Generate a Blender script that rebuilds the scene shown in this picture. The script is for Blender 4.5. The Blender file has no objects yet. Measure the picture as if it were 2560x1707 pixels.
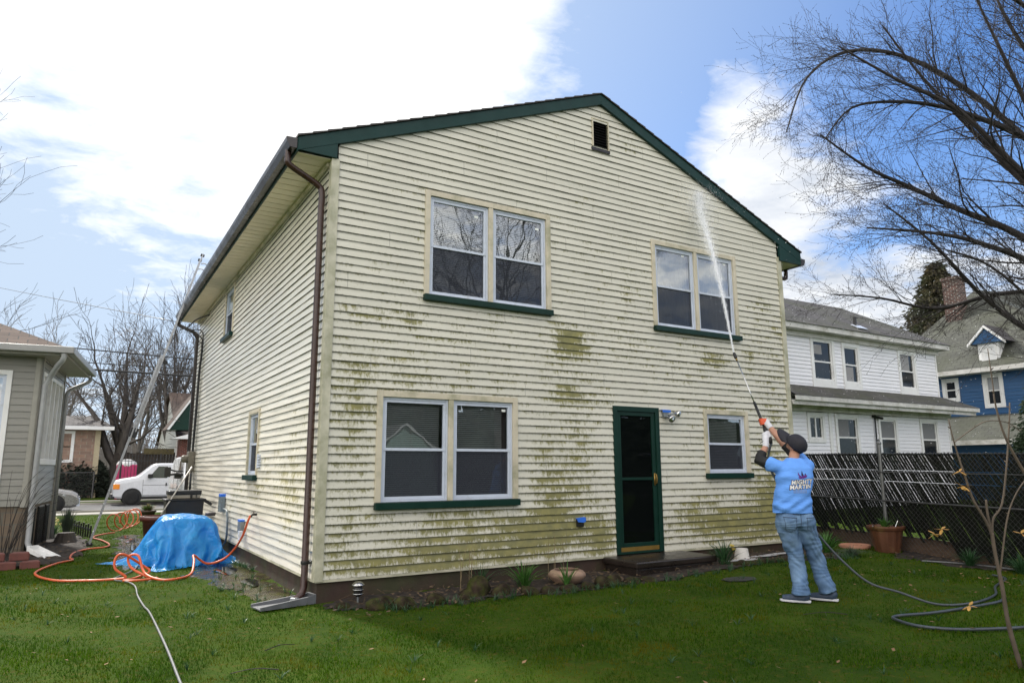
import bpy, math, random
import numpy as np
from mathutils import Vector, Matrix, Euler
from mathutils.bvhtree import BVHTree
rnd = random.Random(7)
S = bpy.context.scene
COL = S.collection
R = math.radians
# ---------------------------------------------------------------- camera
cd = bpy.data.cameras.new('camera'); cam = bpy.data.objects.new('camera', cd); COL.objects.link(cam)
cd.sensor_width = 36; cd.lens = 24.82; cd.clip_end = 2000; cd.clip_start = .05
cam.location = (-2.406, -8.334, 1.246)
cam.rotation_mode = 'XYZ'
_y, _p, _r = R(31.103), R(10.1546), R(-0.2466)
_f = Vector((math.sin(_y)*math.cos(_p), math.cos(_y)*math.cos(_p), math.sin(_p)))
_rt = Vector((math.cos(_y), -math.sin(_y), 0)); _u = _rt.cross(_f)
_r2 = _rt*math.cos(_r)+_u*math.sin(_r); _u2 = -_rt*math.sin(_r)+_u*math.cos(_r)
cam.rotation_euler = Matrix((( _r2.x,_u2.x,-_f.x),(_r2.y,_u2.y,-_f.y),(_r2.z,_u2.z,-_f.z))).to_euler()
S.camera = cam
S.render.resolution_x = 1024; S.render.resolution_y = 682
# ---------------------------------------------------------------- light
SUN_AZ = -12.0      # degrees from +Y towards -X is negative
SUN_EL = 43
sd = Vector((math.sin(R(SUN_AZ))*math.cos(R(SUN_EL)), math.cos(R(SUN_AZ))*math.cos(R(SUN_EL)), math.sin(R(SUN_EL))))
ld = bpy.data.lights.new('sun', 'SUN'); ld.energy = 2.7; ld.angle = R(5); ld.color = (1, .95, .87)
lo = bpy.data.objects.new('sun', ld); COL.objects.link(lo)
lo.rotation_euler = sd.to_track_quat('Z', 'Y').to_euler()
S.view_settings.view_transform = 'Standard'; S.view_settings.look = 'None'
S.view_settings.exposure = 1.02; S.view_settings.gamma = 1

# ---------------------------------------------------------------- node helper
class NT:
    def __init__(s, tree): s.t = tree; s.n = tree.nodes; s.l = tree.links
    def node(s, typ, ins=None, **kw):
        n = s.n.new(typ)
        for k, v in kw.items(): setattr(n, k, v)
        for k, v in (ins or {}).items():
            sk = n.inputs[k]
            if isinstance(v, bpy.types.NodeSocket): s.l.new(v, sk)
            else:
                if sk.type == 'RGBA' and len(v) == 3: v = tuple(v)+(1,)
                sk.default_value = v
        return n
    def m(s, op, a, b=0., c=None, clamp=False):
        n = s.n.new('ShaderNodeMath'); n.operation = op; n.use_clamp = clamp
        for i, v in enumerate((a, b, c)):
            if v is None: continue
            if isinstance(v, bpy.types.NodeSocket): s.l.new(v, n.inputs[i])
            else: n.inputs[i].default_value = v
        return n.outputs[0]
    def mix(s, f, a, b, blend='MIX'):
        n = s.n.new('ShaderNodeMix'); n.data_type = 'RGBA'; n.blend_type = blend
        for i, v in ((0, f), (6, a), (7, b)):
            if isinstance(v, bpy.types.NodeSocket): s.l.new(v, n.inputs[i])
            else: n.inputs[i].default_value = v if i == 0 else (tuple(v)+(1,) if len(v) == 3 else v)
        return n.outputs[2]
    def noise(s, vec, scale, detail=4, rough=.55, dist=0., out=0):
        n = s.node('ShaderNodeTexNoise', {'Scale': scale, 'Detail': detail, 'Roughness': rough, 'Distortion': dist})
        if vec is not None: s.l.new(vec, n.inputs['Vector'])
        return n.outputs[out]
    def ramp(s, f, a, b, lo=0., hi=1.):
        n = s.node('ShaderNodeMapRange', {0: f, 1: a, 2: b, 3: lo, 4: hi}); n.clamp = True
        return n.outputs[0]
    def scale(s, vec, v):
        n = s.node('ShaderNodeMapping'); s.l.new(vec, n.inputs[0]); n.inputs['Scale'].default_value = v
        return n.outputs[0]
# ---------------------------------------------------------------- world: sky with clouds
W = bpy.data.worlds.new('World'); S.world = W; W.use_nodes = True
w = NT(W.node_tree); w.n.clear()
sky = w.node('ShaderNodeTexSky', sky_type='NISHITA', sun_disc=False, sun_elevation=R(SUN_EL), sun_rotation=R(SUN_AZ), air_density=1.0, dust_density=.6, ozone_density=2.2)
tc = w.node('ShaderNodeTexCoord').outputs['Generated']
sep = w.node('ShaderNodeSeparateXYZ', {0: tc})
zc = w.m('MAXIMUM', w.m('ADD', sep.outputs[2], .12), .03)
cx_ = w.m('DIVIDE', sep.outputs[0], zc); cy_ = w.m('DIVIDE', sep.outputs[1], zc)
cv = w.node('ShaderNodeCombineXYZ', {0: cx_, 1: cy_, 2: 0.}).outputs[0]
n1 = w.noise(cv, 1.35, 9, .56, .35)
n2 = w.noise(w.scale(cv, (1., 1.7, 1.)), 3.1, 8, .6, .5)
def dirdot(v, lo_, hi_):
    v = Vector(v).normalized()
    d = w.node('ShaderNodeVectorMath', {0: tc, 1: tuple(v)}, operation='DOT_PRODUCT').outputs['Value']
    return w.ramp(d, lo_, hi_)
CLOUD_BIAS = [((-.10, .86, .50), .86, .99, .07), ((.16, .82, .55), .90, .99, .24), ((.49, .67, .56), .985, .998, .14), ((0., .94, .335), .965, .998, -.15), ((.25, .93, .30), .985, .999, -.05), ((-.07, .973, .215), .992, .999, -.06),
              ((.71, .53, .47), .93, .985, -.33), ((.83, .34, .45), .95, .99, -.12), ((.736, .545, .402), .988, .9985, .26), ((.66, .54, .521), .994, .9995, .20), ((.79, .50, .365), .994, .9995, -.10),
              ((.772, .56, .30), .975, .997, .17), ((.83, .50, .24), .95, .995, .22), ((.93, .30, .22), .92, .99, .05), ((-.25, -.8, .5), .0, .8, .10), ((-.97, .0, .25), .55, .95, .14), ((.6, .64, .476), .99, .998, .10)]  # entries facing backwards and left: unseen cloud added to light the walls
bias = None
for v, a, b, k in CLOUD_BIAS:
    t = w.m('MULTIPLY', dirdot(v, a, b), k)
    bias = t if bias is None else w.m('ADD', bias, t)
n3 = w.noise(cv, 7.5, 7, .62, .6)
cl = w.m('ADD', w.m('ADD', w.m('MULTIPLY', n1, .42), w.m('ADD', w.m('MULTIPLY', n2, .34), w.m('MULTIPLY', n3, .24))), bias)
cmask = w.ramp(cl, .500, .665)
cshade = w.ramp(w.noise(cv, 2.6, 7, .62, .3), .36, .66, .0, 1.0)
glow = dirdot(tuple(sd), .45, 1.0)
cloud_fill = dirdot((-.30, -.82, .45), .05, .85)  # unseen brighter clouds behind the camera, added to light the front wall
skyc = w.mix(1., sky.outputs[0], (.46, .64, .86), 'MULTIPLY')
haze = w.ramp(sep.outputs[2], .0, .42, .45, 0.)
skyc = w.mix(w.m('ADD', haze, w.m('MULTIPLY', glow, 1.0), clamp=True), skyc, (2.75, 3.3, 4.0))
cloudc = w.mix(cshade, (2.6, 2.9, 3.4), (4.7, 4.75, 4.8))
cloudc = w.mix(w.m('MULTIPLY', glow, .8), cloudc, (7.2, 7.05, 6.8))
cloudc = w.mix(cloud_fill, cloudc, w.mix(cshade, (9.0, 8.7, 8.2), (17.5, 16.4, 14.6)))
fin = w.mix(cmask, skyc, cloudc)
low = w.ramp(sep.outputs[2], -.02, .0)
fin = w.mix(low, (1.2, 1.2, 1.0), fin)
bg = w.node('ShaderNodeBackground', {'Color': fin, 'Strength': .115})
wo = w.node('ShaderNodeOutputWorld', {0: bg.outputs[0]})

# ---------------------------------------------------------------- materials
MAT = {}
def mat(name, col, rough=.6, metal=0., var=.12, scale=6., bump=0., bscale=60., spec=.5, col2=None, c2=.5, c2s=3., c2w=.12, stretch=(1, 1, 1), trans=0., coat=0., bdist=.01):
    if name in MAT: return MAT[name]
    M = bpy.data.materials.new(name); M.use_nodes = True; t = NT(M.node_tree); t.n.clear()
    co = t.node('ShaderNodeTexCoord').outputs['Object']
    if stretch != (1, 1, 1): co = t.scale(co, stretch)
    nz = t.noise(co, scale, 5, .6)
    k = t.ramp(nz, .3, .7, 1-var, 1+var)
    base = col
    if col2 is not None:
        f = t.ramp(t.noise(co, c2s, 6, .62, .3), c2-c2w, c2+c2w)
        base = t.mix(f, col, col2)
    kk = t.node('ShaderNodeCombineXYZ', {0: k, 1: k, 2: k}).outputs[0]
    c = t.mix(1., base if not isinstance(base, tuple) else base, kk, 'MULTIPLY')
    ins = {'Base Color': c, 'Roughness': t.ramp(t.noise(co, scale*1.7, 4), .3, .7, max(0, rough-.08), min(1, rough+.08)), 'Metallic': metal, 'Specular IOR Level': spec}
    if coat: ins['Coat Weight'] = coat
    p = t.node('ShaderNodeBsdfPrincipled', ins)
    if bump:
        b = t.node('ShaderNodeBump', {'Height': t.noise(co, bscale, 5, .6), 'Strength': bump, 'Distance': bdist})
        t.l.new(b.outputs[0], p.inputs['Normal'])
    sh = p.outputs[0]
    if trans:
        tr = t.node('ShaderNodeBsdfTranslucent', {'Color': c})
        sh = t.node('ShaderNodeMixShader', {0: trans, 1: sh, 2: tr.outputs[0]}).outputs[0]
    t.node('ShaderNodeOutputMaterial', {0: sh})
    MAT[name] = M
    return M

def siding_mat(name, base, edge=.5, course=.1016, coat=0., dirt=(.125, .12, .020), grey=(.07, .075, .045), rough=.42, z0=0.0, seam=True, axis=0):
    """vinyl siding: cream, wear and algae where attribute 'grime' says so, darkest in the laps"""
    M = bpy.data.materials.new(name); M.use_nodes = True; t = NT(M.node_tree); t.n.clear()
    co = t.node('ShaderNodeTexCoord').outputs['Object']
    s = t.node('ShaderNodeSeparateXYZ', {0: co})
    g = t.node('ShaderNodeAttribute', attribute_name='grime').outputs['Fac']
    zz = t.m('DIVIDE', t.m('SUBTRACT', s.outputs[2], z0), course)
    fr = t.m('FRACT', zz)                       # 0 at the lower lip, 1 at the top of a course
    row = t.m('FLOOR', zz)
    off = t.node('ShaderNodeCombineXYZ', {0: t.m('MULTIPLY', row, 7.31), 1: t.m('MULTIPLY', row, 3.7), 2: 0.}).outputs[0]
    rowco = t.node('ShaderNodeVectorMath', {0: co, 1: off}, operation='ADD').outputs[0]
    patch = t.noise(rowco, 2.6, 6, .66, .4)
    big = t.noise(co, 1.1, 5, .6, .3)
    fine = t.noise(t.scale(rowco, (1., 1., .5)), 34, 5, .7, .4)
    streak = t.noise(t.scale(rowco, (16., 16., 1.5)), 1.6, 4, .6)
    amt = t.m('ADD', g, t.m('MULTIPLY', t.m('SUBTRACT', patch, .5), 1.7))
    amt = t.m('ADD', amt, t.m('MULTIPLY', t.m('SUBTRACT', big, .5), .7))
    amt = t.m('ADD', amt, t.m('MULTIPLY', t.m('SUBTRACT', streak, .5), .8))
    # body of a course gets algae first just under the lap above (fr near 1), less near its lip
    amt = t.m('ADD', amt, t.m('MULTIPLY', t.m('SUBTRACT', fr, .60), .62))
    body = t.ramp(t.m('ADD', amt, t.m('MULTIPLY', t.m('SUBTRACT', fine, .5), 1.35)), .46, .84)
    lip = t.m('POWER', t.ramp(fr, .66, 1.), 1.3)
    lipn = t.ramp(t.m('ADD', t.m('MULTIPLY', g, .6), t.m('MULTIPLY', t.noise(rowco, 4.2, 6, .7, .5), 1.)), .42, .74)
    lipm = t.m('MULTIPLY', t.m('MULTIPLY', lip, lipn), edge)
    lip2 = t.m('MULTIPLY', t.m('MULTIPLY', t.ramp(fr, .16, 0.), t.ramp(fine, .42, .62)), t.m('MULTIPLY', lipn, edge*.8))
    wear = t.ramp(t.noise(co, .8, 4, .5), .3, .7, .93, 1.04)
    ww = t.node('ShaderNodeCombineXYZ', {0: wear, 1: wear, 2: wear}).outputs[0]
    c = t.mix(1., base, ww, 'MULTIPLY')
    c = t.mix(t.m('MULTIPLY', body, .88), c, t.mix(t.ramp(t.noise(rowco, 7., 4), .35, .65), dirt, (dirt[0]*1.7, dirt[1]*1.6, dirt[2]*1.6)))
    c = t.mix(t.m('MAXIMUM', lipm, lip2), c, grey)
    if seam:   # vertical butt joints of the vinyl lengths
        ux = s.outputs[axis]
        sx = t.m('ADD', ux, t.m('MULTIPLY', t.m('FRACT', t.m('MULTIPLY', t.m('FLOOR', t.m('MULTIPLY', row, .5)), .618)), 3.66))
        d = t.m('ABSOLUTE', t.m('SUBTRACT', t.m('MODULO', t.m('ADD', sx, 40.), 3.66), 1.83))
        c = t.mix(t.m('MULTIPLY', t.m('LESS_THAN', d, .0035), .55), c, (.12, .12, .10))
    b = t.node('ShaderNodeBump', {'Height': t.m('ADD', t.noise(t.scale(co, (.5, .5, 3.)), 2.2, 3), t.m('MULTIPLY', fine, .04)), 'Strength': .22, 'Distance': .05})
    p = t.node('ShaderNodeBsdfPrincipled', {'Base Color': c, 'Roughness': t.m('ADD', rough, t.m('MULTIPLY', body, .35), clamp=True), 'Normal': b.outputs[0], 'Coat Weight': coat, 'Coat Roughness': .16})
    t.node('ShaderNodeOutputMaterial', {0: p.outputs[0]})
    return M

def glass_mat(name, tint=(.9, .95, 1.), refl=1., base=.06):
    M = bpy.data.materials.new(name); M.use_nodes = True; t = NT(M.node_tree); t.n.clear()
    co = t.node('ShaderNodeTexCoord').outputs['Object']
    b = t.node('ShaderNodeBump', {'Height': t.noise(co, 1.6, 2, .5), 'Strength': .12, 'Distance': .02})
    f = t.node('ShaderNodeFresnel', {'IOR': 1.6}).outputs[0]
    f = t.m('ADD', t.m('MULTIPLY', f, refl), base, clamp=True)
    g = t.node('ShaderNodeBsdfGlossy', {'Color': tint, 'Roughness': .012, 'Normal': b.outputs[0]})
    tr = t.node('ShaderNodeBsdfTransparent', {'Color': (.86, .9, .9, 1)})
    mx = t.node('ShaderNodeMixShader', {0: f, 1: tr.outputs[0], 2: g.outputs[0]})
    t.node('ShaderNodeOutputMaterial', {0: mx.outputs[0]})
    return M
def veil_mat(name, col, alpha, rough=.9):
    M = bpy.data.materials.new(name); M.use_nodes = True; t = NT(M.node_tree); t.n.clear()
    d = t.node('ShaderNodeBsdfDiffuse', {'Color': col, 'Roughness': rough})
    tr = t.node('ShaderNodeBsdfTransparent')
    mx = t.node('ShaderNodeMixShader', {0: alpha, 1: tr.outputs[0], 2: d.outputs[0]})
    t.node('ShaderNodeOutputMaterial', {0: mx.outputs[0]})
    return M
def shingle_mat(name, c1, c2, sx=3.2, sy=7.0, moss=None):
    M = bpy.data.materials.new(name); M.use_nodes = True; t = NT(M.node_tree); t.n.clear()
    uv = t.node('ShaderNodeUVMap').outputs[0]
    br = t.node('ShaderNodeTexBrick', {'Vector': t.scale(uv, (sx, sy, 1)), 'Color1': c1, 'Color2': c2, 'Mortar': (.02, .02, .02), 'Scale': 1., 'Mortar Size': .03, 'Brick Width': 1., 'Row Height': 1., 'Bias': 0.})
    co = t.node('ShaderNodeTexCoord').outputs['Object']
    k = t.ramp(t.noise(co, 1.2, 5, .6), .3, .7, .75, 1.25); k2 = t.node('ShaderNodeCombineXYZ', {0: k, 1: k, 2: k}).outputs[0]
    c = t.mix(1., br.outputs[0], k2, 'MULTIPLY')
    if moss: c = t.mix(t.ramp(t.noise(co, .7, 6, .65), .42, .66, 0, .7), c, moss)
    b = t.node('ShaderNodeBump', {'Height': br.outputs[1], 'Strength': .5, 'Distance': .02}); b.invert = True
    p = t.node('ShaderNodeBsdfPrincipled', {'Base Color': c, 'Roughness': .85, 'Normal': b.outputs[0]})
    t.node('ShaderNodeOutputMaterial', {0: p.outputs[0]})
    return M
def brick_mat(name, c1, c2, mortar, sx, sy, mortar_size=.04):
    M = bpy.data.materials.new(name); M.use_nodes = True; t = NT(M.node_tree); t.n.clear()
    uv = t.node('ShaderNodeUVMap').outputs[0]
    br = t.node('ShaderNodeTexBrick', {'Vector': t.scale(uv, (sx, sy, 1)), 'Color1': c1, 'Color2': c2, 'Mortar': mortar, 'Scale': 1., 'Mortar Size': mortar_size, 'Brick Width': 1., 'Row Height': 1., 'Bias': 0.})
    co = t.node('ShaderNodeTexCoord').outputs['Object']
    k = t.ramp(t.noise(co, 3., 5, .6), .3, .7, .8, 1.2); k2 = t.node('ShaderNodeCombineXYZ', {0: k, 1: k, 2: k}).outputs[0]
    p = t.node('ShaderNodeBsdfPrincipled', {'Base Color': t.mix(1., br.outputs[0], k2, 'MULTIPLY'), 'Roughness': .85})
    t.node('ShaderNodeOutputMaterial', {0: p.outputs[0]})
    return M

# ---------------------------------------------------------------- mesh helper
MW = {}
def gz(x, y):
    """height of the yard"""
    c = lambda v, a, b: max(a, min(b, v))
    return -.27+.02*c(x, 0, 6)-.0125*c(y-2, 0, 28)-.02*c(-y, 0, 5)*c((x-6)/2, 0, 1)
class MB:
    def __init__(s): s.v = []; s.f = []; s.mi = []; s.cur = 0; s.uv = {}
    def add(s, vs, fs):
        o = len(s.v); s.v += [tuple(v) for v in vs]
        for f in fs: s.f.append(tuple(i+o for i in f)); s.mi.append(s.cur)
        return s
    def box(s, x0, x1, y0, y1, z0, z1):
        return s.add([(x, y, z) for z in (z0, z1) for y in (y0, y1) for x in (x0, x1)],
                     [(0, 2, 3, 1), (4, 5, 7, 6), (0, 1, 5, 4), (2, 6, 7, 3), (0, 4, 6, 2), (1, 3, 7, 5)])
    def hexa(s, p):   # 8 points, bottom 4 ccw, top 4 ccw
        return s.add(p, [(3, 2, 1, 0), (4, 5, 6, 7), (0, 1, 5, 4), (1, 2, 6, 5), (2, 3, 7, 6), (3, 0, 4, 7)])
    def obox(s, c, ax, ay, az, sx, sy, sz):
        c, ax, ay, az = Vector(c), Vector(ax), Vector(ay), Vector(az)
        P = [c+ax*i*sx/2+ay*j*sy/2+az*k*sz/2 for k in (-1, 1) for (i, j) in ((-1, -1), (1, -1), (1, 1), (-1, 1))]
        return s.hexa(P)
    def bar(s, a, b, wx, wy, up=(0, 0, 1)):
        a, b = Vector(a), Vector(b); d = (b-a).normalized(); u = Vector(up)
        if abs(d.dot(u)) > .98: u = Vector((1, 0, 0))
        e = d.cross(u).normalized(); g = e.cross(d)
        return s.obox((a+b)/2, e, g, d, wx, wy, (b-a).length)
    def poly(s, pts): return s.add(pts, [tuple(range(len(pts)))])
    def prism(s, pts, vec):
        n = len(pts); v = Vector(vec); P = [Vector(p) for p in pts]; Q = [p+v for p in P]
        nrm = (P[1]-P[0]).cross(P[2]-P[0])
        fl = nrm.dot(v) > 0
        F = [tuple(range(n)), tuple(range(2*n-1, n-1, -1))]+[(i, i+n, (i+1) % n+n, (i+1) % n) for i in range(n)]
        if fl: F = [tuple(reversed(f)) for f in F]
        return s.add(P+Q, F)
    def tube(s, path, r, n=8, cap=True):
        P = [Vector(p) for p in path]; m = len(P)
        if isinstance(r, (int, float)): r = [r]*m
        if len(r) != m: r = [r[min(len(r)-1, int(i*(len(r)-1)/(m-1)+.5))] for i in range(m)]
        t0 = (P[1]-P[0]).normalized(); u = Vector((0, 0, 1)) if abs(t0.z) < .9 else Vector((1, 0, 0))
        e = t0.cross(u).normalized(); vs = []; fs = []
        for i in range(m):
            t = (P[min(i+1, m-1)]-P[max(i-1, 0)])
            t = t.normalized() if t.length > 1e-9 else t0
            e = (e-t*e.dot(t))
            e = e.normalized() if e.length > 1e-6 else t.orthogonal().normalized()
            g = t.cross(e)
            for k in range(n):
                a = 2*math.pi*k/n; vs.append(P[i]+(e*math.cos(a)+g*math.sin(a))*r[i])
        for i in range(m-1):
            for k in range(n): fs.append((i*n+k, i*n+(k+1) % n, (i+1)*n+(k+1) % n, (i+1)*n+k))
        if cap: fs += [tuple(range(n-1, -1, -1)), tuple((m-1)*n+k for k in range(n))]
        return s.add(vs, fs)
    def lathe(s, prof, c=(0, 0, 0), n=24, ax=None, sq=1.):
        c = Vector(c); vs = []; fs = []; m = len(prof)
        for (r, z) in prof:
            for k in range(n):
                a = 2*math.pi*k/n; vs.append(Vector((r*math.cos(a), r*math.sin(a)*sq, z)))
        if ax is not None:
            q = Vector((0, 0, 1)).rotation_difference(Vector(ax)); vs = [q @ v for v in vs]
        vs = [v+c for v in vs]
        for i in range(m-1):
            for k in range(n): fs.append((i*n+k, i*n+(k+1) % n, (i+1)*n+(k+1) % n, (i+1)*n+k))
        fs += [tuple(range(n-1, -1, -1)), tuple((m-1)*n+k for k in range(n))]
        return s.add(vs, fs)
    def ell(s, c, r, rot=None, nu=14, nv=9):
        c = Vector(c); vs = []; fs = []
        for j in range(1, nv):
            th = math.pi*j/nv
            for i in range(nu):
                a = 2*math.pi*i/nu; vs.append(Vector((r[0]*math.sin(th)*math.cos(a), r[1]*math.sin(th)*math.sin(a), r[2]*math.cos(th))))
        vs += [Vector((0, 0, r[2])), Vector((0, 0, -r[2]))]
        if rot is not None: vs = [rot @ v for v in vs]
        vs = [v+c for v in vs]
        for j in range(nv-2):
            for i in range(nu): fs.append((j*nu+i, (j+1)*nu+i, (j+1)*nu+(i+1) % nu, j*nu+(i+1) % nu))
        T, B = len(vs)-2, len(vs)-1
        for i in range(nu): fs += [(T, i, (i+1) % nu), (B, (nv-2)*nu+(i+1) % nu, (nv-2)*nu+i)]
        return s.add(vs, fs)
    def build(s, name, m, parent=None, loc=None, smooth=False, world=True, bevel=0, uvs=None, label=None):
        me = bpy.data.meshes.new(name)
        if parent is not None:
            mw = MW[parent.name]; o = bpy.data.objects.new(name, me); o.parent = parent; MW[o.name] = mw
            inv = mw.inverted() if world else Matrix.Identity(4)
        else:
            mw = Matrix.Translation(Vector(loc or (0, 0, 0))); o = bpy.data.objects.new(name, me); o.location = mw.translation
            MW[o.name] = mw; inv = mw.inverted() if world else Matrix.Identity(4)
        me.from_pydata([tuple(inv @ Vector(v)) for v in s.v], [], s.f); me.update()
        for x in (m if isinstance(m, (list, tuple)) else [m]): me.materials.append(x)
        if isinstance(m, (list, tuple)): me.polygons.foreach_set('material_index', s.mi)
        if smooth: me.polygons.foreach_set('use_smooth', [True]*len(me.polygons))
        if uvs:
            L = me.uv_layers.new(name='UVMap')
            for p in me.polygons:
                nn = p.normal
                for li in p.loop_indices:
                    v = s.v[me.loops[li].vertex_index]
                    L.data[li].uv = uvs(v, nn)
        COL.objects.link(o)
        if bevel:
            b = o.modifiers.new('bevel', 'BEVEL'); b.width = bevel; b.segments = 2; b.limit_method = 'ANGLE'; b.angle_limit = R(40)
        if label: o['label'] = label
        return o
def tag(o, label=None, cat=None, group=None, kind=None):
    if label: o['label'] = label
    if cat: o['category'] = cat
    if group: o['group'] = group
    if kind: o['kind'] = kind
    return o
def thing(name, label, cat, loc=(0, 0, 0), rz=0., group=None, m=None):
    o = bpy.data.objects.new(name, None); COL.objects.link(o); o.empty_display_size = .1
    o.location = loc; o.rotation_euler = (0, 0, rz)
    MW[o.name] = Matrix.Translation(Vector(loc)) @ Matrix.Rotation(rz, 4, 'Z')
    return tag(o, label, cat, group)
def dup(root, loc=None, rz=None, label=None, group=None):
    def cp(o, par):
        c = o.copy(); COL.objects.link(c); c.parent = par
        for ch in o.children: cp(ch, c)
        return c
    r = cp(root, None)
    if loc is not None: r.location = loc
    if rz is not None: r.rotation_euler = (0, 0, rz)
    if label: r['label'] = label
    if group: r['group'] = group
    return r
def kids(o): return [c for c in bpy.data.objects if c.parent == o]
def wuv(v, n):      # world metre uv on walls/roofs
    if abs(n.z) > .95: return (v[0], v[1])
    if abs(n.y) > abs(n.x): return (v[0], v[2]/max(.2, math.sqrt(1-n.z*n.z)))
    return (v[1], v[2]/max(.2, math.sqrt(1-n.z*n.z)))
def spline(P, k=8):
    P = [Vector(p) for p in P]; out = []
    for i in range(len(P)-1):
        a, b, c, d = P[max(i-1, 0)], P[i], P[i+1], P[min(i+2, len(P)-1)]
        for j in range(k):
            t = j/k; out.append(.5*((2*b)+(c-a)*t+(2*a-5*b+4*c-d)*t*t+(3*b-a-3*c+d)*t**3))
    return out+[P[-1]]
# ================================================================= THE WASHED HOUSE
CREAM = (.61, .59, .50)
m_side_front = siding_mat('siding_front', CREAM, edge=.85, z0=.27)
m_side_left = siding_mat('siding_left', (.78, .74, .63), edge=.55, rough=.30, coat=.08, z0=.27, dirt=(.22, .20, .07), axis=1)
m_trim = mat('cream_trim', (.58, .52, .40), .45, var=.1, scale=3, col2=(.26, .26, .15), c2=.60, c2s=2.5)
m_post = mat('corner_trim', (.60, .57, .46), .5, var=.12, scale=2.5, col2=(.27, .27, .17), c2=.50, c2s=3.2, c2w=.2)
m_green = mat('green_paint', (.006, .034, .031), .45, var=.15, scale=4, spec=.22)
m_dgreen = mat('dark_green_paint', (.005, .028, .020), .40, var=.15, scale=5, spec=.22)
m_brown = mat('brown_metal', (.045, .020, .016), .3, var=.2, scale=4)
m_gutter = mat('gutter_metal', (.030, .024, .024), .3, var=.2, scale=2)
m_soffit = mat('soffit_vinyl', (.82, .72, .58), .5, var=.08, scale=2)
m_alu = mat('white_aluminium', (.55, .60, .70), .4, var=.07, scale=4, col2=(.40, .42, .42), c2=.68, c2s=6)
m_found = mat('foundation_stucco', (.042, .024, .017), .8, var=.25, scale=3, bump=.25, bscale=30, col2=(.035, .036, .014), c2=.54, c2s=1.8)
m_glass = glass_mat('window_glass', refl=1.35, base=.16); m_glassd = glass_mat('door_glass', refl=.5, base=.0)
m_screen = veil_mat('insect_screen', (.055, .06, .078), .66)
m_blind = mat('blind_slats', (.52, .53, .52), .5, var=.05)
m_black = mat('black_plastic', (.012, .012, .013), .4, var=.2)
m_shingle = shingle_mat('dark_shingles', (.035, .032, .033), (.055, .05, .05))
m_brass = mat('brass', (.32, .20, .05), .35, .6, var=.2)
m_tape = mat('blue_tape', (.02, .14, .62), .6, var=.1)
m_grey = mat('grey_metal', (.22, .24, .25), .45, .4, var=.2)
m_conduit = mat('grey_box', (.16, .19, .20), .5, .1, var=.2)
m_rubber = mat('black_rubber', (.01, .01, .01), .55)
m_chrome = mat('steel', (.6, .6, .6), .22, 1., var=.1)

m_lap = mat('shaded_grimy_lap', (.07, .065, .045), .8, var=.5, scale=9, col2=(.20, .19, .15), c2=.55, c2s=3)  # lap undersides: shadow line and dirt both put into the colour
m_lap2 = mat('shaded_side_lap', (.13, .125, .11), .7, var=.3, scale=9)  # same painted shadow and dirt under the side wall laps
m_lap3 = mat('painted_lap_shade', (.12, .12, .13), .7, var=.2)  # lap shadow painted as dark undersides on the white and beige siding
class Fr:
    """a wall's own frame: u along the wall, w outwards, z up"""
    def __init__(s, O, d, n): s.O = Vector(O); s.d = Vector(d); s.n = Vector(n); s.neg = s.d.cross(s.n).z < 0
    def p(s, u, w, z): return s.O+s.d*u+s.n*w+Vector((0, 0, z))
    def box(s, mb, u0, u1, w0, w1, z0, z1):
        q = [(u0, w0), (u1, w0), (u1, w1), (u0, w1)]
        if s.neg: q = q[::-1]
        return mb.hexa([s.p(u, ww, z) for z in (z0, z1) for (u, ww) in q])
    def ring(s, mb, u0, u1, z0, z1, t, w0, w1, tb=None, tt=None):
        tb = t if tb is None else tb; tt = t if tt is None else tt
        s.box(mb, u0, u0+t, w0, w1, z0, z1); s.box(mb, u1-t, u1, w0, w1, z0, z1)
        if tb: s.box(mb, u0+t, u1-t, w0, w1-.001, z0, z0+tb)
        if tt: s.box(mb, u0+t, u1-t, w0, w1-.001, z1-tt, z1)
    def quad(s, mb, u0, u1, w, z0, z1):
        q = [s.p(u0, w, z0), s.p(u1, w, z0), s.p(u1, w, z1), s.p(u0, w, z1)]
        if not s.neg: q = q[::-1]
        return mb.poly(q)
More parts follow.
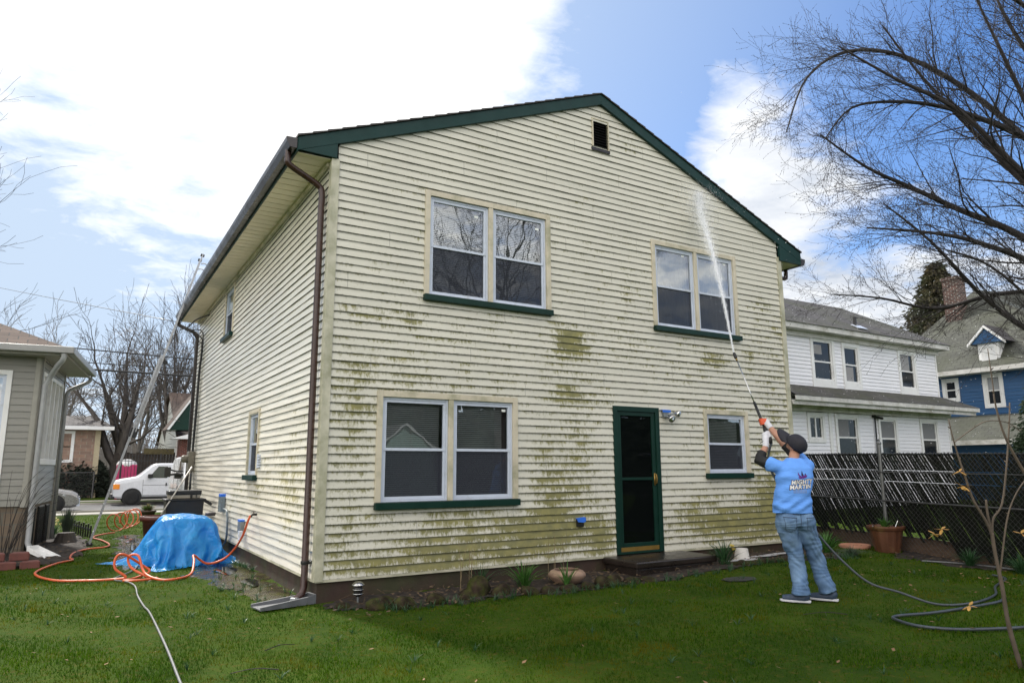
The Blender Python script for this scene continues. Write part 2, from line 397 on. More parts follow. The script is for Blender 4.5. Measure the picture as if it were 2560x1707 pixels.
def siding(name, m, parent, fr, z0, z1, span, holes=(), grime=None, course=.1016, lip=.017, step=.12):
    """courses of lapped siding as real geometry; span(z) -> (u0,u1)"""
    vs = []; fs = []; gr = []; ms_ = []
    nrow = int(math.ceil((z1-z0)/course))
    rr = random.Random(3)
    for k in range(nrow):
        a = z0+k*course; b = min(a+course, z1)
        a0, a1 = span(a+.001); b0, b1 = span(b)
        mid = (a+b)/2
        cuts = [(max(a0, b0) if a0 < b0 else a0, 0)]
        segs = [(min(a0, b0), max(a1, b1))]
        for (h0, h1, hz0, hz1) in holes:
            if hz0 < mid < hz1:
                ns = []
                for (s0, s1) in segs:
                    if h1 <= s0 or h0 >= s1: ns.append((s0, s1)); continue
                    if h0 > s0: ns.append((s0, h0))
                    if h1 < s1: ns.append((h1, s1))
                segs = ns
        for (s0, s1) in segs:
            if s1-s0 < .01: continue
            n = max(1, int((s1-s0)/step)); o = len(vs)
            wob = rr.uniform(-.0015, .0015)
            for i in range(n+1):
                u = s0+(s1-s0)*i/n
                ub = min(max(u, b0), b1); ua = min(max(u, a0), a1)
                wv = .0035*math.sin(u*1.7+k*2.3)+.0015*math.sin(u*7.1+k)+wob
                for (uu, ww, zz) in ((ua, 0., a), (ua, lip+wv, a), (ub, .001, b)):
                    vs.append(fr.p(uu, ww, zz)); gr.append(grime(uu, zz) if grime else 0.)
            for i in range(n):
                p = o+i*3; q = p+3
                for (x, y) in ((0, 1), (1, 2)):
                    f = (p+x, q+x, q+y, p+y)
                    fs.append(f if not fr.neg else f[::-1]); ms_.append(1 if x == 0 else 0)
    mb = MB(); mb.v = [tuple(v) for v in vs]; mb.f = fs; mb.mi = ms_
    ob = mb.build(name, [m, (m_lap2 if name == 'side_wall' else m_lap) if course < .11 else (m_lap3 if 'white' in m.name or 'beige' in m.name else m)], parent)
    at = ob.data.attributes.new('grime', 'FLOAT', 'POINT'); at.data.foreach_set('value', gr)
    return ob

def window(parent, fr, u0, u1, z0, z1, sashes, sill_m=None, cas=.075, case_m=None, alu=None, sillh=.085, blind=True, screen=True, blind_open=None, proud=.030, rail=.5, name='window', ft=.062, curtain=None, deep=0.):
    """double hung window(s): z0 = underside of the sill, u0..u1 = outer casing"""
    case_m = case_m or m_trim; alu = alu or m_alu
    mb = MB(); zb = z0+sillh
    fr.box(mb, u0, u0+cas, -.06, proud, zb, z1); fr.box(mb, u1-cas, u1, -.06, proud, zb, z1)
    fr.box(mb, u0+cas, u1-cas, -.06, proud-.002, z1-cas, z1)
    iu0, iu1 = u0+cas, u1-cas; wd = (iu1-iu0); mull = .07; n = sashes
    sw = (wd-mull*(n-1))/n
    for k in range(1, n): fr.box(mb, iu0+k*sw+(k-1)*mull, iu0+k*(sw+mull), -.06, proud-.006, zb, z1-cas)
    W_ = mb.build(name, case_m, parent, bevel=.004)
    if sillh > .03:
        ms = MB(); fr.box(ms, u0-.005, u1+.005, -.05, proud+.05, z0, zb-.002); ms.build('sill', sill_m or m_dgreen, W_, bevel=.006)
    for k in range(n):
        a = iu0+k*(sw+mull); b = a+sw; t = zb+.002; T = z1-cas-.002
        zm = t+(T-t)*rail
        mf = MB()
        fr.ring(mf, a+.002, b-.002, t, T, .026, -.055, -.004)            # outer frame
        fr.ring(mf, a+.030, b-.030, zm-.02, T-.028, ft-.028, -.045, -.012, tb=.034)   # upper sash
        fr.ring(mf, a+.030, b-.030, t+.028, zm+.015, ft-.028, -.052, -.020, tt=.001)
        mf.build('sash', alu, W_, bevel=.003)
        mp = MB(); fr.quad(mp, a+ft-.004, b-ft+.004, -.034, zm, T-ft+.01); mp.build('pane', m_glass, W_)
        mp = MB(); fr.quad(mp, a+ft-.004, b-ft+.004, -.046, t+ft-.01, zm-.016); mp.build('pane', m_glass, W_)
        if screen:
            sc = MB(); fr.quad(sc, a+ft-.006, b-ft+.006, -.028, t+ft-.012, zm-.014); sc.build('insect_screen', m_screen, W_)
        if blind:
            bl = MB(); q = .026; zz = T-ft; zlo = t+ft if blind_open is None else blind_open
            lim = b-ft-.02 if k % 2 == 0 else b-ft-.05
            while zz > zlo:
                fr.box(bl, a+ft+.005, lim, -.115, -.096, zz-.004-.0105, zz-.004) if False else bl.poly([fr.p(a+ft, -.118, zz-.006), fr.p(lim, -.118, zz-.006), fr.p(lim, -.100, zz-.0265), fr.p(a+ft, -.100, zz-.0265)])
                zz -= q
            for f_ in (.15, .5, .85): fr.box(bl, a+ft+(lim-a-ft)*f_-.001, a+ft+(lim-a-ft)*f_+.001, -.099, -.097, zlo, T-ft)
            bl.build('blind', m_blind, W_)
        if curtain:
            cm = MB(); N = 16
            for i in range(N):
                uu = a+ft+(b-a-2*ft)*i/N; u2 = a+ft+(b-a-2*ft)*(i+1)/N
                cm.poly([fr.p(uu, -.11-.02*(i % 2), t+ft+curtain[1]*(T-t)), fr.p(u2, -.11-.02*((i+1) % 2), t+ft+curtain[1]*(T-t)), fr.p(u2, -.11-.02*((i+1) % 2), T-ft), fr.p(uu, -.11-.02*(i % 2), T-ft)])
            cm.build('curtain', curtain[0], W_)
    return W_

HL = 11.7; HW = 8.46
house = thing('house', 'two storey cream sided house with green trim and algae stained gable wall being washed', 'house', (0, 0, -.27))
FF = Fr((0, 0, 0), (1, 0, 0), (0, -1, 0)); FS = Fr((0, 0, 0), (0, 1, 0), (-1, 0, 0))
def rake(x): return 7.02-.405*abs(x-4.285)
def fspan(z):
    if z < 5.27: return (0.06, HW-.06)
    d = (7.05-z)/.405
    return (max(.06, 4.285-d), min(HW-.06, 4.285+d))
BL = [(.5, 3.13, .5, .12, .25), (1.0, 3.2, .25, .15, .25), (1.12, 2.45, .4, .35, .2), (.4, 2.4, .3, .2, .2), (3.55, 3.06, .22, .22, .95), (3.85, 3.03, .12, .2, .4),
      (3.6, 2.3, .45, .2, .45), (3.7, 1.7, .35, .5, .3), (4.69, 3.8, .12, .3, .3), (4.68, 3.1, .3, .5, .12), (6.6, 3.0, .35, .15, .55), (7.53, 3.14, .14, .2, .4),
      (7.9, 4.1, .2, .2, .3), (8.2, 3.7, .25, .25, .3), (3.4, 1.0, .5, .45, .55), (3.2, .35, .9, .25, .55), (4.1, .22, .25, .25, .7), (2.1, .45, 1.6, .3, .42),
      (1.4, .08, 1.3, .16, .6), (1.8, .67, .6, .1, .2), (6.1, 1.6, .35, .35, .3), (6.4, .35, .9, .25, .65), (7.9, .62, .6, .4, .6), (7.2, .4, .9, .35, .5),
      (5.85, .72, .3, .3, .25), (6.63, 2.22, .6, .06, .35), (.32, 1.6, .2, .5, .3), (.42, 2.0, .25, .3, .2), (3.1, 1.6, .2, .3, .2), (4.85, 6.45, .3, .2, .35),
      (5.85, 2.6, .6, .4, .12), (8.1, 2.0, .35, .9, .25), (7.75, 1.3, .5, .5, .3), (2.2, 2.55, 1.2, .35, .15), (2.5, 5.15, 1.5, .3, .06)]
def grime_f(x, z):
    g = .25+.20*math.exp(-(z/.75)**2)+.12*math.exp(-((x-3.65)/.35)**2)*(z < 3.4)+.12*math.exp(-((x-.35)/.35)**2)*(z < 3.2)+.10*math.exp(-((x-8.0)/.6)**2)*(z < 4.2)+.10*math.exp(-((z-3.1)/.7)**2)
    for (bx, bz, rx, rz_, k) in BL:
        g += k*math.exp(-((x-bx)/rx)**2-((z-bz)/rz_)**2)
    g -= .10*max(0, min(1, (z-4.6)/.8))
    # freshly washed area, upper right of the gable
    wsh = max(0, min(1, (x-6.25+.35*(z-5))/.25))*max(0, min(1, (z-4.2)/.7))
    g -= .55*wsh
    return g
def grime_s(y, z):
    # mostly rinsed, dirty strip at the near end and low
    k = max(0, min(1, (5.2-y)/3.2)); g = -.16+.26*k
    for (by, bz, ry, rz_, s) in ((1.3, 1.0, 1.2, .55, .62), (1.0, 1.9, .9, .5, .3), (3.3, .95, .7, .3, .45), (4.8, .9, .9, .35, .75), (5.6, .5, .6, .4, .5), (6.3, 1.6, .8, .5, .2), (4.2, .35, .5, .25, .4), (2.9, 1.3, .4, .3, .2)):
        g += s*math.exp(-((y-by)/ry)**2-((z-bz)/rz_)**2)
    return g
holesF = [(1.32, 3.23, 3.46, 4.90), (.72, 2.64, .79, 2.14), (5.33, 7.20, 3.46, 4.87), (6.33, 7.27, 1.10, 2.13), (4.40, 5.27, -.1, 2.13), (4.14, 4.44, 6.25, 6.72)]
siding('front_wall', m_side_front, house, FF, 0, 7.05, fspan, holesF, grime_f)
holesS = [(6.60, 7.54, 3.97, 4.97), (3.50, 4.22, 1.14, 2.17)]
siding('side_wall', m_side_left, house, FS, 0, 5.07, lambda z: (.06, HL), holesS, grime_s)
mb = MB(); mb.box(HW-.02, HW, .02, HL, 0, 5.07); mb.poly([(HW, HL, 0), (0, HL, 0), (0, HL, 5.2), (4.285, HL, 6.95), (HW, HL, 5.2)])
mb.build('rear_wall', m_trim, house)
mb = MB(); mb.box(.02, HW-.02, .02, HL-.02, -.9, 0.); mb.build('foundation', m_found, house)
# interior floors keep the rooms dark
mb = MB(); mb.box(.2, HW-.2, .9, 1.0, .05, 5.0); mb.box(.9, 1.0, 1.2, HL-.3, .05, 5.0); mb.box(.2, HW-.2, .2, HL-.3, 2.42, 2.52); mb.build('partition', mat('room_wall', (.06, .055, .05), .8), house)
# corner posts
for (cx, sx) in ((0, 1), (HW, -1)):
    mb = MB(); t = .030
    a, b = (cx-sx*t, cx+sx*.075)
    mb.box(min(a, b), max(a, b), -t, .004, -.02, 5.10)
    mb.box(min(cx-sx*t, cx+sx*.004), max(cx-sx*t, cx+sx*.004), .004, .075, -.02, 5.07)
    mb.build('corner_post', m_post, house, bevel=.004)
mb = MB(); FF.box(mb, -.01, 4.37, .0, .018, -.03, -.002); FF.box(mb, 5.30, HW, .0, .018, -.03, -.002); FS.box(mb, .03, HL, 0, .018, -.03, -.002); mb.build('starter_trim', m_post, house)
# roof
RT = 7.20
def zt(x): return RT-.405*abs(x-4.285)
mb = MB(); y0, y1 = -.085, HL+.12
for (xa, xb) in ((-.475, 4.285), (4.285, 9.045)):
    n = 26
    for i in range(n):
        p0 = xa+(xb-xa)*i/n; p1 = xa+(xb-xa)*(i+1)/n
        lo_, hi_ = (p0, p1) if xa < 0 else (p1, p0)
        # shingle courses: each one a wedge, thick at its lower edge
        A = [(lo_, zt(lo_)-.012), (hi_, zt(hi_)-.012), (hi_, zt(hi_)+.001), (lo_, zt(lo_)+.016)]
        s = MB()
        mb.prism([(x, y0, z) for (x, z) in A], (0, y1-y0, 0))
mb.build('roof', m_shingle, house, uvs=lambda v, n: (v[1], v[0]))
mb = MB()
mb.prism([(-.46, -.062, zt(-.46)-.018), (4.285, -.062, RT-.018), (4.285, -.062, RT-.19), (-.46, -.062, zt(-.46)-.19)], (0, .05, 0))
mb.prism([(9.03, -.062, zt(9.03)-.018), (4.286, -.062, RT-.018), (4.286, -.062, RT-.19), (9.03, -.062, zt(9.03)-.19)], (0, .05, 0))
mb.build('rake_board', m_green, house, bevel=.003)
mb = MB()
mb.prism([(-.46, -.058, 5.10), (0.03, -.058, 5.095), (.03, -.058, zt(.03)-.188), (-.46, -.058, zt(-.46)-.188)], (0, .045, 0)); mb.build('eave_return', m_green, house); mb = MB()
mb.prism([(9.03, -.058, 5.03), (HW-.03, -.058, 5.03), (HW-.03, -.058, zt(HW-.03)-.188), (9.03, -.058, zt(9.03)-.188)], (0, .045, 0))
mb.build('eave_return', m_green, house)
mb = MB(); mb.box(-.47, -.452, -.04, HL+.1, 5.075, 5.25); mb.build('fascia', m_green, house); mb = MB(); mb.box(9.02, 9.038, -.04, HL+.1, 5.02, 5.21); mb.build('fascia', m_green, house)
mb = MB(); y = -.012
while y < HL: mb.box(-.45, .0, y, y+.094, 5.078+.004*(int(y*10) % 2), 5.086); y += .1
mb.build('soffit', m_soffit, house)
mb = MB(); mb.box(HW, 9.02, -.012, HL, 5.03, 5.036); mb.build('soffit', m_soffit, house)
mb = MB(); mb.box(-.06, -.02, .08, HL, 5.02, 5.076); mb.build('soffit_channel', m_trim, house, bevel=.004)
def gutter(parent, sx, x, z, ya, yb, m=None):
    P = [(0, .0), (0, .13), (.008, .13), (.008, .008), (.075, .008), (.112, .075), (.112, .125), (.130, .125), (.130, .108), (.122, .07), (.085, .0)]
    mb = MB()
    pts = [(x+sx*a, ya, z+b) for a, b in P]
    n = len(pts); vs = pts+[(p[0], yb, p[2]) for p in pts]
    fs = [(i, (i+1) % n, (i+1) % n+n, i+n) for i in range(n)]
    mb.add(vs, fs)
    for yy in (ya, yb): mb.poly([(x, yy, z), (x+sx*.085, yy, z), (x+sx*.122, yy, z+.07), (x+sx*.130, yy, z+.125), (x, yy, z+.13)])
    return mb.build('gutter', m or m_gutter, parent)
gutter(house, -1, -.472, 5.115, -.05, HL+.08); gutter(house, 1, 9.04, 5.03, -.05, HL+.1)
def pipe(parent, path, r, m, name='downspout', n=8):
    mb = MB(); mb.tube(path, r, n); return mb.build(name, m, parent, smooth=True)
ds = pipe(house, spline([(-.535, .12, 5.14), (-.535, .12, 5.03), (-.50, .13, 4.95), (-.14, .2, 4.80), (-.075, .2, 4.70), (-.075, .2, 4.5)], 5)+[(-.075, .2, 2.5), (-.075, .2, -.08), (-.10, .17, -.16), (-.20, .10, -.215)], .041, m_brown)
mb = MB(); mb.lathe([(.05, -.02), (.052, 0), (.05, .02)], (-.075, .2, .18), 12); mb.obox((-.03, .2, .18), (1, 0, 0), (0, 1, 0), (0, 0, 1), .05, .12, .02); mb.build('strap', m_black, ds)
mb = MB(); mb.obox((-.20, .10, -.215), (.75, .6, 0), (-.6, .75, 0), (0, 0, 1), .09, .085, .07); mb.build('outlet_elbow', m_grey, ds, bevel=.015)
pipe(house, spline([(-.53, HL-.05, 5.12), (-.53, HL-.05, 5.02), (-.48, HL-.05, 4.94), (-.12, HL-.2, 4.75), (-.07, HL-.2, 4.6)], 5)+[(-.07, HL-.2, 0), (-.07, HL-.2, -.3)], .045, m_gutter)
pipe(house, spline([(9.10, .35, 5.06), (9.10, .35, 4.95), (9.05, .35, 4.86), (8.6, .3, 4.8), (8.53, .3, 4.7)], 5)+[(8.53, .3, -.1)], .04, m_brown)
# windows
wUL = window(house, FF, 1.262, 3.283, 3.415, 4.952, 2)
wLL = window(house, FF, .665, 2.697, .757, 2.202, 2, rail=.50)
wUR = window(house, FF, 5.272, 7.25, 3.40, 4.925, 2, blind=False, curtain=(mat('net_curtain', (.30, .31, .31), .8), .0))
wSR = window(house, FF, 6.268, 7.325, 1.065, 2.182, 1)
window(house, FS, 6.53, 7.62, 3.90, 5.02, 1, cas=.06, sill_m=m_green)
window(house, FS, 3.44, 4.28, 1.07, 2.21, 1, cas=.06, sill_m=m_green)
# stickers on the panes
for (u, z, wn) in ((2.06, 4.72, wUL), (3.08, 4.72, wUL), (2.50, 2.02, wLL), (6.02, 4.76, wUR), (7.02, 4.76, wUR)): mb = MB(); FF.box(mb, u-.03, u+.03, -.033, -.031, z-.016, z+.016); mb.build('window_sticker', mat('sticker', (.75, .78, .75), .5), wn)
# storm door
mb = MB(); FF.ring(mb, 4.375, 5.29, 0.0, 2.165, .078, -.05, .028, tb=.03); dr = mb.build('door', m_dgreen, house, bevel=.004)
mb = MB(); FF.ring(mb, 4.455, 5.21, .03, 2.085, .072, -.03, .006, tb=.12, tt=.06); FF.box(mb, 4.527, 5.138, -.028, .004, 1.06, 1.10); mb.build('storm_door_leaf', m_dgreen, dr, bevel=.003)
mb = MB(); FF.quad(mb, 4.525, 5.14, -.012, .14, 1.062); FF.quad(mb, 4.525, 5.14, -.012, 1.098, 2.03); mb.build('door_pane', m_glassd, dr)
mb = MB(); FF.quad(mb, 4.525, 5.14, -.018, .14, 2.03); mb.build('door_screen', veil_mat('door_screen', (.008, .010, .010), .85), dr)
mb = MB(); FF.box(mb, 4.46, 5.205, -.12, -.08, .03, 2.08); FF.box(mb, 4.6, 5.05, -.08, -.07, .25, .95); FF.box(mb, 4.6, 5.05, -.08, -.07, 1.15, 1.95); mb.build('inner_door', mat('inner_door', (.02, .025, .024), .5), dr, bevel=.01)
mb = MB(); FF.box(mb, 4.46, 5.205, -.02, .010, .034, .094); mb.build('kick_plate', m_brass, dr)
mb = MB(); FF.box(mb, 5.155, 5.185, .0, .014, .98, 1.16); mb.tube([FF.p(5.17, .01, 1.0), FF.p(5.17, .05, 1.02), FF.p(5.17, .055, 1.08), FF.p(5.17, .045, 1.14), FF.p(5.17, .01, 1.15)], .008, 8); mb.build('handle', m_brass, dr, smooth=True)
# gable vent
mb = MB(); FF.box(mb, 4.118, 4.140, -.03, .028, 6.28, 6.745); FF.box(mb, 4.440, 4.458, -.03, .028, 6.23, 6.745); FF.box(mb, 4.118, 4.458, -.03, .026, 6.745, 6.762)
gv = mb.build('gable_vent', m_trim, house)
mb = MB(); FF.box(mb, 4.14, 4.44, -.06, -.045, 6.23, 6.745)
for k in range(11):
    z = 6.25+k*.045; mb.poly([FF.p(4.14, .02, z), FF.p(4.44, .02, z), FF.p(4.44, -.03, z+.04), FF.p(4.14, -.03, z+.04)])
FF.box(mb, 4.10, 4.46, -.03, .035, 6.205, 6.255)
mb.build('louvre', mat('vent_dark', (.016, .014, .02), .6), gv)
# floodlight above the door side
mb = MB(); FF.box(mb, 5.36, 5.47, 0, .06, 2.02, 2.13); mb.tube([FF.p(5.43, .06, 2.06), FF.p(5.5, .10, 2.07), FF.p(5.58, .12, 2.08)], .014, 8); mb.tube([FF.p(5.43, .05, 2.04), FF.p(5.45, .10, 2.0)], .014, 8)
fl = mb.build('floodlight', m_grey, house, bevel=.005)
for c, d in (((5.60, .14, 2.07), (.35, -.7, -.35)), ((5.44, .15, 1.985), (-.05, -.8, -.45))):
    mb = MB(); mb.lathe([(.012, -.09), (.03, -.07), (.055, -.02), (.060, .01), (.05, .018), (.0, .026)], (c[0], -c[1], c[2]), 18, ax=d); mb.build('lamp_bulb', m_chrome, fl, smooth=True)
mb = MB(); FF.box(mb, 5.33, 5.50, .0, .07, 2.13, 2.136); FF.box(mb, 5.33, 5.50, .068, .071, 2.095, 2.136); mb.build('tape_strip', m_tape, fl)
# outdoor socket on the gable wall, boxes on the side wall
mb = MB(); FF.box(mb, 3.66, 3.77, .01, .05, .43, .535); sk = mb.build('socket_box', m_black, house, bevel=.004)
mb = MB(); mb.poly([FF.p(3.64, .056, .54), FF.p(3.80, .056, .555), FF.p(3.80, .058, .50), FF.p(3.76, .062, .485), FF.p(3.66, .060, .495)]); mb.poly([FF.p(3.64, .0, .545), FF.p(3.80, .0, .56), FF.p(3.80, .056, .555), FF.p(3.64, .056, .54)]); mb.build('tape_strip', m_tape, sk)
mb = MB(); FS.box(mb, 6.05, 6.32, .015, .10, .46, .74); eb = mb.build('breaker_box', m_conduit, house, bevel=.01)
mb = MB(); FS.box(mb, 6.08, 6.28, .0, .105, .74, .79); mb.build('tape_strip', m_tape, eb)
mb = MB(); mb.tube(spline([FS.p(6.0, .06, .52), FS.p(5.75, .06, .52), FS.p(5.55, .06, .48), FS.p(5.5, .05, .3), FS.p(5.55, .05, 0.), FS.p(5.7, .1, -.15)]), .018, 8); mb.build('conduit', m_conduit, eb, smooth=True)
mb = MB(); FS.box(mb, 4.12, 4.34, .015, .09, .22, .40); sb = mb.build('socket_box', m_grey, house, bevel=.012)
mb = MB(); FS.box(mb, 4.14, 4.33, .0, .092, .40, .43); mb.build('tape_strip', m_tape, sb)
mb = MB(); FS.box(mb, 3.36, 3.42, .0, .03, 1.26, 1.48)
for k in range(5): FS.box(mb, 3.22, 3.36, .0, .035, 1.27+k*.042, 1.30+k*.042)
mb.build('wall_vent', m_alu, house)
mb = MB(); FS.box(mb, 10.7, 11.05, .02, .16, 1.2, 1.68); mb.lathe([(.001, 0), (.09, 0), (.09, .1), (.07, .14), (.001, .15)], (-.16, 10.87, 1.5), 18, ax=(-1, 0, 0)); mt_ = mb.build('electric_meter', mat('meter', (.20, .18, .14), .5), house, bevel=.01)
for k in range(3): pipe(mt_, spline([FS.p(10.75+k*.1, .06, 1.65), FS.p(10.7+k*.13, .05, 2.6), FS.p(10.65+k*.12, .05, 3.6), FS.p(10.4+k*.1, .06, 4.3), FS.p(10.35+k*.22, .12, 4.62-.1*k), FS.p(10.9, .30, 4.72)]), .014, m_rubber, 'service_cable', 6)
for k in range(3): pipe(mt_, spline([FS.p(10.9, .05, 1.25), FS.p(10.7-k*.1, .09, .9), FS.p(10.8, .06, .5-k*.1), FS.p(10.6+.1*k, .07, .3)]), .012, m_rubber, 'service_cable', 6)
mb = MB(); mb.tube([FS.p(3.28, .0, .56), FS.p(3.28, .07, .56), FS.p(3.28, .10, .53)], .018, 8); mb.lathe([(.001, 0), (.035, 0), (.035, .01), (.001, .012)], FS.p(3.28, .055, .60), 10); mb.tube([FS.p(3.28, .05, .56), FS.p(3.28, .055, .60)], .007, 6); mb.build('water_tap', m_rubber, house)
mb = MB(); mb.tube([FS.p(4.0, .0, .22), FS.p(4.0, .1, .20), FS.p(3.98, .12, .12)], .022, 8); mb.obox(FS.p(4.0, .1, .22), (1, 0, 0), (0, 1, 0), (0, 0, 1), .06, .06, .09); mb.build('water_tap', m_alu, house)
# service wire hooks and cables under the eave
pipe(house, spline([FS.p(9.6, .06, 4.9), FS.p(10.0, .3, 4.82), FS.p(10.6, .42, 4.72), FS.p(11.3, .5, 4.78)]), .016, m_rubber, 'service_cable', 6)
# ---- doorstep
mb = MB(); mb.box(4.12, 5.65, -.74, -.004, -.10, -.012); mb.box(4.16, 5.61, -.70, -.006, -.5, -.10)
tag(mb.build('doorstep', mat('brownstone', (.020, .015, .013), .32, var=.35, scale=3, bump=.3, bscale=25), loc=(4.9, -.4, -.2), bevel=.02), 'wet dark brownstone doorstep below the green storm door', 'doorstep')
# ================================================================= GROUND
def lawn_mat():
    M = bpy.data.materials.new('lawn_ground'); M.use_nodes = True; t = NT(M.node_tree); t.n.clear()
    co = t.node('ShaderNodeTexCoord').outputs['Object']
    a = t.noise(co, 1.1, 6, .65, .3); b = t.noise(co, 14, 6, .7); f = t.noise(co, 90, 3, .6)
    c = t.mix(t.ramp(a, .35, .65), (.026, .055, .006), (.050, .085, .008))
    c = t.mix(t.ramp(b, .52, .66), c, (.075, .07, .012))
    c = t.mix(t.ramp(f, .5, .7, 0, .6), c, (.018, .03, .008))
    p = t.node('ShaderNodeBsdfPrincipled', {'Base Color': c, 'Roughness': .9, 'Specular IOR Level': .05})
    bb = t.node('ShaderNodeBump', {'Height': f, 'Strength': .6, 'Distance': .02}); t.l.new(bb.outputs[0], p.inputs['Normal'])
    t.node('ShaderNodeOutputMaterial', {0: p.outputs[0]}); return M
m_lawn = lawn_mat()
def sheet(name, x0, x1, y0, y1, nx, ny, fz, m, dz=0., kind='structure', xs=None, ys=None):
    xs = xs or [x0+(x1-x0)*i/nx for i in range(nx+1)]; ys = ys or [y0+(y1-y0)*j/ny for j in range(ny+1)]
    mb = MB(); n = len(xs)
    mb.v = [(x, y, fz(x, y)+dz) for y in ys for x in xs]
    mb.f = [(j*n+i, j*n+i+1, (j+1)*n+i+1, (j+1)*n+i) for j in range(len(ys)-1) for i in range(n-1)]; mb.mi = [0]*len(mb.f)
    return tag(mb.build(name, m, smooth=True), kind=kind)
bump_n = lambda x, y: .012*math.sin(x*1.3+y*.7)+.010*math.sin(x*.6-y*1.9+1)+.006*math.sin(x*3.1+y*2.7)
def gnd(x, y): return gz(x, y)+bump_n(x, y)*max(0, min(1, (24-y)/6))
xs = [-400, -150, -60, -30, -15]+[-10+.5*i for i in range(61)]+[25, 30, 40, 60, 150, 400]
ys = [-300, -100, -40, -20]+[-12+.5*i for i in range(83)]
sheet('lawn', 0, 0, 0, 0, 0, 0, gnd, m_lawn, xs=xs, ys=ys)
m_asphalt = mat('asphalt', (.085, .085, .088), .85, var=.15, scale=1.2, bump=.2, bscale=80, col2=(.06, .06, .06), c2s=.4)
m_conc = mat('concrete', (.33, .31, .27), .8, var=.15, scale=2, bump=.15, bscale=50)
# street side: pavement, kerb, road, far verge
zr = -.60
mb = MB(); mb.box(-150, 150, 29.0, 36.9, zr-.3, zr); tag(mb.build('road', m_asphalt), kind='structure')
mb = MB(); mb.box(-150, 150, 28.85, 29.0, -.9, -.52); tag(mb.build('kerb', m_conc), kind='structure')
mb = MB(); mb.box(-150, 150, 26.2, 27.6, -.8, gz(0, 27)+.035); tag(mb.build('pavement', m_conc), kind='structure')
mb = MB(); mb.box(-150, 150, 36.9, 37.05, -.9, -.50); tag(mb.build('kerb', m_conc), kind='structure')
mb = MB(); mb.box(-150, 150, 38.2, 39.4, -.8, -.465); tag(mb.build('pavement', m_conc), kind='structure')
def far_z(x, y): return -.50+.004*(y-37)
sheet('verge', 0, 0, 0, 0, 0, 0, far_z, m_lawn, xs=[-400, -100, -30, -10, 0, 10, 30, 100, 400], ys=[37.05, 38, 42, 60, 120, 400])
# ---- bed of soil along the house and under the fence; wet patch by the side wall
m_soil = mat('bed_soil', (.014, .009, .006), .9, var=.5, scale=9, bump=.9, bscale=22, col2=(.040, .026, .017), c2s=9, c2=.58)
def blob_sheet(name, pts, m, dz, res=.07, h=.0, seed=1):
    """a patch of ground inside an outline"""
    def inside(x, y):
        x, y = x+.07*math.sin(5.1*y+seed)+.04*math.sin(13*y+3*x), y+.06*math.sin(4.3*x+2*seed)+.04*math.sin(11*x+2*y)
        c = False; n = len(pts)
        for i in range(n):
            (x1, y1), (x2, y2) = pts[i], pts[i-1]
            if (y1 > y) != (y2 > y) and x < (x2-x1)*(y-y1)/(y2-y1)+x1: c = not c
        return c
    x0 = min(p[0] for p in pts)-res; x1 = max(p[0] for p in pts)+res; y0 = min(p[1] for p in pts)-res; y1 = max(p[1] for p in pts)+res
    nx = int((x1-x0)/res)+1; ny = int((y1-y0)/res)+1; r2 = random.Random(seed)
    mb = MB(); idx = {}
    def vid(i, j):
        if (i, j) not in idx:
            x = x0+i*res+r2.uniform(-.3, .3)*res; y = y0+j*res+r2.uniform(-.3, .3)*res
            ins = inside(x, y)
            idx[(i, j)] = len(mb.v); mb.v.append((x, y, gnd(x, y)+(dz+r2.uniform(0, h) if ins else -.006)))
        return idx[(i, j)]
    for i in range(nx):
        for j in range(ny):
            if inside(x0+(i+.5)*res, y0+(j+.5)*res):
                mb.f.append((vid(i, j), vid(i+1, j), vid(i+1, j+1), vid(i, j+1))); mb.mi.append(0)
    return tag(mb.build(name, m, smooth=True), kind='structure')
blob_sheet('soil_bed', [(.02, .0), (.05, -.45), (.7, -.85), (1.6, -.95), (2.6, -1.1), (4.1, -1.15), (5.3, -1.15), (6.6, -1.0), (7.9, -1.25), (8.5, -.9), (8.6, .3), (8.5, 0.05), (6, .05)], m_soil, .006, h=.014)
blob_sheet('soil_bed', [(9.0, -6), (9.0, -3.8), (8.75, -2.6), (8.9, -1.5), (9.6, -1.1), (9.9, -.9), (10.2, -3), (10.2, -7)], m_soil, .006, h=.014, seed=2)
blob_sheet('soil_bed', [(-4.4, 5.9), (-3.3, 5.7), (-2.7, 6.2), (-2.35, 7.0), (-2.2, 8.6), (-2.1, 10.3), (-2.3, 13.2), (-3.0, 15), (-3.4, 12), (-3.2, 8.6), (-4.6, 8.3)], m_soil, .010, h=.035, seed=3)
m_wet = mat('wet_mud', (.035, .028, .014), .16, var=.4, scale=7, bump=.5, bscale=25, col2=(.075, .075, .018), c2s=4, c2=.55)
blob_sheet('mud', [(.0, .3), (-.35, .5), (-.6, 1.2), (-.75, 2.1), (-.95, 3.2), (-.7, 4.2), (-.3, 5.6), (.0, 5.8)], m_wet, .004, h=.010, seed=4)
blob_sheet('mud', [(-1.75, 4.7), (-1.35, 4.6), (-1.3, 6.5), (-1.0, 9.5), (-1.0, 12.5), (-1.45, 12.4), (-1.6, 9), (-1.75, 6.5)], m_wet, .003, h=.010, seed=5)
m_water = mat('puddle_water', (.02, .02, .018), .03, var=.05, scale=4)
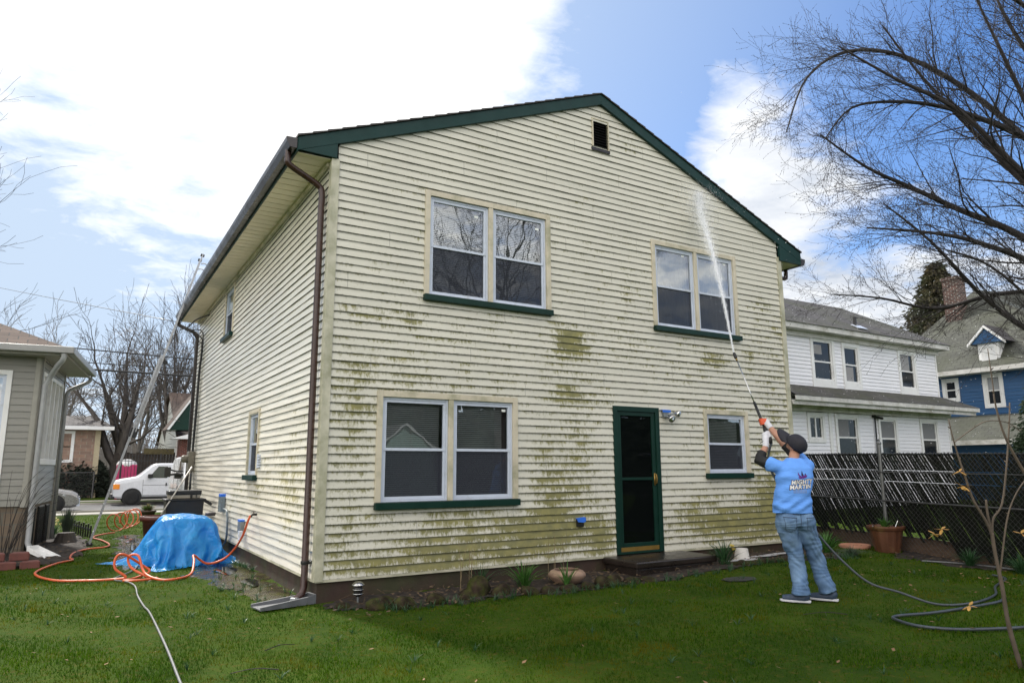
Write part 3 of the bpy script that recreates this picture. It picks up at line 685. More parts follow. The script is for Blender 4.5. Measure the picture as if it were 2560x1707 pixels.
for k, (x, y, a, b) in enumerate(((-.40, 3.3, .16, .42), (-.35, 4.4, .12, .3), (-1.5, 5.4, .10, .45), (-1.28, 8.6, .10, .8), (-1.2, 10.6, .14, .6), (-1.32, 11.8, .1, .3), (-.30, 2.0, .1, .35))):
    mb = MB(); mb.poly([(x+a*math.cos(t)*(1+.25*math.sin(3*t+k)), y+b*math.sin(t)*(1+.2*math.sin(2*t+k)), gnd(x, y)+.0165) for t in [2*math.pi*i/24 for i in range(24)]])
    tag(mb.build('puddle', m_water), kind='structure')
# ================================================================= TREES
def leafless(name, label, base, h, seed, limbs, m, twig=3, group=None, spread=.75, r0=.2, trunkh=.28, lean=(0, 0), bias=None, cat='tree', tw=1.0, sides=5, upb=.25, bud=False, custom=None, dens=1.):
    rr = random.Random(seed); root = thing(name, label, cat, base, group=group)
    T = MB(); C_ = MB(); B = Vector(base)
    def grow(p, d, L, r, lev, mbx):
        n = 5 if lev < 2 else (4 if lev < 4 else 3); pts = [p.copy()]; rs = [r]; q = p.copy(); dd = d.copy()
        for i in range(n):
            j = .16 if lev else .08
            dd = (dd+Vector((rr.gauss(0, j), rr.gauss(0, j), rr.gauss(0, j)+upb*.14))).normalized()
            if bias is not None: dd = (dd+Vector(bias)*.04).normalized()
            q = q+dd*(L/n); pts.append(q.copy()); rs.append(max(r*(1-.72*(i+1)/n), .0019*tw))
        mbx.tube(pts, rs, max(3, sides-lev), cap=False)
        if lev >= twig:
            if bud:
                for k in range(2):
                    e = pts[rr.randint(1, n)]; mbx.ell(e+Vector((rr.gauss(0, .004),)*3), (.0055*tw, .0055*tw, .011*tw), nu=4, nv=3)
            return
        if lev < twig: grow(pts[-1], dd, L*.62, rs[-1], lev+1, mbx)
        nb = max(2, int({0: 4, 1: 6, 2: 6, 3: 5, 4: 4}.get(lev, 4)*dens+rr.random()*2))
        for k in range(nb):
            f = .18+.82*(k+rr.random())/nb; i = min(n-1, int(f*n)); g = f*n-i
            s = pts[i].lerp(pts[min(i+1, n)], min(1, max(0, g))); dl = (pts[min(i+1, n)]-pts[i]).normalized()
            ax = dl.orthogonal().normalized(); ax.rotate(Matrix.Rotation(rr.uniform(0, 6.283), 3, dl))
            nd = dl.copy(); nd.rotate(Matrix.Rotation(rr.uniform(.35, spread+.25), 3, ax))
            grow(s, nd, L*rr.uniform(.42, .72)*(1-.35*f*(lev > 0)), rs[i]*rr.uniform(.34, .50), lev+1, mbx)
    if custom:
        for (pth, r, lv, Ls) in custom:
            P_ = spline(pth, 5); n = len(P_); RS = [r*(1-.85*i/(n-1))+.002 for i in range(n)]
            (T if lv == 0 else C_).tube(P_, RS, 7, cap=False)
            if Ls:
                nb = int(len(P_)*1.5*dens)
                for k in range(nb):
                    f = .12+.88*(k+rr.random())/nb; i = min(n-2, int(f*(n-1))); dl = (P_[i+1]-P_[i]).normalized()
                    ax = dl.orthogonal().normalized(); ax.rotate(Matrix.Rotation(rr.uniform(0, 6.283), 3, dl))
                    nd = dl.copy(); nd.rotate(Matrix.Rotation(rr.uniform(.3, spread), 3, ax))
                    grow(P_[i], nd, Ls*rr.uniform(.5, 1.1)*(1-.4*f), max(.005, RS[i]*.34), 2, C_)
    else:
        top = B+Vector((lean[0], lean[1], h*trunkh))
        T.tube([B-Vector((0, 0, .3)), B+Vector((0, 0, .15)), B.lerp(top, .5)+Vector((rr.gauss(0, .05), 0, 0)), top], [r0*1.35, r0*1.1, r0, r0*.92], 9, cap=False)
        for k in range(limbs):
            a = 2*math.pi*(k+rr.uniform(-.2, .2))/limbs; sl = rr.uniform(.25, .6) if k else .08
            d = Vector((math.cos(a)*sl, math.sin(a)*sl, 1)).normalized()
            grow(top-Vector((0, 0, rr.uniform(0, h*trunkh*.25))), d, h*(1-trunkh)*rr.uniform(.62, .82), r0*rr.uniform(.5, .72), 1, C_)
    T.build('trunk', m, root, smooth=True); C_.build('crown', m, root, smooth=True)
    return root
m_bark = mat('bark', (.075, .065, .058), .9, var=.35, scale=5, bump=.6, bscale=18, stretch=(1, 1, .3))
m_bark2 = mat('bark_far_hazed', (.16, .145, .135), .9, var=.3, scale=2)  # distance haze put into the colour as paler bark
m_twig = mat('twig_bark', (.022, .018, .017), .8, var=.3, scale=4)
# trees across the street
leafless('bare_tree', 'big forked bare tree with thick dark trunk behind the pink toilet and ladder', (-.35, 45., -.6), 10.2, 11, 4, m_bark, twig=4, r0=.52, trunkh=.24, tw=7, group='bare trees across the street', lean=(.1, 0), spread=.7, dens=.9)
leafless('bare_tree', 'tall slim bare tree beside the white gabled house across the street', (3.0, 52., -.6), 13, 5, 5, m_bark, twig=4, r0=.34, trunkh=.3, tw=6, group='bare trees across the street', lean=(.4, 0), spread=.55)
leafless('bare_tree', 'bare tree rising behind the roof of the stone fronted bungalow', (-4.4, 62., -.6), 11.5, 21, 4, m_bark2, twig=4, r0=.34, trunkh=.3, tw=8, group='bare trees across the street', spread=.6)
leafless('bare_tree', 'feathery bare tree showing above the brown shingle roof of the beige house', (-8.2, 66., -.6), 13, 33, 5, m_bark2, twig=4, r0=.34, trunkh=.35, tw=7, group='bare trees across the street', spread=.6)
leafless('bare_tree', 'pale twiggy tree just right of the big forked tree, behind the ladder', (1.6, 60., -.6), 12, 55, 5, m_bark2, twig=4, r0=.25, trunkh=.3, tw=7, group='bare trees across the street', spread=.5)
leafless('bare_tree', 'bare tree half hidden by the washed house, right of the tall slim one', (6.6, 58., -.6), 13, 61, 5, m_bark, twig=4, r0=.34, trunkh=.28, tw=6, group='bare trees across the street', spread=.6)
leafless('bare_tree', 'bare plane tree with seed balls reaching in at the left edge above the beige house', (-10.0, 24.0, -.6), 15, 71, 6, m_twig, twig=4, r0=.25, trunkh=.4, tw=3.2, spread=.8)
# far low wood on the horizon
mb = MB(); r3 = random.Random(5)
for k in range(900):
    x = r3.uniform(-60, 60); y = r3.uniform(85, 120); h = r3.uniform(3, 7)
    for q in range(6):
        a = r3.uniform(-1, 1); mb.tube([(x, y, -1), (x+a*h*.2, y, h*.5), (x+a*h*.45+r3.gauss(0, .5), y, h)], [.10, .06, .03], 3, cap=False)
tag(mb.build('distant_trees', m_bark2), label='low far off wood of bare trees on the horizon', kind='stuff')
# big tree at the right: limbs enter over the fence
e1 = Vector((.8563, -.5166, 0)); e2 = Vector((.5166, .8563, 0)); TB = Vector((15.15, -2.55, -.2))
def tp(l, d, z): return TB-e1*l+e2*d+Vector((0, 0, z))
CU = [([tp(0, 0, -.3), tp(.05, 0, 2), tp(-.1, .1, 4.5), tp(.05, 0, 7), tp(0, .2, 10), tp(.3, .1, 13)], .34, 0, 0)]
for (z0_, pts_, r_, L_) in ((3.6, [(1.3, .2, 4.0), (2.4, .4, 4.9), (3.6, .3, 6.1), (4.8, .1, 6.9)], .11, 1.7),
        (4.2, [(1.5, -.3, 5.3), (3.0, -.5, 5.8), (4.2, -.6, 6.0), (5.6, -.5, 6.15)], .12, 1.9),
        (4.8, [(1.4, .3, 6.2), (2.7, .5, 6.9), (3.8, .5, 7.4), (5.0, .3, 7.8), (6.1, .2, 8.5)], .13, 2.0),
        (5.4, [(1.2, -.4, 6.6), (2.3, -.6, 7.6), (3.4, -.7, 8.6), (4.6, -.5, 9.4), (5.8, -.4, 10.2)], .13, 2.0),
        (6.0, [(1.0, .5, 7.5), (1.9, .8, 8.9), (2.9, .9, 10.2), (3.9, .8, 11.5)], .12, 2.0),
        (6.5, [(1.0, -.2, 8.2), (1.7, -.3, 9.8), (2.4, -.4, 11.5)], .12, 2.1),
        (7.0, [(1.4, .9, 9.6), (3.0, 1.2, 10.9), (4.6, 1.2, 11.1), (5.9, 1.0, 10.3), (6.6, .9, 8.9)], .11, 1.8),
        (5.0, [(1.4, 1.2, 5.2), (2.6, 1.8, 5.0), (3.9, 2.0, 5.3), (5.2, 2.0, 5.4)], .09, 1.7),
        (3.0, [(1.2, -.6, 3.5), (2.2, -1.0, 4.2), (3.3, -1.0, 5.2), (4.3, -.9, 5.6)], .08, 1.5),
        (8.0, [(.9, -1.0, 9.4), (2.2, -1.6, 10.2), (3.7, -1.8, 10.8), (5.2, -1.8, 11.2)], .10, 1.9),
        (9.0, [(.6, .2, 10.2), (1.2, .2, 11.4), (1.5, .2, 12.6)], .10, 2.),
        (4.6, [(.9, -1.4, 5.8), (1.8, -2.0, 7.2), (2.5, -2.4, 8.6), (2.9, -2.5, 10)], .10, 1.8),
        (7.6, [(1.5, .2, 8.6), (2.9, .2, 9.1), (4.2, .1, 9.2), (5.4, .0, 9.0), (6.2, -.1, 8.2)], .10, 1.9)):
    CU.append(([tp(0, 0, z0_)]+[tp(p[0]*.88, p[1], p[2]) for p in pts_], r_*.68, 1, L_))
leafless('bare_tree', 'large bare budding tree reaching in from the right edge above the fence', tuple(TB), 13, 17, 0, m_twig, twig=4, tw=1.25, custom=CU, spread=.75, bud=True, sides=6, dens=.80, upb=.12)
# tree and small shed behind the camera, seen only in the window reflections
leafless('bare_tree', 'bare tree standing behind the photographer, mirrored in the upper windows', (11.5, -15.5, -.3), 14, 91, 6, m_twig, twig=4, r0=.22, trunkh=.25, tw=2.6, spread=.85)
bg_ = thing('garden_shed', 'grey green gabled shed with white trim mirrored in the lower left window', 'shed', (9, -19, -.3))
mb = MB(); mb.prism([(7.6, -19, -.4), (10.4, -19, -.4), (10.4, -19, 2.1), (9.0, -19, 3.0), (7.6, -19, 2.1)], (0, -4, 0)); mb.build('wall', mat('greygreen_paint', (.12, .17, .15), .6), bg_)
mb = MB()
for s_ in (1, -1): mb.prism([(9.0, -18.9, 3.08), (9+s_*1.55, -18.9, 2.08), (9+s_*1.55, -18.9, 1.95), (9.0, -18.9, 2.95)], (0, -.06, 0))
mb.build('barge_board', mat('white_trim', (.30, .30, .30), .5), bg_)
mb = MB()
for s_ in (1, -1): mb.poly([(9, -18.85, 3.1), (9+s_*1.6, -18.85, 2.07), (9+s_*1.6, -23.2, 2.07), (9, -23.2, 3.1)])
mb.build('roof', m_shingle, bg_)
m_hedgeb = mat('hedge_leaves', (.013, .020, .011), .8, var=.5, scale=1.5, trans=.1)
mb = MB(); r6 = random.Random(18)
mb.box(-20, 38, -28, -27, -.5, 4.4)
for k in range(5200):
    x = r6.uniform(-16, 34); o = Vector((x, r6.uniform(-26, -23.5), r6.uniform(-.5, 5.2+.8*math.sin(x*.9)+.5*math.sin(x*2.3)))); a = Vector((r6.gauss(0, 1), r6.gauss(0, .4), r6.gauss(0, 1))).normalized(); b = a.cross(Vector((0, 1, 0))).normalized(); mb.poly([o-a*.45, o+b*.25, o+a*.45, o-b*.25])
tag(mb.build('tall_hedge', m_hedgeb, loc=(9, -25, -.5)), 'tall dark hedge at the garden end mirrored in the ground floor windows', 'hedge')
# conifer behind the blue house
def conifer(name, label, base, h, rad, n, m, seed, cat='tree', leaf=.22, lean=1.):
    rr = random.Random(seed); root = thing(name, label, cat, base); B = Vector(base)
    mb = MB(); mb.tube([B-Vector((0, 0, .3)), B+Vector((0, 0, h*.95))], [rad*.07, .02], 7); mb.build('trunk', m_bark, root)
    mb = MB()
    for k in range(n):
        f = rr.random()**.8; z = h*(.10+.90*f); L = rad*(1-f)**.85*rr.uniform(.65, 1.15)+.12; a = rr.uniform(0, 6.283)
        d = Vector((math.cos(a), math.sin(a), 0)); c0 = B+Vector((0, 0, z)); m_ = max(3, int(L/leaf*2.2))
        for i in range(m_):
            g = (i+.5)/m_; c = c0+d*L*g+Vector((0, 0, L*(.10*g-.42*g*g)*lean))
            for q in range(3):
                s_ = leaf*rr.uniform(.6, 1.2)*(1-.35*g); ax = Vector((rr.gauss(0, 1), rr.gauss(0, 1), rr.gauss(0, .5))).normalized(); bx = (d+ax*.8+Vector((0, 0, -.5))).normalized(); ay = ax.cross(bx).normalized()
                o = c+Vector((rr.gauss(0, .1), rr.gauss(0, .1), rr.gauss(0, .08)))*leaf*3
                mb.poly([o, o+ay*s_*.22+bx*s_*.5, o+bx*s_*1.2, o-ay*s_*.22+bx*s_*.5])
    mb.build('crown', m, root)
    return root
m_needle = mat('needles', (.040, .052, .022), .8, var=.4, scale=3, col2=(.085, .065, .03), c2s=.8, c2=.5, trans=.15)
conifer('spruce_tree', 'tall dark spruce behind the blue house roof and brick chimney', (42, 14.4, -.5), 14.2, 5.8, 1500, m_needle, 4, leaf=.36)
m_yew = mat('yew_leaves', (.016, .035, .012), .6, var=.4, scale=5, trans=.15)
conifer('evergreen_shrub', 'dark evergreen shrub growing over the slatted fence at the right edge', (10.1, -3.25, -.2), 2.65, .9, 420, m_yew, 9, cat='shrub', leaf=.085)
def leafball(mb, c, r, n, size, rr, flat=1.):
    for k in range(n):
        v = Vector((rr.gauss(0, 1), rr.gauss(0, 1), rr.gauss(0, 1))).normalized()*(rr.random()**.4)
        o = Vector(c)+Vector((v.x*r[0], v.y*r[1], v.z*r[2]*flat)); a = Vector((rr.gauss(0, 1), rr.gauss(0, 1), rr.gauss(0, 1))).normalized(); b = a.orthogonal().normalized(); s_ = size*rr.uniform(.6, 1.3)
        mb.poly([o-a*s_*.5, o+b*s_*.3, o+a*s_*.5, o-b*s_*.3])
m_hedge = mat('hedge_leaves', (.013, .020, .011), .8, var=.5, scale=1.5, trans=.1)
mb = MB(); r4 = random.Random(8)
for (x, y, a, b, c_) in ((-4.6, 44.5, 1.6, 1., 1.75), (-3.2, 44.6, 1.3, 1., 1.9), (-2.1, 44.6, 1.0, 1., 1.75), (-1.5, 44.8, .8, .8, 1.4), (-5.6, 44.6, 1.4, 1, 1.8)): leafball(mb, (x, y, .45), (a, b, c_), 3600, .30, r4)
tag(mb.build('hedge', m_hedge, loc=(-3.2, 44.5, -.6)), 'dark clipped hedge below the stone bungalow window across the street', 'hedge')
# ================================================================= NEIGHBOURING BUILDINGS
m_beige = siding_mat('siding_beige', (.225, .22, .195), course=.13, edge=.35, seam=False, z0=.92, dirt=(.2, .2, .15))
m_beige_trim = mat('beige_trim', (.29, .28, .245), .5, var=.08)
m_white = mat('white_paint', (.74, .74, .74), .45, var=.06, scale=2, col2=(.5, .49, .47), c2=.68, c2s=3)
m_whsid = siding_mat('siding_white', (.78, .78, .82), course=.135, edge=.35, seam=False, dirt=(.45, .45, .42), z0=0.)
m_blue = siding_mat('siding_blue', (.020, .085, .21), course=.15, edge=.3, seam=False, dirt=(.03, .07, .12), z0=.0)
m_farwhite = siding_mat('siding_far', (.60, .60, .57), course=.22, edge=.5, seam=False, dirt=(.4, .4, .36))
m_shg = shingle_mat('grey_shingles', (.060, .055, .054), (.085, .08, .078), 3, 6, moss=(.06, .065, .035))
m_shgreen = shingle_mat('green_shingles', (.055, .058, .050), (.078, .082, .070), 2.5, 5, moss=(.045, .05, .03))
m_shbrown = shingle_mat('brown_shingles', (.065, .040, .030), (.10, .066, .050), 3, 7)
m_shfar = shingle_mat('far_shingles', (.055, .05, .052), (.075, .068, .07), 2, 5)
m_whtrim = mat('aged_white_trim', (.55, .54, .52), .6, var=.15, scale=3, col2=(.30, .28, .23), c2=.62, c2s=2)
m_stone = brick_mat('stone_veneer', (.30, .19, .14), (.22, .15, .12), (.28, .25, .2), 1.6, 5.0, .03)
m_brick = brick_mat('red_brick', (.16, .045, .03), (.11, .035, .025), (.2, .18, .16), 4.5, 12)
m_brick2 = brick_mat('chimney_brick', (.10, .045, .035), (.065, .035, .03), (.22, .2, .18), 3.5, 10, .08)
m_wglass = mat('dark_window', (.012, .014, .017), .10, var=.2, spec=.35)
m_curt = mat('curtain', (.32, .32, .31), .8, var=.3, scale=12, stretch=(8, 8, .5))
def roofpoly(mb, pts): mb.poly(pts)
# ---- beige neighbour (left)
nb = thing('beige_house', 'beige sided neighbour house with brown hip roof and white window strip at the left edge', 'house', (-3.23, 8.5, -.36))
ca, sa = math.cos(R(6.5)), math.sin(R(6.5))
NF = Fr((-3.23, 8.5, 0), (ca, -sa, 0), (-sa, -ca, 0)); NS = Fr((-3.23, 8.5, 0), (sa, ca, 0), (ca, -sa, 0))
siding('front_wall', m_beige, nb, NF, .56, 3.48, lambda z: (-7, -.07), [(-1.5, -.5, .72, 3.12)], course=.13, lip=.016, step=.5)
siding('side_wall', m_beige, nb, NS, .56, 3.48, lambda z: (.07, 2.86), [(.18, 2.60, 1.45, 3.14)], course=.13, lip=.016, step=.5)
mb = MB()
for fr_, u0, u1 in ((NF, -.1, .03), (NS, -.03, .1)): fr_.box(mb, u0, u1, -.02, .03, .54, 3.48)
mb.build('corner_post', m_beige_trim, nb, bevel=.004)
mb = MB(); NS.box(mb, 2.84, 2.95, -.04, .03, -.3, 3.48); mb.build('corner_post', m_beige_trim, nb)
mb = MB(); mb.prism([NF.p(-7, -.02, -.8), NF.p(-.02, -.02, -.8), NS.p(2.9, -.02, -.8), NS.p(2.9, -6.9, -.8)], (0, 0, 1.36)); mb.build('foundation', brick_mat('nb_stone', (.16, .12, .085), (.11, .085, .06), (.12, .11, .09), 2.5, 4.5, .05), nb, uvs=wuv)
for (a, b) in ((.35, 1.0), (1.35, 1.95), (2.2, 2.6)):
    mb = MB(); NS.box(mb, a, b, -.02, .012, -.30, .50)
    for k in range(5): NS.box(mb, a+(b-a)*k/5+.01, a+(b-a)*k/5+.04, .012, .028, -.28, .48)
    mb.build('vent_panel', m_black, nb)
window(nb, NF, -1.55, -.47, .62, 3.18, 1, cas=.09, case_m=m_white, sillh=.0, screen=False, name='window')
mb = MB(); NS.ring(mb, .13, 2.66, 1.36, 3.2, .075, -.06, .035, tb=.12)
for k in range(1, 5): NS.box(mb, .13+k*.506-.035, .13+k*.506+.035, -.05, .03, 1.48, 3.125)
wb = mb.build('window_strip', m_white, nb, bevel=.004)
for k in range(5):
    a = .13+k*.506+.04; mb = MB(); NS.quad(mb, a, a+.43, -.03, 1.47, 3.13); mb.build('pane', m_glass, wb)
    mb = MB(); NS.quad(mb, a, a+.40, -.05, 1.47+(.0 if k > 2 else .0), 3.13); mb.build('shade', mat('window_shade', (.42, .42, .40), .8), wb)
    if k in (1, 2, 3): mb = MB(); NS.box(mb, a+.36, a+.43, -.045, -.035, 1.47, 2.35); mb.build('gap', m_black, wb)
# roof
eo = .47
A = NF.p(-7.4, eo, 3.62); B_ = NF.p(eo, eo, 3.62); C2 = NS.p(2.95+eo, eo, 3.62); D_ = NS.p(2.95+eo, -7.4, 3.62)
rg = NF.p(-2.2, -1.25, 4.72); rg2 = NF.p(-7.4, -1.25, 4.72)
mb = MB(); mb.poly([A, B_, rg, rg2]); mb.poly([B_, C2, rg]); mb.poly([C2, D_, rg2, rg])
mb.build('roof', m_shbrown, nb, uvs=wuv)
mb = MB(); NF.box(mb, -7.4, eo-.1, eo-.03, eo-.01, 3.46, 3.61); NS.box(mb, -eo+.05, 2.95+eo-.1, eo-.03, eo-.01, 3.46, 3.61); NF.box(mb, -7.4, .3, 0, eo-.02, 3.465, 3.475); NS.box(mb, -.3, 2.95+eo-.1, 0, eo-.02, 3.466, 3.476); mb.build('soffit', m_beige_trim, nb)
m_ngut = mat('pale_gutter', (.27, .27, .265), .4, var=.1)
mb = MB(); NF.box(mb, -7.4, eo+.12, eo, eo+.12, 3.50, 3.63); mb.build('gutter', m_ngut, nb, bevel=.012)
mb = MB(); NS.box(mb, -eo-.1, 2.95+eo, eo+.002, eo+.12, 3.50, 3.632); mb.build('gutter', m_ngut, nb, bevel=.012)
dpm = mat('pale_downspout', (.30, .31, .32), .4)
pipe(nb, spline([NF.p(eo-.05, eo+.05, 3.5), NF.p(eo-.06, eo+.02, 3.38), NF.p(eo-.15, eo-.1, 3.28), NF.p(.18, .12, 3.08), NF.p(.10, .08, 2.9)], 4)+[NF.p(.10, .08, .5), NF.p(.10, .08, -.12), NF.p(.16, .16, -.24), NF.p(.28, .26, -.28)], .05, dpm)
pipe(nb, spline([NS.p(2.95+eo-.1, eo, 3.5), NS.p(2.95+eo-.1, eo-.02, 3.36), NS.p(3.1, .12, 3.14), NS.p(2.98, .06, 3.0)], 4)+[NS.p(2.98, .06, -.3)], .045, dpm)
# ---- white house behind the fence
wh = thing('white_house', 'two storey white sided house with grey roof behind the slatted fence', 'house', (23, 7.5, -.2))
WF = Fr((0, 7.5, 0), (1, 0, 0), (0, -1, 0))
wl = [(19.78, 4.42, 5.72), (21.46, 4.42, 5.58), (25.12, 4.42, 5.66)]
siding('front_wall', m_whsid, wh, WF, 4.0, 6.12, lambda z: (15, 27.75), [(19.6, 20.95, 3.9, 7), (21.4, 22.5, 3.9, 7), (25.0, 26.25, 3.9, 7)], course=.135, lip=.02, step=3)
lowholes = [(19.1, 20.05, 2.1, 3.15), (20.65, 22.1, 1.4, 3.2), (23.25, 24.55, 1.4, 3.2), (26.05, 27.4, 1.4, 3.2)]
siding('lower_wall', m_whsid, wh, WF, -.2, 3.42, lambda z: (18.2, 20.3), [lowholes[0]], course=.135, lip=.02, step=3)
siding('lower_wall', m_whsid, wh, WF, -.2, 3.42, lambda z: (20.45, 28.2), lowholes[1:], course=.135, lip=.02, step=3)
mb = MB(); mb.box(27.7, 27.78, 7.47, 12.6, 4.0, 6.12); mb.build('corner_post', m_white, wh); mb = MB(); mb.box(28.16, 28.24, 7.47, 12.6, -.3, 3.45); mb.build('corner_post', m_white, wh); mb = MB(); WF.box(mb, 20.3, 20.46, -.02, .04, -.2, 3.42); mb.build('corner_post', m_white, wh)
mb = MB(); mb.box(15, 27.7, 7.6, 12.6, -.4, 6.1); mb.box(27.7, 28.16, 7.6, 12.6, -.4, 3.4); mb.build('core_wall', m_white, wh)
for (u0, u1, z0, z1, rl) in ((19.6, 20.95, 4.05, 5.95, .47), (21.4, 22.5, 4.05, 5.85, .47), (25.0, 26.25, 4.05, 5.90, .47)):
    mb = MB(); WF.box(mb, u0, u0+.14, -.02, .04, 4.02, 6.1); WF.box(mb, u1-.14, u1, -.02, .04, 4.02, 6.1); WF.box(mb, u0+.14, u1-.14, -.02, .035, 4.02, 4.3); WF.box(mb, u0+.14, u1-.14, -.02, .035, z1-.2, 6.1)
    W_ = mb.build('window', m_white, wh)
    mb = MB(); WF.ring(mb, u0+.14, u1-.14, 4.3, z1-.2, .06, -.04, .0); WF.box(mb, u0+.2, u1-.2, -.03, -.008, 4.95, 5.0); mb.build('sash', m_white, W_)
    mb = MB(); WF.quad(mb, u0+.18, u1-.18, -.04, 4.35, z1-.25); mb.build('pane', m_wglass, W_)
def lowwin(fr_, u0, u1, z0, z1, par, cas=.13, cm=None, split=True):
    mb = MB(); fr_.ring(mb, u0, u1, z0, z1, cas, -.03, .05); W_ = mb.build('window', cm or m_white, par)
    mb = MB(); fr_.ring(mb, u0+cas, u1-cas, z0+cas, z1-cas, .055, -.04, .01)
    if split: fr_.box(mb, u0+cas+.05, u1-cas-.05, -.03, .0, (z0+z1)/2-.03, (z0+z1)/2+.03)
    mb.build('sash', cm or m_white, W_)
    mb = MB(); fr_.quad(mb, u0+cas+.05, u1-cas-.05, -.02, z0+cas+.05, z1-cas-.05); mb.build('pane', m_wglass, W_)
    return W_
cw = [lowwin(WF, 19.1, 20.05, 2.08, 3.12, wh, split=False)]
mb = MB(); WF.box(mb, 19.55, 19.62, -.03, .0, 2.25, 2.95); mb.build('glazing_bar', m_white, cw[0])
for u0, u1 in ((20.65, 22.05), (23.25, 24.5), (26.05, 27.35)): cw.append(lowwin(WF, u0, u1, 1.45, 3.12, wh))
for k, W_ in enumerate(cw[1:]):     # net curtains behind the upper panes
    u0, u1 = ((20.65, 22.05), (23.25, 24.5), (26.05, 27.35))[k]
    mb = MB(); WF.quad(mb, u0+.2, u1-.2-.35*(k == 0), -.018, 2.32, 2.92); mb.build('curtain', veil_mat('net%d' % k, (.30, .31, .33), .75), W_)
m_netu = veil_mat('netu', (.5, .5, .52), .6)
for q_ in ((19.85, 20.3, 5.25, 5.6), (21.62, 22.1, 4.36, 4.9), (25.2, 25.85, 4.95, 5.62)): mb = MB(); WF.quad(mb, q_[0], q_[1], -.036, q_[2], q_[3]); mb.build('curtain', m_netu, wh)
# pent roof between the storeys
mb = MB()
for k in range(7):
    y = 6.62+.90*k/6.; z = 3.62+.44*k/6.
P0 = [(17.5, 6.62, 3.58), (29.1, 6.62, 3.58), (27.9, 7.49, 4.06), (17.5, 7.49, 4.06)]
mb.poly(P0); mb.poly([(29.1, 6.62, 3.58), (29.1, 12.6, 3.58), (27.9, 12.6, 4.06), (27.9, 7.49, 4.06)])
mb.build('pent_roof', m_shg, wh, uvs=wuv)
mb = MB(); mb.box(17.5, 29.08, 6.64, 6.68, 3.42, 3.57); mb.box(17.5, 29.0, 6.70, 7.48, 3.40, 3.43); mb.box(17.5, 28.95, 6.74, 6.80, 3.28, 3.40); mb.box(29.02, 29.06, 6.68, 12.6, 3.42, 3.57)
mb.box(18.2, 28.2, 7.35, 7.47, 3.15, 3.40); mb.build('cornice', m_whtrim, wh)
mb = MB(); mb.box(15, 28.15, 7.08, 7.14, 5.98, 6.18); mb.box(15, 27.9, 7.14, 7.5, 5.97, 6.0); mb.box(15, 27.85, 7.4, 7.47, 5.80, 5.97); mb.box(28.1, 28.14, 7.14, 12.9, 5.98, 6.17); mb.build('fascia', m_whtrim, wh)
mb = MB()
E0 = (15, 7.02, 6.17); E1 = (28.25, 7.02, 6.17); E2 = (28.25, 13.1, 6.17); E3 = (15, 13.1, 6.17); G0 = (15, 10.08, 8.07); G1 = (25.5, 10.08, 8.07)
mb.poly([E0, E1, G1, G0]); mb.poly([E1, E2, G1]); mb.poly([E2, E3, G0, G1]); mb.build('roof', m_shg, wh, uvs=wuv)
mb = MB(); mb.lathe([(.07, 0), (.06, .38), (.001, .38)], (22.5, 7.55, 6.5), 10); vp_ = mb.build('vent_pipe', m_black, wh)
mb = MB(); mb.obox((22.6, 7.45, 6.49), (1, 0, 0), (0, .85, .52), (0, -.52, .85), .6, .35, .02); mb.build('flashing', m_alu, vp_)
mb = MB(); mb.tube([WF.p(23.05, .06, 3.2), WF.p(22.98, .06, 1.)], .03, 6); mb.tube([WF.p(22.9, .05, 3.1), WF.p(23.3, .2, 3.02)], .05, 6); mb.build('downspout', m_black, wh)
# ---- blue house
bh = thing('blue_house', 'dark blue sided house with mossy steep roof, dormer and brick chimney at the right edge', 'house', (37, 9, -.3))
BF = Fr((33, 0, 0), (0, 1, 0), (-1, 0, 0))
siding('front_wall', m_blue, bh, BF, -.3, 5.6, lambda z: (3.5, 13.0), [(9.33, 10.0, 4.3, 5.3), (7.42, 8.2, 3.9, 5.35)], course=.15, lip=.018, step=3)
siding('side_wall', m_blue, bh, Fr((0, 3.5, 0), (1, 0, 0), (0, -1, 0)), -.3, 5.6, lambda z: (33, 41), [], course=.15, lip=.018, step=3)
mb = MB(); mb.box(33.1, 40.9, 3.6, 12.9, -.5, 5.5); mb.build('core_wall', m_blue, bh)
lowwin(BF, 9.28, 10.05, 4.25, 5.38, bh, cas=.14); w7 = lowwin(BF, 7.38, 8.24, 3.85, 5.42, bh, cas=.14)
mb = MB(); BF.quad(mb, 7.6, 8.05, -.015, 4.65, 5.2); mb.build('curtain', veil_mat('netb', (.5, .52, .55), .7), w7)
mb = MB(); a0, a1 = (32.45, 13.5, 5.66), (32.45, 2.9, 5.66); ap = (37.2, 9.9, 10.25); ap2 = (37.2, 7.2, 10.0)
ap = (36.6, 9.75, 10.25)
mb.poly([a1, a0, ap]); mb.poly([(41.5, 2.9, 5.66), a1, ap, (38.6, 8.2, 9.9)]); mb.poly([a0, (41.5, 13.5, 5.66), (38.6, 8.2, 9.9), ap]); mb.build('roof', m_shgreen, bh, uvs=wuv)
mb = MB(); mb.box(32.38, 32.46, 2.9, 13.5, 5.46, 5.66); mb.box(32.46, 33.0, 2.9, 13.5, 5.45, 5.47); mb.box(32.46, 41.5, 2.84, 2.9, 5.46, 5.66); mb.build('gutter', m_whtrim, bh)
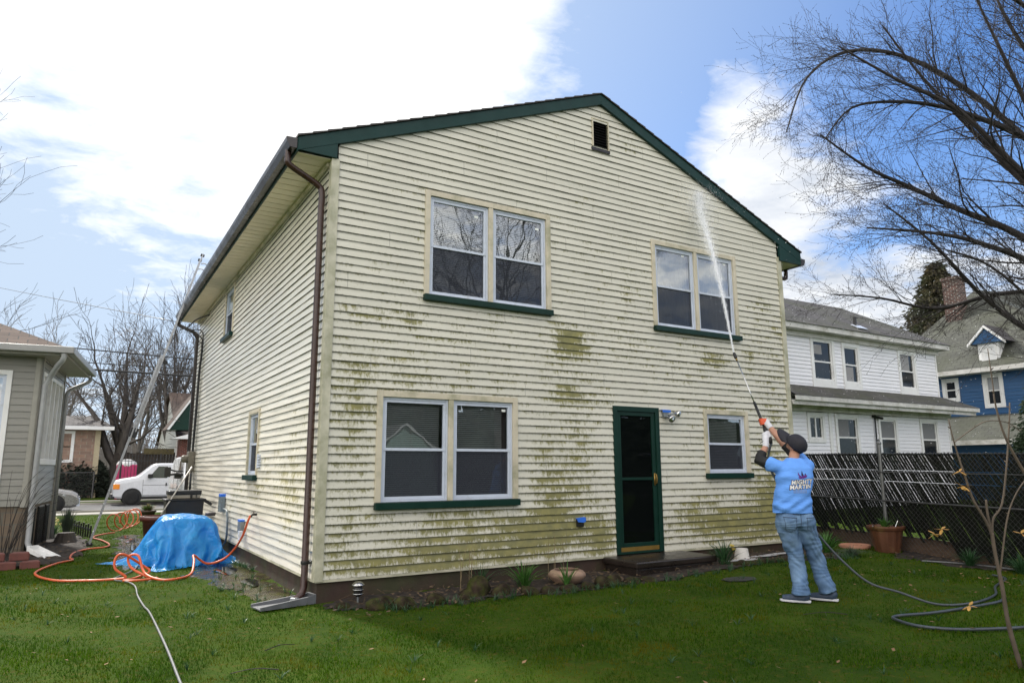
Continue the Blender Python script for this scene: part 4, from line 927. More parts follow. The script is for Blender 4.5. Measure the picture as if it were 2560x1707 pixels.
# dormer
dm = MB(); dm.box(33.55, 36, 7.85, 8.72, 6.0, 6.98); dm_ = dm.build('dormer', m_white, bh)
mb = MB(); mb.prism([(33.40, 7.62, 6.98), (33.40, 8.92, 6.98), (33.40, 8.27, 7.62)], (2.2, 0, 0)); mb.build('gable', m_blue, dm_)
mb = MB()
for s_ in (1, -1):
    yc = 8.27; mb.prism([(33.30, yc, 7.80), (33.30, yc+s_*.80, 6.99), (33.30, yc+s_*.80, 6.86), (33.30, yc, 7.66)], (.10, 0, 0))
mb.build('barge_board', m_white, dm_)
mb = MB()
for s_ in (1, -1): mb.poly([(33.3, 8.27, 7.83), (33.3, 8.27+s_*.83, 6.99), (36.2, 8.27+s_*.83, 6.99), (36.2, 8.27, 7.83)])
mb.build('dormer_roof', m_shfar, dm_, uvs=wuv)
DF = Fr((33.55, 0, 0), (0, 1, 0), (-1, 0, 0)); lowwin(DF, 7.98, 8.60, 6.18, 6.84, dm_, cas=.05, split=False)
mb = MB(); DF.box(mb, 8.27, 8.31, -.02, .02, 6.24, 6.8); mb.build('glazing_bar', m_white, dm_); dm_.location = (-.75, -.55, -.18)
mb = MB(); mb.box(35.0, 35.75, 9.80, 10.55, 6.0, 10.65); mb.box(34.95, 35.8, 9.75, 10.6, 10.65, 10.8); mb.build('chimney', m_brick2, bh, uvs=wuv)
mb = MB(); mb.poly([(30.9, 3, 2.35), (30.9, 10.1, 2.35), (32.98, 10.9, 3.55), (32.98, 3, 3.55)]); mb.poly([(30.9, 10.1, 2.35), (32.98, 10.9, 2.35), (32.98, 10.9, 3.55)]); pr = mb.build('porch_roof', m_shgreen, bh, uvs=wuv)
mb = MB(); mb.box(30.8, 30.9, 3, 10.15, 2.15, 2.36); mb.build('gutter', m_whtrim, pr)
mb = MB(); mb.box(31.3, 32.9, 3, 9.9, -.4, 2.15); mb.build('porch_wall', m_blue, bh)
# ---- bungalow across the street
bu = thing('bungalow', 'stone fronted bungalow with grey hip roof across the street', 'house', (-5, 44, -.5))
mb = MB(); mb.box(-12, -1.75, 44, 50, -.5, 3.8); mb.build('wall', m_stone, bu, uvs=wuv)
mb = MB(); mb.box(-1.75, -1.45, 44.0, 50, -.5, 3.8); mb.build('end_wall', mat('yellowish_siding', (.42, .36, .24), .6, stretch=(1, 1, 8), var=.2), bu)
mb = MB(); mb.poly([(-12, 43.4, 3.95), (-.75, 43.4, 3.95), (-1.9, 46.5, 4.75), (-12, 46.5, 4.75)]); mb.poly([(-.75, 43.4, 3.95), (-.75, 50.5, 3.95), (-1.9, 46.5, 4.75)]); mb.build('roof', m_shfar, bu, uvs=wuv)
mb = MB(); mb.box(-12, -.75, 43.3, 43.42, 3.72, 3.94); mb.box(-12, -.8, 43.42, 44, 3.72, 3.75); mb.build('gutter', m_white, bu)
lowwin(Fr((0, 44, 0), (1, 0, 0), (0, -1, 0)), -4.6, -2.85, 1.7, 3.65, bu, cas=.12, split=True)
# ---- white gabled house across the street
fh = thing('gabled_house', 'white sided house with steep brown roof and dark green gable across the street', 'house', (4, 46, -.5))
mb = MB(); mb.prism([(3, 43, -.5), (3, 43, 3.4), (3, 50.3, 6.75), (3, 57.5, 3.4), (3, 57.5, -.5)], (6, 0, 0)); mb.build('wall', m_farwhite, fh)
mb = MB(); mb.poly([(2.8, 42.5, 3.2), (9, 42.5, 3.2), (9, 50.3, 6.95), (2.8, 50.3, 6.95)]); mb.poly([(2.8, 58, 3.2), (9, 58, 3.2), (9, 50.3, 6.95), (2.8, 50.3, 6.95)]); mb.build('roof', m_shbrown, fh, uvs=wuv)
mb = MB(); mb.prism([(2.15, 41.2, 3.72), (5.2, 41.2, 3.72), (3.65, 41.2, 6.1)], (0, 2, 0)); mb.build('green_gable', m_dgreen, fh)
mb = MB(); mb.prism([(2.05, 41.1, 3.72), (3.65, 41.1, 6.25), (3.65, 41.1, 6.08), (2.2, 41.1, 3.72)], (0, .1, 0)); mb.build('barge_board', m_white, fh)
mb = MB(); mb.poly([(2.05, 41.15, 3.74), (3.65, 41.15, 6.27), (3.65, 45, 6.27), (2.05, 45, 3.74)]); mb.build('gable_roof', m_shbrown, fh, uvs=wuv)
mb = MB(); mb.box(2.95, 5, 41.6, 43, -.5, 3.3); mb.build('brick_wall', m_brick, fh, uvs=wuv)
mb = MB(); mb.prism([(2.3, 41.0, 3.15), (4.8, 41.0, 3.15), (4.8, 41.0, 3.9)], (0, 1.2, 0)); mb.build('porch_gable', m_white, fh)
FW = Fr((3, 0, 0), (0, 1, 0), (-1, 0, 0))
for (u, z0, z1) in ((45.5, .9, 2.6), (48.5, .9, 2.6), (48.8, 3.9, 4.9)): lowwin(FW, u, u+.9, z0, z1, fh, cas=.1)
mb = MB(); mb.tube([(2.9, 42.9, 3.1), (2.85, 42.9, .0)], .06, 6); mb.build('downspout', m_white, fh)
# ================================================================= FENCES
FA = Vector((10.35, 2.4, 0)); FB = Vector((8.75, -5.2, 0)); FD = (FB-FA); FL = FD.length; FD.normalize()
def fp(u, z, w=0.): p = FA+FD*u; return Vector((p.x-FD.y*w*-1, p.y+FD.x*w*-1, gz(p.x, p.y)+z))
fn = thing('slatted_fence', 'chain link fence woven with glossy black diagonal slats along the right side of the lawn', 'fence', tuple(fp(4, 0)))
m_galv = mat('galvanised', (.085, .085, .09), .45, .5, var=.25, scale=12)
m_slat = mat('black_slats', (.006, .007, .006), .38, var=.5, scale=15, spec=.3, col2=(.012, .02, .012), c2=.6, c2s=3)
FH = 1.66
def clip(u0, z0, u1, z1, Z0, Z1, U1):
    # clip a diagonal to the panel
    pts = []
    for t in (0, 1): pass
    du, dz = u1-u0, z1-z0; ta, tb = 0., 1.
    for p, q in ((-du, u0), (du, U1-u0), (-dz, z0-Z0), (dz, Z1-z0)):
        if abs(p) < 1e-9: continue
        r = q/p
        if p < 0: ta = max(ta, r)
        else: tb = min(tb, r)
    return (ta, tb) if tb > ta else None
mb = MB(); sp_ = .085
k = -int(FH/sp_)-2
for k in range(-22, int(FL/sp_)+2):
    for s_ in (1, -1):
        u0 = k*sp_ if s_ > 0 else k*sp_+FH
        u1 = u0+s_*FH
        c = clip(u0, 0, u1, FH, .02, FH, FL)
        if not c: continue
        a, b = [(u0+(u1-u0)*t, FH*t) for t in c]
        mb.bar(fp(a[0], a[1], .012*s_), fp(b[0], b[1], .012*s_), .0034, .0034)
mb.build('chain_link', m_galv, fn)
mb = MB(); rf = random.Random(12)
for (Z0, Z1, gap) in ((1.36, 1.63, .008), (1.17, 1.35, .009), (.84, 1.16, .007), (.24, .85, .001)):
    st = .0601; k = 0
    for k in range(-40, int(FL/st)+4):
        u0 = k*st+rf.uniform(-.006, .006); H = (Z1-Z0)*.62
        # slats lean: top end to the left, bottom end to the right
        c = clip(u0, Z1, u0+H, Z0, -9, 9, 1e9)
        if u0 < 0 or u0+H > FL: continue
        lowz = Z0 if Z0 > .3 else (Z0 if u0 < 4.1 else .03)+rf.uniform(-.05, .12)
        H = (Z1-lowz)*.62
        if u0+H > FL: continue
        wdt = st*(rf.uniform(1.0-gap*14, 1.04) if Z0 > .3 else rf.uniform(.955, 1.15))
        tl = rf.uniform(-.010, -.002)
        w0 = -.035
        A_ = fp(u0, Z1, w0); B2 = fp(u0+wdt, Z1, w0+.010+tl); C3 = fp(u0+wdt+H, lowz, w0+.010+tl); D3 = fp(u0+H, lowz, w0)
        mb.poly([A_, D3, C3, B2])
    # scalloped folded tops
    for k in range(int(FL/st)):
        if Z1 > 1.5: mb.ell(fp(k*st+st*.5, Z1+.0, -.03), (.026, .026, .022), nu=6, nv=4)
mb.build('slats', m_slat, fn)
mb = MB(); mb.tube([fp(0, .86, .04), fp(FL, .86, .04)], .016, 8); mb.tube([fp(0, 1.345, .03), fp(FL, 1.345, .03)], .010, 6); mb.build('rail', m_galv, fn)
for u in (.6, 3.35, 6.1):
    mb = MB(); q = fp(u, 0); mb.tube([q-Vector((0, 0, .2)), fp(u, 1.80)], .032, 10); mb.lathe([(.04, 0), (.045, .02), (.03, .05), (.012, .06), (.02, .08), (.001, .1)], fp(u, 1.80), 12); mb.build('post', mat('dull_post', (.16, .165, .17), .4, .5, var=.2), fn)
mb = MB(); mb.ell(fp(7.05, 1.72, -.1), (.22, .14, .09)); 
for k in range(14):
    i = k*7 % len(mb.v); v = mb.v[i]; mb.v[i] = (v[0], v[1], v[2]+.02)
tag(mb.build('plastic_bag', mat('black_bag', (.012, .012, .014), .25, bump=.8, bscale=14), loc=tuple(fp(7.05, 1.62, -.1)), smooth=True), 'black plastic bag lying on top of the slatted fence beside the evergreen shrub', 'bag')
mb = MB(); mb.box(9.95, 10.0, -1.2, 2.5, -.3, .12)
mb2 = MB(); a = fp(.4, -.1, -.12); b = fp(5.3, -.1, -.12); mb2.prism([a, b, b+Vector((0, 0, .36)), a+Vector((0, 0, .36))], (.05, .02, 0)); tag(mb2.build('kick_board', mat('weathered_board', (.10, .065, .045), .8, var=.3, stretch=(1, 1, 6)), loc=tuple(fp(2.3, -.1, -.12))), 'weathered brown board at the foot of the chain link fence left of the clay pot', 'board')
# low chain link fence, iron fence, wooden fence over the street
cf = thing('chain_link_fence', 'low chain link fence in front of the dark hedge across the street', 'fence', (-3, 43.4, -.5))
mb = MB()
for x in (-6.2, -3.9, -1.62): mb.tube([(x, 43.4, -.6), (x, 43.4, 1.12)], .045, 6)
mb.build('post', m_galv, cf); mb = MB(); mb.tube([(-6.2, 43.4, 1.08), (-1.62, 43.4, 1.08)], .028, 6); mb.build('rail', m_galv, cf)
mb = MB()
for k in range(60):
    x = -6.2+k*.076; mb.bar((x, 43.4, -.5), (min(-1.62, x+1.5), 43.4, min(1.05, -.5+(-1.62-x) if x > -3.1 else 1.0)), .006, .006); 
mb.build('mesh', m_galv, cf)
wf = thing('wooden_fence', 'tall dark wooden fence behind the iron railing and white van', 'fence', (2, 44.5, -.5))
rw = random.Random(3); mb = MB(); x = -.6
while x < 2.9: h = 2.35+rw.uniform(-.04, .04); mb.box(x, x+.17, 44.5, 44.54, -.5, h); x += .18
mb.build('boards', mat('dark_boards', (.035, .027, .022), .8, var=.4, scale=3), wf)
mb = MB(); mb.box(1.1, 2.9, 44.42, 44.5, 2.25, 2.62); mb.build('top_trellis', mat('mossy_wood', (.12, .10, .05), .9, var=.3), wf)
jf = thing('iron_fence', 'black iron railing with pointed pickets behind the white van', 'fence', (2, 40, -.5))
for x in (-.35, 1.75, 3.85):
    mb = MB(); mb.box(x-.04, x+.04, 39.96, 40.04, -.5, 2.2); mb.build('post', m_black, jf)
mb = MB(); mb.box(-.35, 3.85, 39.98, 40.02, 1.75, 1.80); mb.box(-.35, 3.85, 39.98, 40.02, -.2, -.15)
x = -.3
while x < 3.85: mb.box(x-.013, x+.013, 39.985, 40.015, -.4, 2.0); mb.lathe([(.02, 0), (.03, .04), (.001, .14)], (x, 40, 2.0), 4); x += .17
mb.build('pickets', m_black, jf)
# ================================================================= OVERHEAD WIRES
for k, (a, b, r_, lb) in enumerate((((-9.0, 39.2, 11.5), (-.5, 11.4, 4.98), .011, 'thin service wire running down to the top of the ladder and eave'),
     ((-40, 34, 8.55), (30, 34, 6.55), .035, 'uppermost of the three parallel wires behind the ladder'),
     ((-40, 34, 6.95), (30, 34, 6.65), .026, 'middle wire of the three behind the ladder, close above the thickest'),
     ((-40, 34, 6.85), (30, 34, 6.1), .055, 'thickest and lowest wire of the three behind the ladder'))):
    A_, B2 = Vector(a), Vector(b); pts = [A_.lerp(B2, t/20)-Vector((0, 0, 1.6*(t/20)*(1-t/20)*(.2 if k else .05))) for t in range(21)]
    mb = MB(); mb.tube(pts, r_, 6); tag(mb.build('overhead_wire', m_black, loc=a, smooth=True), lb, 'wire', 'overhead wires along the street')
# ================================================================= LADDER
m_lad = mat('ladder_aluminium', (.36, .37, .39), .45, .2, var=.12, scale=6)
m_lbl = mat('dark_blue_label', (.02, .03, .09), .5, var=.2)
lad = thing('ladder', 'long aluminium extension ladder leaning on the gutter of the side wall', 'ladder', (-2.1, 9.9, -.38))
La = Vector((-2.1, 9.9, -.38)); Lb = Vector((-.30, 10.15, 6.52)); Ld = (Lb-La).normalized(); LL = (Lb-La).length
Ly = Vector((0, 1, 0)); Ly = (Ly-Ld*Ly.dot(Ld)).normalized(); Ln = Ld.cross(Ly).normalized()
if Ln.x > 0: Ln = -Ln
def lp(t, y, n=0.): return La+Ld*t+Ly*y+Ln*n
T1 = LL*.62
for y in (0, .42):
    mb = MB(); mb.bar(lp(0.05, y), lp(T1, y), .03, .115, up=tuple(Ly)); rl = mb.build('rail', m_lad, lad)
    mb = MB(); mb.bar(lp(LL*.36, y-.03 if y == 0 else y+.0, -.055), lp(LL, y-.03 if y == 0 else y, -.055), .028, .10, up=tuple(Ly)); rl2 = mb.build('fly_rail', m_lad, lad)
    mb = MB(); mb.obox(lp(LL-.02, y, -.055), Ld, Ly, Ln, .06, .04, .09); mb.build('end_cap', m_rubber, rl2)
    mb = MB(); mb.obox(lp(.02, y), Ld, Ly, Ln, .10, .05, .12); mb.build('foot', m_rubber, rl)
    if y == 0:
        for (a, b, w_) in ((.75, 1.65, .05), (2.35, 2.62, .05), (2.05, 2.2, .05)):
            mb = MB(); mb.bar(lp(a, -.016), lp(b, -.016), .004, w_, up=tuple(Ly)); mb.build('label_strip', m_lbl, rl)
        for (a, b) in ((LL*.36+.1, LL*.36+.5), (LL-1.9, LL-.7), (LL-.35, LL-.12)):
            mb = MB(); mb.bar(lp(a, -.046, -.055), lp(b, -.046, -.055), .004, .045, up=tuple(Ly)); mb.build('label_strip', m_lbl, rl2)
for k in range(22):
    t = .3+k*.305
    if t > LL-.1: break
    fly = t > T1
    mb = MB(); mb.tube([lp(t, -.02 if not fly else -.05, -.055 if fly else 0), lp(t, .44, -.055 if fly else 0)], .019, 8); mb.build('rung', m_lad, lad)
mb = MB(); mb.obox(lp(2.55, 0, -.03), Ld, Ly, Ln, .22, .07, .16); mb.build('rung_lock', m_black, lad, bevel=.01)
mb = MB(); mb.lathe([(.001, -.03), (.055, -.03), (.055, .03), (.001, .03)], lp(LL*.60, -.03, -.12), 14, ax=(0, 1, 0)); mb.build('pulley', m_black, lad)
for y in (-.05, .45):
    mb = MB(); mb.tube(spline([lp(LL-.25, y, -.09), lp(LL-.22, y, -.20), lp(LL-.35, y, -.42), lp(LL-.62, y, -.60)]), .014, 6); mb.tube(spline([lp(LL-.85, y, -.09), lp(LL-1.0, y, -.22), lp(LL-.95, y, -.42)]), .012, 6); mb.build('standoff_arm', m_chrome, lad, smooth=True)
# ================================================================= HOSES
m_orange = mat('orange_hose', (.58, .10, .03), .42, var=.12, scale=8)
m_ghose = mat('grey_hose', (.13, .135, .14), .5, var=.2, scale=10)
m_bhose = mat('dark_hose', (.045, .055, .065), .4, var=.2, scale=10)
def hose(pts, r, m, label, k=6, snap=True, group=None):
    P = []
    for p in pts:
        if len(p) == 2: P.append((p[0], p[1], gnd(*p)+r+.012))
        else: P.append(p)
    mb = MB(); mb.tube(spline(P, k), r, 8)
    return tag(mb.build('hose', m, loc=P[0], smooth=True), label, 'hose', group)
oh = [(-.10, 3.28, .55), (-.13, 3.30, .46), (-.16, 3.5, .22), (-.22, 3.85, -.02), (-.36, 3.95, -.16), (-.58, 3.95, -.20), (-.78, 3.9, -.06), (-.80, 3.7, -.12), (-.88, 3.3, -.25), (-1.1, 2.82), (-1.33, 2.85), (-1.50, 3.2, -.18), (-1.58, 3.45, .03), (-1.70, 3.50, .02), (-1.66, 3.4, -.12), (-1.45, 3.2, -.24), (-1.35, 3.05), (-1.62, 2.98), (-1.76, 3.1), (-1.60, 3.35), (-1.42, 3.45, -.2), (-1.50, 3.5, -.12), (-1.76, 3.45, .06), (-1.86, 3.45, .02), (-1.86, 3.4, -.12), (-1.72, 3.35, -.24),
      (-1.87, 3.40), (-2.18, 3.5), (-2.6, 3.9), (-2.85, 4.9), (-2.6, 5.9), (-2.38, 6.5), (-2.42, 7.1), (-2.36, 7.9), (-2.14, 8.7), (-1.82, 9.0), (-1.72, 9.7), (-1.82, 11.2), (-2.0, 12.0), (-1.75, 13.1), (-1.48, 13.4)]
hose(oh, .017, m_orange, 'orange garden hose looping from the side tap across the wet grass past the ladder foot', 7)
hel = []
for i in range(60):
    a = i/60*2*math.pi*4.6; t = i/59
    hel.append((-1.55+.75*t+.20*math.cos(a)+.08*math.sin(3*t), 14.2+3.0*t, -.43+.0*t+.24+.24*math.sin(a)))
hose(hel, .017, m_orange, 'coiled part of the orange hose standing in springy loops beyond the ladder', 3)
hose([(-1.66, -2.9), (-1.66, -2.43), (-1.64, -1.29), (-1.63, .44), (-1.65, 1.0), (-1.67, 1.7), (-1.66, 2.4), (-1.72, 2.95), (-1.86, 3.5), (-1.62, 4.2), (-1.5, 4.7), (-1.44, 5.5), (-1.52, 6.3), (-1.44, 7.0), (-1.25, 7.9), (-1.11, 9.5), (-.95, 11.)], .0105, m_ghose, 'grey pressure hose snaking down the middle of the lawn from the puddles')
hose([(4.95, -5.2), (4.75, -5.1), (4.53, -4.99), (4.24, -4.78), (4.12, -4.52), (4.20, -4.28), (4.37, -4.15), (4.82, -4.25), (5.35, -4.3), (5.88, -4.36), (6.3, -4.2)], .014, m_bhose, 'dark grey hose loop lying on the shaded lawn left of the sapling')
hose([(8.75, -1.95), (9.0, -2.3), (9.05, -2.7), (8.95, -3.2), (8.7, -3.8)], .012, m_ghose, 'pale garden hose lying along the edge of the bed below the black fence')
# ================================================================= TARP, POTS, BINS
def tarp():
    m = bpy.data.materials.new('tarp_plastic'); m.use_nodes = True; t = NT(m.node_tree); t.n.clear()
    co = t.node('ShaderNodeTexCoord').outputs['Object']
    c = t.mix(t.ramp(t.noise(co, 3, 4), .35, .65), (.02, .30, .80), (.05, .42, .88))
    b = t.node('ShaderNodeBump', {'Height': t.noise(co, 9, 5, .6, 1.2), 'Strength': .5, 'Distance': .04})
    vo = t.node('ShaderNodeTexVoronoi', {'Scale': 3.0, 'Randomness': 1.}, feature='DISTANCE_TO_EDGE'); wn = t.node('ShaderNodeTexNoise', {'Scale': 3.})
    t.l.new(co, wn.inputs['Vector']); vadd = t.node('ShaderNodeVectorMath', {0: co, 1: wn.outputs['Color']}, operation='ADD'); t.l.new(t.scale(vadd.outputs[0], (1., 1., .45)), vo.inputs['Vector'])
    b = t.node('ShaderNodeBump', {'Height': t.ramp(vo.outputs[0], 0, .30), 'Strength': .4, 'Distance': .03, 'Normal': b.outputs[0]})
    b2 = t.node('ShaderNodeBump', {'Height': t.noise(co, 260, 2, .5), 'Strength': .12, 'Distance': .002, 'Normal': b.outputs[0]})
    p = t.node('ShaderNodeBsdfPrincipled', {'Base Color': c, 'Roughness': .28, 'Normal': b2.outputs[0], 'Specular IOR Level': .6})
    tl = t.node('ShaderNodeBsdfTranslucent', {'Color': c}); mx = t.node('ShaderNodeMixShader', {0: .35, 1: p.outputs[0], 2: tl.outputs[0]})
    t.node('ShaderNodeOutputMaterial', {0: mx.outputs[0]})
    n = 48; d = np.array(TARP, float).reshape(n, n, 3)
    co = np.cumsum(d, 1).reshape(-1, 3)/250.
    cx, cy = -.80, 5.20; a = R(0); mb = MB()
    for x, y, z in co:
        X, Y = cx+x*.93, cy+y*.93; Z = .47+z
        mb.v.append((X, Y, max(Z, gnd(X, Y)+.012)))
    mb.f = [(j*n+i, j*n+i+1, (j+1)*n+i+1, (j+1)*n+i) for j in range(n-1) for i in range(n-1)]; mb.mi = [0]*len(mb.f)
    o = tag(mb.build('tarp', m, loc=(cx, cy, -.33), smooth=True), 'crumpled bright blue tarp draped over equipment beside the side wall', 'tarp')
    so = o.modifiers.new('s', 'SUBSURF'); so.levels = so.render_levels = 1
    return o
